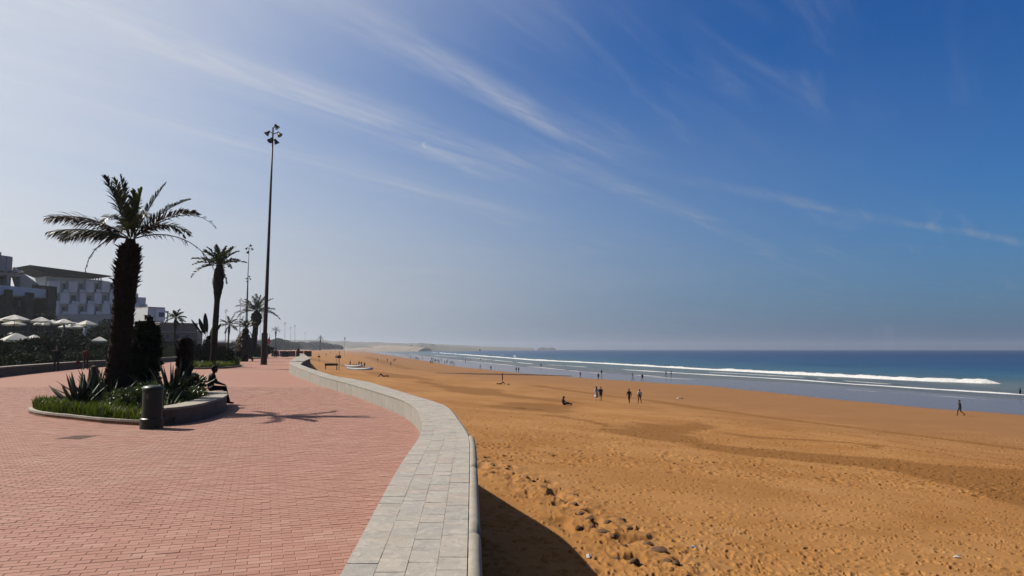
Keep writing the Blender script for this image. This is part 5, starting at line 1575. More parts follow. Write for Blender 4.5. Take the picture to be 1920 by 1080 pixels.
for k, (px, d, z0, w_, h_, lab) in enumerate([
        (8, 60, 0.2, 4.2, 2.4, "dark dense shrub mass under the two nearest lower parasols"),
        (62, 64, 0.2, 4.2, 2.5, "dark dense shrub mass below the second lower parasol"),
        (118, 68, 0.2, 4.0, 2.6, "dark dense shrub mass behind the person in red"),
        (168, 72, 0.2, 3.6, 2.4, "dark shrub mass under the single lower parasol"),
        (30, 72, 0.3, 4.4, 3.0, "dark planting below the row of upper parasols at the wing"),
        (100, 74, 0.3, 4.4, 3.1, "dark planting below the middle upper parasols"),
        (165, 78, 0.3, 4.4, 3.1, "dark planting below the last upper parasol"),
        (78, 128, 2.7, 3.6, 6.2, "dark tree against the brown corner pillar"),
        (112, 132, 2.7, 3.6, 4.6, "round dark green bush at the foot of the slanting wall"),
        (150, 136, 2.7, 5.0, 3.9, "low green bush in front of the white hotel"),
        (186, 130, 2.2, 5.2, 5.0, "broad dark bush in front of the white hotel beside the thick trunk"),
        (214, 118, 0.0, 4.4, 5.6, "dark bush just inland of the thick trunk"),
        (255, 104, 0.0, 3.2, 5.0, "dark ragged bush just right of the thick trunk".replace("right of", "seaward of")),
        (268, 98, 0.0, 3.2, 5.1, "tall dark bush in front of the low end of the hotel"),
        (298, 112, 0.0, 2.6, 5.0, "olive green bush beneath the blue window"),
        (330, 120, 0.0, 4.6, 2.9, "dark bush under the tan pavilion"),
        (352, 114, 0.0, 3.8, 3.0, "dark bush at the seaward corner of the tan pavilion"),
        (415, 128, 0.0, 3.6, 2.0, "grey green bush beside the kiosk")]):
    q = at_depth(px, 640, d); r = random.Random(300 + k)
    R_ = w_ / 2
    blobs = [(r.uniform(-.35, .35) * w_, r.uniform(-.3, .3) * w_, h_ * r.uniform(.3, .72), R_ * r.uniform(.45, .75), R_ * r.uniform(.5, .8), h_ * r.uniform(.24, .34)) for _ in range(5)] + [(0, 0, h_ * .35, R_, R_ * .8, h_ * .36)]
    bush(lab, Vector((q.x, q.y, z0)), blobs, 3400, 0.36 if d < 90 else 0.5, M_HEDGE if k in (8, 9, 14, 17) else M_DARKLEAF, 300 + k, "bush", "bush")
# banana like bright plant on the terrace
q = at_depth(54, 612, 70); agave("bright yellow green broad leaved plant between the two rows of parasols", Vector((q.x, q.y, 0.3)), [(a_, e_, 3.0, 3.2, 25) for a_, e_ in ((170, 66), (30, 70), (200, 48), (340, 55), (90, 74), (260, 60))], M_GRASS, "banana plant", "banana_plant", wid=0.09)

# pale gate pillar and dark post
q = onplane(288, 681.5, 0)
gpil = thing("gate_pillar", "pale square pillar standing on the border wall beyond the thick trunk", "pillar", Vector((q.x - .2, q.y + .1, 0)))
MB().box(-.27, .27, -.27, .27, -0.1, 1.62).build("shaft", M_CREAM, gpil)
MB().box(-.33, .33, -.33, .33, 1.622, 1.72).build("cap", M_KERB, gpil)

# ------------------------------------------------------------------ parasols
M_CANVAS = leafmat("parasol_canvas", (0.95, 0.92, 0.86), (1.05, 1.02, 0.96), 0.6, 0.9, 0.18)
M_POLE = material("parasol_pole", color=(0.10, 0.075, 0.05), rough=0.6)
def parasol(label, loc, wid, rise, pole, sides, group, rot):
    t = thing("parasol", label, "parasol", loc, rot, group)
    R_ = wid / 2; n = sides * 4; m_ = MB()
    rings = [(0.02, 0), (0.35, .30), (.70, .66), (1.0, 1.0)]
    vs = []; fs = []
    for fr, dr in rings:
        for k in range(n):
            a = 2 * math.pi * k / n; ph = (a % (2 * math.pi / sides)) - math.pi / sides
            rr_ = R_ * fr * math.cos(math.pi / sides) / math.cos(ph)
            sag = 0.05 * R_ * fr * (1 - abs(ph) / (math.pi / sides))
            vs.append((rr_ * math.cos(a), rr_ * math.sin(a), -rise * dr - sag))
    for k in range(n):
        x, y, z = vs[-n]; vs.append((vs[3 * n + k][0] * 1.005, vs[3 * n + k][1] * 1.005, vs[3 * n + k][2] - 0.14))
    for i in range(4):
        for k in range(n):
            k2 = (k + 1) % n
            fs.append((i * n + k, i * n + k2, (i + 1) * n + k2, (i + 1) * n + k))
    m_.add(vs, fs); m_.build("canopy", M_CANVAS, t)
    MB().tube([(0, 0, -pole), (0, 0, 0.02)], .032, 8).build("pole", M_POLE, t)
    MB().lathe([(.05, 0), (.03, .08), (.01, .12)], 8).build("finial", M_POLE, t)
    for k in range(sides):
        a = 2 * math.pi * k / sides
        MB().tube([(0, 0, -rise * .55), (R_ * .97 * math.cos(a), R_ * .97 * math.sin(a), -rise - .03)], .012, 4).build("rib", M_POLE, t)
    MB().box(-.3, .3, -.3, .3, -pole, -pole + .08).build("base", M_DARKWALL, t)
PAR = [(27.9, 590, 82, 3.1, .56, "upper white parasol nearest the brown pillared wing", 2.75), (26.6, 601, 84, 2.5, .42, "small white parasol tucked below the one nearest the wing", 2.75),
       (77.8, 594, 96, 3.0, .60, "second large white parasol of the upper row", 2.75), (72.6, 603.5, 100, 1.3, .3, "small white parasol under the second large one, nearer the wing", 2.75), (84, 604.5, 100, 1.4, .3, "small white parasol under the second large one, farther from the wing", 2.75),
       (98.5, 599.5, 112, 2.6, .5, "white parasol half hidden between the second and third large ones", 2.75), (120.5, 597.6, 108, 3.0, .62, "third large white parasol of the upper row", 2.75),
       (141, 603.8, 116, 2.3, .45, "white parasol peeping out between the third and last large ones", 2.75), (163, 600.5, 106, 3.0, .62, "last large white parasol of the upper row beside the thick trunk", 2.75),
       (123, 608.8, 100, 1.9, .32, "flat white parasol below the third large one", 2.75), (146.5, 608.8, 100, 2.0, .3, "flat white parasol below the last large one", 2.75),
       (31, 624, 69, 3.1, .66, "large white parasol of the lower row nearest the wing", .3), (64, 627.5, 79, 3.0, .70, "second large white parasol of the lower row", .3),
       (22, 622.8, 84, 1.6, .4, "white parasol tip behind the largest lower one", .3), (187, 631, 75, 2.0, .42, "single white parasol of the lower row beside the thick trunk", .3), (283, 634.5, 88, 2.7, .55, "white parasol beyond the thick trunk near the pale pillar", .0)]
for k, (px, py, d, wd, rise, lab, zb) in enumerate(PAR):
    q = at_depth(px, py, d)
    parasol(lab, q, wd, rise, q.z - zb, 4 if k % 3 else 6, "white parasols over the cafe terraces", R(20 + 23 * k))
# tiny parasols on the roof terrace
for k, (px, py) in enumerate([(5, 503.6), (17, 504.4), (29, 505.8), (40, 507.4)]):
    q = at_depth(px, py, 131.2 - 0.2 * k + px * .1)
    parasol(["small roof parasol farthest from the slanting wall", "second small roof parasol under the plain roof block", "third small roof parasol under the pier of the roof block", "small roof parasol beside the slanting wall"][k], q, .95, .16, 0.62, 6, "small parasols on the wing's roof edge", 0.3 * k)
# cafe tables
M_TABLE = material("table_top", color=(0.30, 0.29, 0.28), rough=.6)
for k, (px, py, d) in enumerate([(42, 621, 79), (78, 622, 82), (92, 626.5, 78), (138, 629, 92), (146, 630, 92)]):
    q = at_depth(px, py, d); q.z = 2.75
    t = thing("cafe_table", ["round cafe table near the bright leaved plant", "round cafe table behind the second lower parasol", "round cafe table nearest the terrace edge", "round cafe table beside the waiter in white", "round cafe table just beyond the waiter in white"][k], "table", q, 0, "cafe tables on the upper terrace")
    MB().lathe([(.42, .72), (.42, .75)], 14).build("top", M_TABLE, t)
    MB().tube([(0, 0, .02), (0, 0, .719)], .04, 6).build("leg", M_POLE, t)
    MB().lathe([(.26, 0), (.05, .04)], 10).build("foot", M_POLE, t)

# ------------------------------------------------------------------ floodlight masts
M_MAST = mottled("mast_rust", (0.060, 0.035, 0.026), (0.095, 0.055, 0.04), 1.5, rough=0.6, use_pos=False)
M_MASTG = mottled("mast_grey", (0.13, 0.12, 0.12), (0.18, 0.165, 0.16), 1.0, rough=0.5)
M_LAMP = material("floodlight_housing", color=(0.035, 0.025, 0.022), rough=0.5)
M_LENS = material("floodlight_glass", color=(0.10, 0.10, 0.11), rough=0.15)
def mast(label, x, y, H, r0, mat, seed, lean=0.0, heads=5):
    t = thing("floodlight_mast", label, "floodlight mast", Vector((x, y, 0)), 0, "tall floodlight masts along the seafront")
    top = Vector((lean, 0, H))
    MB().tube([Vector((0, 0, 0)).lerp(top, u) for u in (0, .04, .25, .5, .75, 1)], [r0, r0 * .98, r0 * .82, r0 * .62, r0 * .48, r0 * .36], 12).build("pole", mat, t, smooth=True)
    MB().lathe([(r0 * 1.6, 0), (r0 * 1.6, .05), (r0 * 1.35, .055), (r0 * 1.3, 3.2)], 12).build("base_plate", mat, t)
    fr = MB()
    fr.tube([top - Vector((0, 0, .5)), top + Vector((0, 0, 1.05))], r0 * .34, 8)
    spots = [(-.55, .1, .55, 205), (.35, -.1, 1.15, 20), (.55, .15, .45, -10), (-.12, -.2, -.28, 250), (.22, .3, -.30, 60)][:heads]
    for sx, sy, sz, az in spots:
        fr.tube([top + Vector((0, 0, max(-.3, min(.9, sz - .15)))), top + Vector((sx * .55, sy * .55, sz + .05)), top + Vector((sx * .8, sy * .8, sz + .02))], .045, 6)
    fr.build("head_frame", mat, t)
    for k, (sx, sy, sz, az) in enumerate(spots):
        m_ = MB()
        a = R(az); dn = Vector((math.cos(a) * .62, math.sin(a) * .62, -.78))
        zax = dn.to_track_quat("Z", "Y").to_matrix()
        n = 14; prof = [(.07, -.26), (.12, -.20), (.15, -.02), (.25, .20), (.29, .27)]
        vs = []; fs = []
        for r_, z in prof:
            for j in range(n):
                th_ = 2 * math.pi * j / n
                vs.append(top + Vector((sx, sy, sz)) + zax @ Vector((r_ * math.cos(th_), r_ * math.sin(th_), z)))
        for i in range(len(prof) - 1):
            for j in range(n): fs.append((i * n + j, i * n + (j + 1) % n, (i + 1) * n + (j + 1) % n, (i + 1) * n + j))
        fs.append(tuple(reversed(range(n))))
        m_.add(vs, fs)
        h_ = m_.build("floodlight", M_LAMP, t, smooth=False)
        m2 = MB(); m2.add([top + Vector((sx, sy, sz)) + zax @ Vector((.275 * math.cos(2 * math.pi * j / n), .275 * math.sin(2 * math.pi * j / n), .262)) for j in range(n)], [tuple(range(n))])
        m2.build("lens", M_LENS, h_)
    return t
q = onplane(494.5, 684, 0)
H1 = at_depth(512, 247, q.y).z
mast("tallest rust brown floodlight mast rising from the paving near the sea wall", q.x, q.y, H1 - .6, 0.235, M_MAST, 1, lean=at_depth(512, 240, q.y).x - q.x)
for k, (bx, tx, ty, lab) in enumerate([(459, 467, 464, "second tallest grey floodlight mast behind the swollen palm"), (463, 465.5, 521, "grey mast partly hidden just beside the second tallest one"),
        (405, 407, 572, "thin far mast close beside the slender palm trunk"), (422, 424, 582, "thin far mast above the shaggy small date palm"), (449, 451, 562, "thin mast rising behind the shaggy hanging palm"),
        (455, 456, 594, "short far mast between the hanging palm and the swollen palm"), (487, 488.5, 601, "far hazy mast just inland of the tallest mast"), (534, 534.5, 606, "far hazy mast, tallest of the pale cluster beyond the red flag"),
        (545, 545, 614, "faint far mast, lowest of the pale cluster beyond the red flag"), (553, 553, 610.5, "faint far mast at the seaward end of the pale cluster"), (572, 572, 624, "very faint farthest mast above the tree line")]):
    d = 21.5 * F / (654 - ty)
    b = at_depth(bx, 655, d); tpt = at_depth(tx, ty, d)
    # stands on level ground
    mast(lab, b.x, d, tpt.z - .7, 0.19 if k < 2 else 0.24, M_MASTG, 10 + k, lean=tpt.x - b.x, heads=4)

# red flag on its staff
q = onplane(503.5, 663, 0); d = 190; q = at_depth(504.5, 655, d)
fl = thing("flag", "small red flag on a thin staff beyond the tallest mast", "flag", Vector((q.x, d, 0)))
ztop = at_depth(505, 626, d).z
MB().tube([(0, 0, 0), (0.1, 0, ztop)], .06, 6).build("staff", M_MASTG, fl)
m_ = MB(); N = 10; vs = []; fs = []
for i in range(N + 1):
    u = i / N
    for v in (0, 1):
        vs.append((0.08 - u * 1.0, .22 * math.sin(u * 6) * u + v * .03, ztop - .8 - v * 1.5 - u * 1.3 + .1 * math.sin(u * 5 + v)))
for i in range(N): fs.append((2 * i, 2 * i + 1, 2 * i + 3, 2 * i + 2))
m_.add(vs, fs)
m_.build("cloth", leafmat("flag_red", (0.42, 0.02, 0.035), (0.5, 0.03, 0.05), 1, .8, .3), fl)
# dark flag mast on the sand
qb = on_beach(645.5, 668)
fm = thing("beach_flag_mast", "thin tall mast with a dark furled flag standing on the sand", "flag mast", qb)
zt_ = at_depth(647.5, 631, qb.y).z - qb.z
MB().tube([(0, 0, -.3), (0.2, 0, zt_)], .09, 6).build("staff", M_MASTG, fm)
MB().lathe([(.05, zt_ - 2.9), (.42, zt_ - 2.3), (.34, zt_ - 1.0), (.08, zt_ - .1)], 8, (.2, 0, 0)).build("cloth", material("dark_cloth", color=(.05, .05, .06), rough=.9), fm)

# ------------------------------------------------------------------ far town trees and houses behind the bend of the promenade
M_FARTREE = mottled("far_tree", (0.035, 0.045, 0.025), (0.06, 0.07, 0.04), 0.12, use_pos=True, bmp=0)
def treeline(label, y0, pts, depth, seed, size, n):
    r = np.random.default_rng(seed)
    blobs = []
    for i in range(len(pts) - 1):
        (pa, ta), (pb, tb) = pts[i], pts[i + 1]
        k = max(2, int(abs(pb - pa) / 4))
        for j in range(k):
            u = (j + r.random()) / k; px = pa + (pb - pa) * u; py = ta + (tb - ta) * u
            y = y0 + r.uniform(-.5, .5) * depth
            p = at_depth(px, py + r.uniform(-.2, 2.2), y)
            hgt = max(p.z, 3.0)
            blobs.append((p.x, y, hgt * .5, hgt * r.uniform(.5, 1.0), hgt * .6, hgt * .5))
    V_, F_ = leaf_cloud(n, blobs, size, seed, .8)
    V_[:, 2] = np.maximum(V_[:, 2], -0.01)
    return tag(link("far_woods", np_mesh("far_woods", V_, F_, M_FARTREE)), label, None, None, "stuff")
treeline("hazy belt of trees beyond the red flag", 900, [(440, 640), (490, 638), (505, 640), (516, 634), (530, 637), (545, 640), (556, 641)], 160, 401, 2.6, 14000)
treeline("pale far belt of trees at the end of the promenade", 1500, [(540, 641), (560, 641), (585, 642), (600, 641), (616, 644), (640, 647)], 260, 402, 4.5, 9000)
treeline("dark belt of trees behind the second planted island", 300, [(395, 643), (420, 641), (440, 643), (460, 641), (480, 643)], 60, 403, 1.1, 9000)
for k, (px, py, d, w_, lab) in enumerate([(592, 640.5, 1750, 26, "far pale block house on the hazy skyline"), (470, 640, 700, 14, "far grey house among the trees behind the hanging palm")]):
    q = at_depth(px, py, d)
    t = thing("far_house", lab, "house", Vector((q.x, d, 0)))
    MB().box(-w_ / 2, w_ / 2, -6, 6, -3, q.z).build("wall", M_TAN, t)
    MB().box(-w_ / 2 - .5, w_ / 2 + .5, -6.5, 6.5, q.z + .01, q.z + 1.0).build("roof", M_CREAM, t)
# ------------------------------------------------------------------ people
def capsule(p0, r0, p1, r1, n=12):
    """closed tapered capsule as (verts, tris/quads)"""
    p0, p1 = Vector(p0), Vector(p1); d = p1 - p0; L = d.length
    z = d / L if L > 1e-6 else Vector((0, 0, 1))
    q = z.to_track_quat("Z", "Y").to_matrix()
    vs = []; fs = []; rings = []
    for k in range(1, 5):
        t = math.pi / 2 * (k / 4 - 1); rings.append((p0 + z * r0 * math.sin(t), r0 * math.cos(t)))
    for k in range(0, 4):
        t = math.pi / 2 * (k / 4); rings.append((p1 + z * r1 * math.sin(t), r1 * math.cos(t)))
    vs.append(p0 - z * r0)
    for c, r in rings:
        for j in range(n):
            a = 2 * math.pi * j / n
            vs.append(c + q @ Vector((r * math.cos(a), r * math.sin(a), 0)))
    vs.append(p1 + z * r1)
    m = len(rings)
    for j in range(n): fs.append((0, 1 + (j + 1) % n, 1 + j))
    for i in range(m - 1):
        for j in range(n):
            fs.append((1 + i * n + j, 1 + i * n + (j + 1) % n, 1 + (i + 1) * n + (j + 1) % n, 1 + (i + 1) * n + j))
    e = len(vs) - 1
    for j in range(n): fs.append((e, 1 + (m - 1) * n + j, 1 + (m - 1) * n + (j + 1) % n))
    return vs, fs
SKIN, HAIR, TOP, BOT, SHOE = range(5)
class Body:
    def __init__(self): self.c = []
    def cap(self, p0, r0, p1, r1, reg): self.c.append((Vector(p0), r0, Vector(p1), r1, reg)); return self
    def head(self, c, yaw=0.0, tilt=0.0, long_hair=False, cover=False, s=1.0):
        """head facing +Y turned by yaw, nodding by tilt"""
        Mt = Matrix.Rotation(yaw, 3, "Z") @ Matrix.Rotation(tilt, 3, "X")
        P = lambda x, y, z: Vector(c) + Mt @ (Vector((x, y, z)) * s)
        r = SKIN
        self.cap(P(0, -.015, .035), .083 * s, P(0, -.03, .045), .083 * s, r)
        self.cap(P(0, .015, -.01), .070 * s, P(0, .035, -.065), .048 * s, r)
        self.cap(P(0, .085, -.005), .013 * s, P(0, .108, -.03), .016 * s, r)         # nose
        self.cap(P(-.03, .068, .022), .014 * s, P(.03, .068, .022), .014 * s, r)     # brow
        self.cap(P(-.018, .078, -.062), .010 * s, P(.018, .078, -.062), .010 * s, r) # mouth
        self.cap(P(0, .062, -.095), .022 * s, P(0, .06, -.1), .02 * s, r)            # chin
        for k in (-1, 1):
            self.cap(P(.082 * k, -.01, .01), .015 * s, P(.084 * k, -.015, -.03), .011 * s, HAIR if cover else r)
        h = HAIR
        self.cap(P(0, -.03, .065), .088 * s, P(0, -.045, .04), .092 * s, h)
        self.cap(P(0, .03, .095), .055 * s, P(0, -.04, .10), .065 * s, h)
        self.cap(P(0, -.07, 0), .062 * s, P(0, -.06, -.05), .045 * s, h)
        if long_hair or cover:
            self.cap(P(0, -.06, 0), .085 * s, P(0, -.05, -.15), .085 * s, h)
            if cover:
                for k in (-1, 1): self.cap(P(.05 * k, -.01, .03), .058 * s, P(.05 * k, .0, -.11), .05 * s, h)
        return self
    def hand(self, w, d, n, reg=SKIN, s=1.0, curl=0.35):
        """palm and five fingers from wrist w; d = finger direction, n = palm normal"""
        w, d, n = Vector(w), Vector(d).normalized(), Vector(n).normalized(); t = d.cross(n).normalized()
        self.cap(w, .026 * s, w + d * .05 * s, .030 * s, reg)
        self.cap(w + d * .06 * s + t * .018 * s, .020 * s, w + d * .06 * s - t * .018 * s, .020 * s, reg)
        for k, L in zip((-1.5, -.5, .5, 1.5), (.058, .072, .068, .052)):
            b = w + d * .075 * s + t * .0165 * k * s; m = b + (d * math.cos(curl) + n * math.sin(curl)) * L * .55 * s
            e = m + (d * math.cos(curl * 2) + n * math.sin(curl * 2)) * L * .5 * s
            self.cap(b, .0095 * s, m, .0088 * s, reg); self.cap(m, .0088 * s, e, .0075 * s, reg)
        b = w + d * .03 * s + t * .028 * s; m = b + (t * .7 + d * .6 + n * .3) * .032 * s; e = m + (d * .9 + n * .35) * .03 * s
        self.cap(b, .0125 * s, m, .011 * s, reg); self.cap(m, .0105 * s, e, .0085 * s, reg)
        return self
    def foot(self, ank, d, reg=SHOE):
        a = Vector(ank); d = Vector(d).normalized()
        self.cap(a - d * .035 + Vector((0, 0, -.035)), .038, a + d * .10 + Vector((0, 0, -.045)), .036, reg)
        self.cap(a + d * .10 + Vector((0, 0, -.047)), .036, a + d * .155 + Vector((0, 0, -.055)), .027, reg)
        return self
    def build(self, name, voxel):
        m = MB()
        for p0, r0, p1, r1, reg in self.c: m.add(*capsule(p0, r0, p1, r1))
        me = m.mesh("tmp", [])
        ob = bpy.data.objects.new("tmp", me); COL.objects.link(ob)
        md = ob.modifiers.new("r", "REMESH"); md.mode = "VOXEL"; md.voxel_size = voxel; md.use_smooth_shade = True
        sm = ob.modifiers.new("s", "SMOOTH"); sm.iterations = 2; sm.factor = 0.4
        dg = bpy.context.evaluated_depsgraph_get()
        out = bpy.data.meshes.new_from_object(ob.evaluated_get(dg))
        bpy.data.objects.remove(ob); bpy.data.meshes.remove(me)
        n = len(out.polygons); ctr = np.zeros(n * 3); out.polygons.foreach_get("center", ctr); ctr = ctr.reshape(-1, 3)
        best = np.full(n, 1e9); reg = np.zeros(n, np.int32)
        for p0, r0, p1, r1, rg in self.c:
            a = np.array(p0); b = np.array(p1); ab = b - a; L = (ab ** 2).sum() + 1e-12
            t = np.clip(((ctr - a) @ ab) / L, 0, 1)
            dd = np.linalg.norm(ctr - a - t[:, None] * ab, axis=1) - (r0 + (r1 - r0) * t)
            k = dd < best - (0.004 if rg in (TOP, BOT) else 0); best = np.where(k, dd, best); reg = np.where(k, rg, reg)
        out.materials.clear()
        for k in range(5): out.materials.append(None)
        out.polygons.foreach_set("material_index", reg)
        out.polygons.foreach_set("use_smooth", np.ones(n, bool))
        out.name = name
        return out

def torso(b, lean=(0, 0), z=0.93, reg=TOP, w=1.0, bot=BOT):
    lx, ly = lean
    for s in (-1, 1):
        b.cap((.075 * s * w, 0, z), .098 * w, (.07 * s * w + lx * .3, ly * .3, z + .16), .095 * w, bot)
        b.cap((.07 * s * w + lx * .3, ly * .3, z + .14), .098 * w, (.10 * s * w + lx, ly, z + .42), .105 * w, reg)
        b.cap((.10 * s * w + lx, ly, z + .42), .09 * w, (.16 * s * w + lx, ly, z + .47), .062 * w, reg)
    b.cap((lx, ly, z + .46), .058, (lx * 1.15, ly * 1.15 + .01, z + .58), .050, SKIN)
    return Vector((lx, ly, z + .46))
def arm(b, s, sh, el, ha, sleeve, nrm=(0, 1, 0), hs=1.0):
    sh, el, ha = Vector(sh), Vector(el), Vector(ha)
    b.cap(sh, .056, el, .043, TOP)
    b.cap(el, .042, ha, .030, TOP if sleeve == "long" else SKIN)
    b.hand(ha, ha - el, nrm, s=hs)
def leg(b, hip, kn, an, toe, cover, shoe=SHOE):
    b.cap(hip, .092, kn, .062, BOT)
    b.cap(kn, .060, an, .042, BOT if cover else SKIN)
    b.foot(an, toe, shoe)
def walker(cover=True, sleeve="long", stride=1.0, long_hair=False, cover_head=False, shorts=False):
    b = Body(); torso(b, (0, .03))
    leg(b, (.085, 0, .92), (.09, .16 * stride, .50), (.09, .20 * stride, .10), (0, 1, .12), cover)
    leg(b, (-.085, 0, .92), (-.09, .0, .49), (-.09, -.30 * stride, .15), (0, 1, -.45), cover)
    arm(b, 1, (.195, .03, 1.37), (.25, -.11, 1.12), (.25, -.06, .90), sleeve, (-1, 0, 0))
    arm(b, -1, (-.195, .03, 1.37), (-.24, .10, 1.12), (-.22, .26, .95), sleeve, (1, 0, 0))
    b.head((0, .06, 1.60), 0, -.08, long_hair, cover_head)
    return b
def stander(cover=False, sleeve="short", raised=False, wide=.0, long_hair=False, cover_head=False):
    b = Body(); torso(b)
    leg(b, (.085, 0, .92), (.10 + wide * .5, .03, .50), (.11 + wide, -.01, .09), (.25, 1, 0), cover, SKIN if not cover else SHOE)
    leg(b, (-.085, 0, .92), (-.10 - wide * .5, .03, .50), (-.11 - wide, .02, .09), (-.25, 1, 0), cover, SKIN if not cover else SHOE)
    if raised:
        arm(b, 1, (.195, 0, 1.37), (.40, .06, 1.32), (.22, .16, 1.50), sleeve, (0, -1, 0))
        arm(b, -1, (-.195, 0, 1.37), (-.40, .06, 1.32), (-.22, .16, 1.50), sleeve, (0, -1, 0))
    else:
        arm(b, 1, (.195, 0, 1.37), (.27, -.03, 1.11), (.27, .06, .88), sleeve, (-1, 0, 0))
        arm(b, -1, (-.195, 0, 1.37), (-.27, -.02, 1.11), (-.26, .07, .88), sleeve, (1, 0, 0))
    b.head((0, .015, 1.60), .1, 0, long_hair, cover_head)
    return b
def robed(hood=True, stride=.08, length=.10):
    b = Body(); torso(b, (0, .02), bot=TOP)
    for s in (-1, 1):
        b.cap((.06 * s, 0, .95), .13, (.11 * s, .02 * s, length + .2), .165, TOP)
        b.cap((.11 * s, .02 * s, length + .22), .165, (.12 * s, stride * s, length + .15), .15, TOP)
        b.foot((.10 * s, stride * s + .05, .09), (0, 1, 0))
    b.cap((0, 0, .95), .14, (0, 0, length + .2), .20, TOP)
    arm(b, 1, (.195, .02, 1.37), (.27, -.02, 1.12), (.20, .18, 1.02), "long", (-1, 0, 0))
    arm(b, -1, (-.195, .02, 1.37), (-.27, -.05, 1.12), (-.27, .05, .92), "long", (1, 0, 0))
    b.head((0, .04, 1.60), 0, -.05, False, hood)
    return b
def sand_sitter():
    b = Body()
    for s in (-1, 1):
        b.cap((.08 * s, 0, .11), .105, (.08 * s, -.10, .27), .10, BOT)
        b.cap((.08 * s, -.10, .25), .10, (.11 * s, -.12, .52), .105, TOP)
        b.cap((.11 * s, -.12, .52), .09, (.165 * s, -.10, .56), .06, TOP)
        b.cap((.09 * s, .02, .12), .088, (.11 * s, .38, .26 if s > 0 else .12), .062, BOT)
        b.cap((.11 * s, .38, .26 if s > 0 else .12), .06, (.10 * s, .74, .08), .042, BOT)
        b.foot((.10 * s, .76, .11), (.1 * s, .35, .9))
        b.cap((.19 * s, -.10, .50), .054, (.24 * s, .06, .32), .042, TOP)
        b.cap((.24 * s, .06, .32), .040, (.16 * s, .26, .30), .030, TOP); b.hand((.16 * s, .26, .30), (-.4 * s, 1, -.1), (0, 0, -1))
    b.cap((0, -.11, .56), .056, (0, -.07, .68), .05, SKIN)
    b.head((0, -.03, .76), .1, -.12, True)
    return b
def lier(knees=.45):
    b = Body()
    for s in (-1, 1):
        b.cap((.08 * s, 0, .12), .10, (.08 * s, -.16, .12), .098, BOT)
        b.cap((.08 * s, -.14, .12), .098, (.11 * s, -.42, .13), .10, TOP)
        b.cap((.11 * s, -.42, .13), .085, (.165 * s, -.47, .11), .06, TOP)
        b.cap((.085 * s, 0, .12), .09, (.10 * s, .34, knees * (1 if s > 0 else .9)), .062, BOT)
        b.cap((.10 * s, .34, knees * (1 if s > 0 else .9)), .06, (.10 * s, .58, .09), .042, SKIN)
        b.foot((.10 * s, .58, .10), (0, 1, 0), SKIN)
        b.cap((.19 * s, -.44, .10), .052, (.34 * s, -.24, .08), .042, SKIN); b.cap((.34 * s, -.24, .08), .04, (.26 * s, -.02, .07), .03, SKIN)
        b.hand((.26 * s, -.02, .07), (-.2 * s, 1, 0), (0, 0, -1))
    b.cap((0, -.46, .13), .054, (0, -.58, .14), .05, SKIN)
    Mh = Body(); Mh.head((0, 0, 0))
    rot = Matrix.Rotation(R(80), 3, "X")
    for p0, r0, p1, r1, rg in Mh.c: b.cap(rot @ p0 + Vector((0, -.68, .15)), r0, rot @ p1 + Vector((0, -.68, .15)), r1, rg)
    return b
def bench_sitter():
    """seated with one forearm on the thighs, seat height 0.5, facing +Y"""
    b = Body()
    for s in (-1, 1):
        b.cap((.085 * s, .02, .60), .115, (.075 * s, -.02, .74), .108, BOT)
        b.cap((.075 * s, -.02, .72), .112, (.105 * s, .03, 1.00), .118, TOP)
        b.cap((.105 * s, .03, 1.00), .10, (.17 * s, .05, 1.05), .066, TOP)
        kn = (.10 * s, .47, .60 if s > 0 else .57); an = (.09 * s, .52 + (.10 if s > 0 else .0), .11)
        b.cap((.09 * s, .05, .60), .098, kn, .068, BOT)
        b.cap(kn, .068, an, .050, BOT)
        b.foot(an, (.12 * s, 1, 0))
        el = (.25 * s, .17, .80); ha = (.10 * s, .40, .71 + (.02 if s > 0 else 0))
        b.cap((.20 * s, .05, 1.02), .060, el, .048, TOP); b.cap(el, .047, ha, .032, TOP)
        b.hand(ha, (-.25 * s, 1, -.25), (0, 0, -1), curl=.5)
    b.cap((0, .05, 1.05), .060, (0, .09, 1.17), .052, SKIN)
    b.head((0, .115, 1.265), 0, -.06)
    return b
# material library for clothes
_cm = {}
def cloth(c, rough=.85):
    k = tuple(c)
    if k not in _cm:
        nm = "cloth"
        def fn(t, p, c=c):
            n = t.noise(objco(t), 9, 4, .6)
            t.set(p.inputs["Base Color"], t.mix(t.smooth(n, .3, .7), tuple(x * .8 for x in c), tuple(min(1, x * 1.15) for x in c)))
        _cm[k] = material(nm, fn, rough=rough, spec=.15)
    return _cm[k]
SK = (0.34, 0.18, 0.11); SK2 = (0.27, 0.16, 0.105); HD = (0.015, 0.011, 0.009)
BLACK = (0.014, 0.013, 0.014); NAVY = (0.02, 0.024, 0.045); WHITE = (1.0, 1.0, 1.06); GREY = (0.16, 0.16, 0.18); RED = (0.28, 0.03, 0.03); BROWN = (0.06, 0.035, 0.022); BLUE = (0.05, 0.08, 0.18); TANC = (0.20, 0.13, 0.07)
ARCH = {}
def arch(name):
    if name not in ARCH:
        fn = {"walk": lambda: walker(), "walk_shorts": lambda: walker(False, "short", .8), "walk_big": lambda: walker(True, "long", 1.35), "stand": lambda: stander(), "stand_long": lambda: stander(True, "long"),
              "raised": lambda: stander(False, "short", True), "wide": lambda: stander(False, "short", False, .09), "robe": lambda: robed(True), "robe_man": lambda: robed(False), "tunic": lambda: robed(True, .10, .34),
              "sit": sand_sitter, "lie": lier, "bench": bench_sitter}[name]
        ARCH[name] = fn().build("person_" + name, 0.0075 if name == "bench" else 0.0135)
    return ARCH[name]
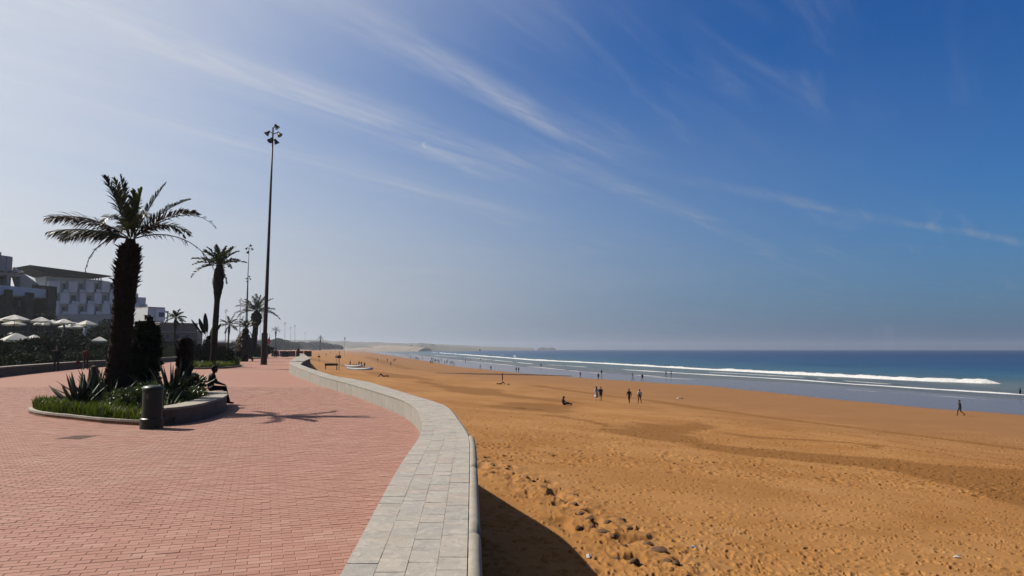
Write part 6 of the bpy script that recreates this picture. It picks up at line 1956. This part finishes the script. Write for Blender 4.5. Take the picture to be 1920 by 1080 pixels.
def person(kind, loc, face, label, top, bot, hair=HD, skin=SK, shoe=(0.02, .016, .013), h=1.72, group=None):
    """face = compass of the gaze, degrees, 0 = away along +Y, 90 = towards the land (-X), -90 = seaward"""
    o = link("person", arch(kind), None, loc, R(face))
    o.scale = (h / 1.72,) * 3
    tag(o, label, "person", group)
    for k, c in enumerate((skin, hair, top, bot, shoe)):
        o.material_slots[k].link = "OBJECT"; o.material_slots[k].material = cloth(c)
    return o
def beach_person(px, py, kind, face, label, top, bot, **kw):
    p = on_beach(px, py)
    z = bz(p.x, p.y) - .015
    if p.y > 90: z = max(z, float(beach_z(p.x, p.y)) - .02)
    kw.setdefault("h", 1.70)
    return person(kind, Vector((p.x, p.y, z)), face, label, top, bot, **kw)
def prom_person(px, py, kind, face, label, top, bot, **kw):
    p = onplane(px, py, 0)
    return person(kind, Vector((p.x, p.y, -.004 if p.y < 60 else 0)), face, label, top, bot, **kw)

# the man on the bench
seat = person("bench", Vector((-8.66, 20.62, 0.0)), -72, "man in dark clothes sitting on the end of the curved bench wall", BLACK, (0.02, .018, .02), shoe=(.03, .014, .008), skin=(0.10, 0.055, 0.035), h=1.72 * .80)
# promenade
prom_person(105, 697, "stand_long", 200, "dark clothed person standing by the border wall", BLACK, BLACK, h=1.78)
prom_person(160, 693.5, "walk", 20, "person in a red top with a red bag by the border wall", (0.20, 0.02, 0.015), (0.06, .012, .012), h=1.72)
q = onplane(155, 692, 0); bag = thing("shoulder_bag", "small bright red bag hanging beside the person in red", "bag", Vector((q.x - .18, q.y - .35, .42)))
MB().hexa([(-.13, -.06, 0), (.13, -.06, 0), (.13, .06, 0), (-.13, .06, 0)], [(-.11, -.04, .24), (.11, -.04, .24), (.11, .04, .24), (-.11, .04, .24)]).build("pouch", cloth((.32, .03, .05)), bag)
MB().tube([(-.10, 0, .235), (-.04, .05, .48), (.04, .05, .48), (.10, 0, .235)], .011, 6).build("strap", cloth((.2, .02, .03)), bag)
prom_person(428, 684, "walk", 170, "dark clothed walker in front of the group by the second island", BLACK, BROWN, h=1.75)
prom_person(433, 681.5, "stand_long", 160, "person in a dark red top among the group by the second island", (0.26, .03, .025), BLACK, h=1.72)
prom_person(441, 683, "walk", 200, "walker in grey at the seaward edge of the group by the second island", GREY, (0.07, .05, .05), h=1.75)
prom_person(447, 683.5, "stand_long", 190, "slim dark figure standing just behind the walker in grey", BLACK, BLACK, h=1.66)
prom_person(409.5, 668, "stand_long", 10, "person in a white shirt near the kiosk beyond the slender palm", WHITE, NAVY, h=1.8)
prom_person(415, 669, "sit", -60, "dark figure sitting low beside the white shirted person", BLACK, BROWN, h=1.7)
prom_person(500, 673, "walk", 175, "dark red clothed walker emerging from behind the tallest mast", (0.09, .02, .02), BLACK, h=1.75)
prom_person(516.5, 671.5, "walk", 10, "walker in a pale top and dark trousers beyond the tallest mast", (0.38, .36, .35), BLACK, h=1.8)
prom_person(559, 669, "robe", 15, "woman in a long black robe walking beside the sea wall", BLACK, BLACK, h=1.78, hair=BLACK)
# terrace
q = at_depth(158.5, 633, 92); person("stand_long", Vector((q.x, q.y, 2.75)), 160, "waiter in white on the upper terrace beneath the last large parasol", WHITE, WHITE, h=1.75)
q = at_depth(119, 633, 84); person("robe", Vector((q.x, q.y, 2.75)), 150, "grey robed figure on the upper terrace", (0.13, .13, .14), GREY, h=1.75, hair=(0.13, .13, .14))

# beach: figures one can tell apart
beach_person(1118.5, 750.5, "tunic", 12, "walker in a long white top, inland one of the close couple on the sand", (0.9, .82, .95), (0.12, .07, .05), h=1.72, hair=HD)
beach_person(1126.5, 751.5, "walk_shorts", -8, "walker in black with a red head cover, seaward one of the close couple", BLACK, BLACK, h=1.70, hair=(0.35, .06, .03))
beach_person(1180, 755.5, "walk_shorts", 14, "walker in a brown top and bare legs on the open sand", (0.045, .02, .014), (0.16, .075, .04), h=1.72, skin=(.13, .06, .035))
beach_person(1199.5, 755.5, "wide", 6, "walker in a loose white shirt and dark shorts on the open sand", (0.85, .85, 1.0), (0.07, .012, .02), hair=(0.16, .03, .025), h=1.72, skin=(.14, .07, .045))
beach_person(1058, 760, "sit", -72, "person in dark clothes sitting alone on the sand", (0.018, .022, .03), (0.016, .018, .026), hair=(0.07, .02, .012), h=1.78)
beach_person(1801, 779.5, "walk_big", 84, "man in dark clothes striding along the wet sand", (0.016, .016, .022), NAVY, h=1.74)
beach_person(942, 717, "raised", 100, "person in red with raised arms standing over the lying sunbather", (0.30, .045, .03), (0.035, .01, .012), skin=(.24, .10, .06), h=1.72)
beach_person(940, 720.5, "lie", -84, "sunbather lying with bent knees below the person in red", (0.12, .06, .04), (.03, .02, .02), skin=(.15, .075, .05), h=1.7)
beach_person(718, 706.5, "lie", 86, "person in red lying on the sand near the sea wall", (0.34, .03, .05), (.24, .02, .04), skin=(.10, .05, .04), h=2.1)
beach_person(1088, 708, "stand", -60, "person in a reddish top standing at the edge of the wet sand", (0.14, .035, .04), NAVY)
beach_person(1122, 712, "stand", 170, "person in dark red standing at the edge of the wet sand before the foam", (0.12, .02, .025), BLACK)
beach_person(1128, 703.5, "stand", 0, "dark wader behind the person in dark red", GREY, BLACK)
beach_person(1186.5, 711.5, "walk_shorts", 90, "slim person with a pale waistband walking in the wash", (0.05, .05, .06), (.3, .3, .32))
beach_person(1204.5, 714, "wide", 170, "person in a dark plum top standing legs apart on the wet sand", (0.05, .012, .028), BLACK, h=1.75)
beach_person(1249, 706.5, "walk_shorts", 60, "dark jogger in the wash, landward one of two", NAVY, BLACK)
beach_person(1258.5, 706, "stand", 60, "dark jogger in the wash, seaward one of two", BLACK, BLACK)
beach_person(1014.5, 689, "stand", 20, "lone dark wader between two foam lines", GREY, BLACK)
beach_person(900.5, 692.5, "walk_shorts", 80, "person in grey walking in the wash near two paddling groups", (0.07, .075, .085), GREY)
beach_person(920.5, 694.5, "stand", 170, "person in a navy top and bare legs at the edge of the wash", NAVY, (.25, .2, .18))
beach_person(968, 697.5, "stand", 40, "slim figure with bare legs, landward one of the pair at the wet edge", GREY, NAVY)
beach_person(972.5, 698, "stand_long", 40, "dark figure, seaward one of the pair at the wet edge", NAVY, NAVY)
beach_person(847.5, 683.8, "stand_long", 0, "lone thin dark figure standing at the bend of the wet sand", GREY, GREY, h=1.9)
beach_person(732.8, 686.2, "wide", 60, "reddish brown clothed person standing on the dry sand past the white boats", (0.16, .055, .045), (.16, .06, .04), skin=(.2, .1, .07), h=1.75)
beach_person(738.5, 679, "stand_long", 20, "dark brown figure, landward one of the pair behind the reddish brown person", (0.10, .04, .03), (.10, .045, .03), h=1.8)
beach_person(741.7, 677.5, "stand_long", 30, "dark brown figure, seaward one of the pair behind the reddish brown person", (0.08, .03, .028), (.10, .045, .03), h=1.8)
beach_person(726.3, 678.8, "wide", 0, "grey brown figure with legs apart on the middle of the far sand", (0.10, .07, .06), (.11, .08, .07), h=1.8)
beach_person(708, 678, "walk", 60, "dark walker alone on the far sand near the tyre track", (0.07, .045, .04), BROWN, h=1.9)
beach_person(807.3, 682.3, "stand", 20, "landward one of the near pair at the tip of the dry sand", BROWN, BROWN, h=1.75)
beach_person(810.4, 682, "stand", 10, "seaward one of the near pair at the tip of the dry sand", (0.09, .04, .035), BLACK, h=1.75)
G = "tiny far bathers at the water's edge"
for k, (px, py, h_) in enumerate([(809, 674.5, 1.7), (812.6, 674.4, 1.7), (868, 676.8, 1.6), (872.5, 679, 1.9), (877, 677, 1.6), (882, 676.5, 1.6), (901, 676.2, 1.6), (771, 671.5, 1.7), (775.7, 673, 1.6), (778.5, 675, 1.6), (781, 675, 1.6), (785, 675.2, 1.7),
                                  (747, 666.5, 1.6), (756.5, 668, 1.5), (762.5, 667.6, 1.6), (725.3, 667.5, 1.8), (723.4, 667.3, 1.5), (728.5, 665.6, 1.4), (732, 665.8, 1.4), (735.5, 665.6, 1.4), (742, 670.5, 1.6), (716.5, 666.3, 1.6), (714, 668, 1.3), (719, 668, 1.3), (711, 662.5, 1.5), (707.5, 663, 1.4),
                                  (700, 660.5, 1.5), (695, 659, 1.4), (690, 658.3, 1.4), (704.5, 663.2, 1.3), (749, 671.8, 1.0), (752, 671.6, 1.0)]):
    beach_person(px, py, ["stand", "walk_shorts", "stand_long"][k % 3], (k * 67) % 360, "tiny distant bather standing in the shallow wash of the far beach", [GREY, NAVY, BLACK, (0.16, .15, .16), BROWN][k % 5], [BLACK, NAVY, GREY][k % 3], h=h_ * 1.02, group=G)
# more of them strung along the far waterline
rb = random.Random(77)
for k in range(34):
    u = rb.random(); px = 688 + 165 * u; py = float(np.interp(px, [688, 712, 752, 800, 850], [657.2, 663.5, 669.5, 677, 686.5])) - rb.uniform(0.3, 1.0 + 4.5 * u)
    q = onplane(px, py, -6.2)
    kk = k + 40
    person(["stand", "walk_shorts", "stand_long"][k % 3], Vector((q.x, q.y, float(beach_z(q.x, q.y)) - .02)), (k * 83) % 360, "tiny distant bather standing in the shallow wash of the far beach", [GREY, NAVY, BLACK, (0.20, .18, .2), (0.25, .06, .05)][k % 5], [BLACK, NAVY, GREY][k % 3], h=rb.uniform(1.5, 1.85), group=G)
# bathers out in the water
def sea_person(px, py, label, top, dip, **kw):
    p = onplane(px, py, SEA_Z); return person("stand", Vector((p.x, p.y, SEA_Z - dip)), 30, label, top, NAVY, **kw)
sea_person(1913, 739, "bather standing waist deep behind the second foam line", (0.02, .02, .035), .62, skin=(.26, .13, .07), hair=(.05, .03, .02))
sea_person(1247.5, 688.5, "landward one of two bathers behind the main breaker", (.12, .06, .06), .55)
sea_person(1253.5, 689.2, "seaward one of two bathers behind the main breaker", (.06, .03, .05), .45, h=1.8)

# ------------------------------------------------------------------ things on the beach
M_HULL = mottled("boat_white", (0.85, 0.84, 0.86), (1.0, 0.98, 0.98), 1.5, rough=.5, bmp=.05)
def boat(label, px, py, L, rot):
    p = on_beach(px, py); p.z = bz(p.x, p.y)
    t = thing("small_boat", label, "boat", p, R(rot), "white boats pulled up on the sand")
    N = 16; vs = []; fs = []; K = 9
    for i in range(N + 1):
        u = i / N; w_ = L * .16 * math.sin(math.pi * min(1, .12 + u * .88)) ** .7 * (1 if u < .98 else .1); d_ = .62 * (0.75 + .5 * (2 * u - 1) ** 2)
        for j in range(K):
            a = math.pi * j / (K - 1)
            vs.append(((u - .5) * L, w_ * math.cos(a), .10 + .95 * d_ * math.sin(a) ** .8))
    for i in range(N):
        for j in range(K - 1): fs.append((i * K + j, (i + 1) * K + j, (i + 1) * K + j + 1, i * K + j + 1))
    m_ = MB(); m_.add(vs, fs); m_.build("hull", M_HULL, t, smooth=True)
    m_ = MB()
    for j in (0, K - 1): m_.tube([Vector(vs[i * K + j]) for i in range(N + 1)], .06, 6)
    m_.build("gunwale", M_HULL, t, smooth=True)
    MB().tube([(-.44 * L, 0, .78), (-.2 * L, 0, .68), (.2 * L, 0, .68), (.44 * L, 0, .78)], .05, 6).build("keel", cloth((.30, .31, .34)), t)
boat("upturned white boat on the sand, nearer one with its pale bow towards the wall", 675, 694, 7.0, 12)
boat("upturned white boat on the sand, farther one behind the other boat", 664, 688, 6.0, 4)
for k, (px, py, kind, lab, top) in enumerate([(656.5, 686.5, "stand_long", "dark figure standing at the bow of the farther white boat", BROWN), (663, 687, "sit", "person in white sitting by the farther white boat", (.4, .38, .38)),
        (668, 686.5, "sit", "person in pale clothes at the centre of the group by the boats", (.36, .33, .31)), (673, 687, "stand_long", "tall dark figure in the middle of the group by the boats", BLACK),
        (677.5, 687.5, "stand_long", "dark figure at the edge of the group by the boats", BROWN), (683.5, 690, "stand_long", "lone dark figure standing at the stern of the nearer boat", BLACK)]):
    beach_person(px, py, kind, 150, lab, top, BLACK, h=1.9)
def table_like(label, px, py):
    p = on_beach(px, py); p.z = bz(p.x, p.y)
    t = thing("trestle_table", label, "table", p, R(8))
    MB().box(-1.5, 1.5, -.6, .6, .95, 1.5).build("cloth_cover", cloth((.07, .025, .02)), t)
    for sx in (-1.3, 1.3):
        for sy in (-.5, .5): MB().box(sx - .05, sx + .05, sy - .05, sy + .05, -.1, .95).build("leg", M_POLE, t)
table_like("dark covered trestle table standing on the sand behind the sea wall", 621, 693)
for k, (px, py, h_, lab) in enumerate([(598, 680, 3.4, "dark signpost with a crosspiece on the sand near the wall's bend"), (635.5, 693.5, 4.6, "thin wooden post with a small board, nearer one of two"), (630.5, 681, 3.6, "thin wooden post with a small board, farther one of two")]):
    p = on_beach(px, py); p.z = bz(p.x, p.y)
    t = thing("sign_post", lab, "post", p, 0, "wooden posts on the sand")
    MB().tube([(0, 0, -.2), (0, 0, h_)], .07, 6).build("post", M_TRUNK, t)
    MB().box(-.45, .45, -.05, .05, h_ * .62, h_ * .78).build("board", cloth((.10, .06, .04)), t)
for k, (px, py, lab) in enumerate([(611.5, 667.5, "brown blurred figure on the far sand behind the signpost"), (620, 662.5, "dark figure on the far sand beyond the brown one"), (573.5, 662, "dark figure on the far sand just past the sea wall's end")]):
    beach_person(px, py, "walk", 60, lab, BROWN, BROWN, h=2.0)
p = on_beach(1273.5, 747); t = thing("pale_rock", "pale rounded stone lying alone on the smooth sand", "stone", Vector((p.x, p.y, bz(p.x, p.y) - .03)))
r_ = np.random.default_rng(5)
def rock_mesh(name, sx, sy, sz, seed, mat, n=14):
    vs = []; fs = []
    for i in range(n + 1):
        th_ = math.pi * i / n
        for j in range(n):
            ph = 2 * math.pi * j / n
            x, y, z = math.sin(th_) * math.cos(ph), math.sin(th_) * math.sin(ph), math.cos(th_)
            k = 0.72 + 0.6 * float(fbm(np.array([x * 1.7 + seed * 3.1 + z]), np.array([y * 1.7 + z * 1.3]), 3, seed)[0])
            vs.append((x * sx * k, y * sy * k, z * sz * k))
    for i in range(n):
        for j in range(n): fs.append((i * n + j, i * n + (j + 1) % n, (i + 1) * n + (j + 1) % n, (i + 1) * n + j))
    me = bpy.data.meshes.new(name); me.from_pydata(vs, [], fs); me.materials.append(mat)
    me.polygons.foreach_set("use_smooth", np.zeros(len(fs), bool)); me.update(); return me
link("body", rock_mesh("body", .42, .3, .24, 3, mottled("pale_stone", (.50, .42, .28), (.58, .50, .36), 6)), t)
link("brown_lump", rock_mesh("brown_lump", .16, .16, .15, 4, mottled("brown_stone_lump", (.14, .08, .05), (.2, .12, .07), 8)), t, (.42, -.02, 0))  # smaller dark brown lump beside the pale stone
p = on_beach(953, 720.8); tag(link("rock", rock_mesh("rock", .28, .22, .2, 6, M_BROWN), None, Vector((p.x, p.y, bz(p.x, p.y)))), "small dark lump on the sand beside the sunbather", "stone")
# rough stones and debris along the wall's shadow
M_ROCK = mottled("sandy_rock", (0.13, 0.07, 0.035), (0.22, 0.115, 0.05), 5, third=(.08, .05, .03))
rocks = [(894,862,.22),(905,868,.26),(916,871,.2),(925,877,.3),(938,885,.34),(950,886,.28),(962,893,.26),(975,899,.22),(988,903,.3),(1000,906,.26),(1020,921,.42),(1034,926,.30),(1047,953,.36),(1062,944,.24),(1078,950,.3),(1090,968,.5),(1105,978,.36),(1120,968,.26),(1086,996,.44),(1110,993,.3),(1130,1003,.46),(1140,985,.4),(1166,978,.46),(1180,991,.32),(1150,1012,.3),(1172,1030,.28),(1156,1050,.34),(1190,1062,.4),(1215,1026,.3),(1236,1040,.58),(1252,1056,.4),(1268,1066,.36)]
RK = [rock_mesh("rock", .5, .42, .30, 20 + k, M_ROCK, 12) for k in range(7)]
ORD = "first second third fourth fifth sixth seventh eighth ninth tenth eleventh twelfth thirteenth fourteenth fifteenth sixteenth seventeenth eighteenth nineteenth twentieth twenty-first twenty-second twenty-third twenty-fourth twenty-fifth twenty-sixth twenty-seventh twenty-eighth twenty-ninth thirtieth thirty-first thirty-second".split()
for k, (px, py, s) in enumerate(sorted(rocks, key=lambda q: q[1])):
    p = on_beach(px, py); r = random.Random(k)
    o = link("rock", RK[k % 7], None, Vector((p.x, p.y, bz(p.x, p.y) - .02 * s)), r.uniform(0, 6.28))
    o.scale = (s * r.uniform(.4, .7), s * r.uniform(.4, .7), s * r.uniform(.45, .8))
    tag(o, ("large" if s > .41 else "small") + " half buried rock, " + ORD[k] + " from the sea wall's corner along the shadow's edge", "rock", "rocks along the edge of the wall's shadow")
# scraps of litter
for k, (px, py, c, lab) in enumerate([(1794, 1048, (.6, .62, .66), "white scrap of litter on the trampled sand"), (1104, 1046, (.65, .65, .66), "tiny white scrap at the edge of the wall's shadow"), (1302, 1029, (.4, .45, .55), "pale blue scrap on the sand")]):
    p = on_beach(px, py)
    m_ = MB(); m_.add([(-.08, -.03, 0), (.02, -.05, .02), (.09, .01, .01), (.03, .05, .03), (-.05, .04, .0), (0, 0, .05)], [(0, 1, 5), (1, 2, 5), (2, 3, 5), (3, 4, 5), (4, 0, 5)])
    tag(m_.build("litter", cloth(c), None, Vector((p.x, p.y, bz(p.x, p.y) + .015)), rotz=k * 1.3), lab, "litter")
# long low sand ridge across the beach, its step shadow painted in dark
A = [on_beach(px, py) for px, py in ((818, 699.5), (880, 701.5), (940, 702.8), (1000, 703.8), (1072, 705.2))]
P_ = resample(A, .6); n = len(P_); K = 5; vs = np.zeros((n, K, 3))
T2 = np.gradient(P_, axis=0); T2 /= np.linalg.norm(T2, axis=1)[:, None]; N2 = np.stack([-T2[:, 1], T2[:, 0]], -1)
e_ = np.clip(np.minimum(np.arange(n), np.arange(n)[::-1]) / 12, .05, 1)
zz = beach_z(P_[:, 0], P_[:, 1])
for k in range(K):
    u = k / (K - 1) - .5
    vs[:, k, 0] = P_[:, 0] + N2[:, 0] * u * 2.4; vs[:, k, 1] = P_[:, 1] + N2[:, 1] * u * 2.4
    vs[:, k, 2] = zz + (-.2 if k in (0, K - 1) else .10 + .26 * math.cos(u * 3) * e_ * (.7 + .6 * fbm(P_[:, 0] * .4, P_[:, 1] * .4, 2, 5)))
ix = np.arange(n * K).reshape(n, K)
tag(link("sand_ridge", np_mesh("sand_ridge", vs.reshape(-1, 3), np.stack([ix[:-1, :-1].ravel(), ix[:-1, 1:].ravel(), ix[1:, 1:].ravel(), ix[1:, :-1].ravel()], -1), mottled("ridge_step_shadow", (.10, .045, .02), (.14, .07, .03), 2, use_pos=True), True)), "long low sand ridge painted dark with its step shadow behind the person in red", None, None, "structure")
# red barrier and grey bin far down the promenade
q = onplane(523, 669.5, 0)
br = thing("barrier", "row of red and white barriers across the far promenade", "barrier", Vector((q.x - 2.2, q.y + 10, 0)))
for k in range(5):
    MB().box(-2.6 + k * 1.7, -1.1 + k * 1.7, -.15, .15, .72, 1.15).build("red_panel", cloth((.34, .05, .04)), br)
    MB().box(-2.6 + k * 1.7, -1.1 + k * 1.7, -.2, .2, .0, .715).build("white_base", cloth((.34, .31, .29)) if k % 2 else cloth((.26, .21, .18)), br)
bn = thing("litter_bin", "grey square litter bin on the far promenade in front of the barriers", "bin", Vector((q.x + .6, q.y + 2, 0)))
MB().box(-.55, .55, -.45, .45, 0, 1.0).build("box", cloth((.07, .07, .085)), bn); MB().box(-.6, .6, -.5, .5, 1.002, 1.1).build("lid", cloth((.12, .06, .06)), bn)
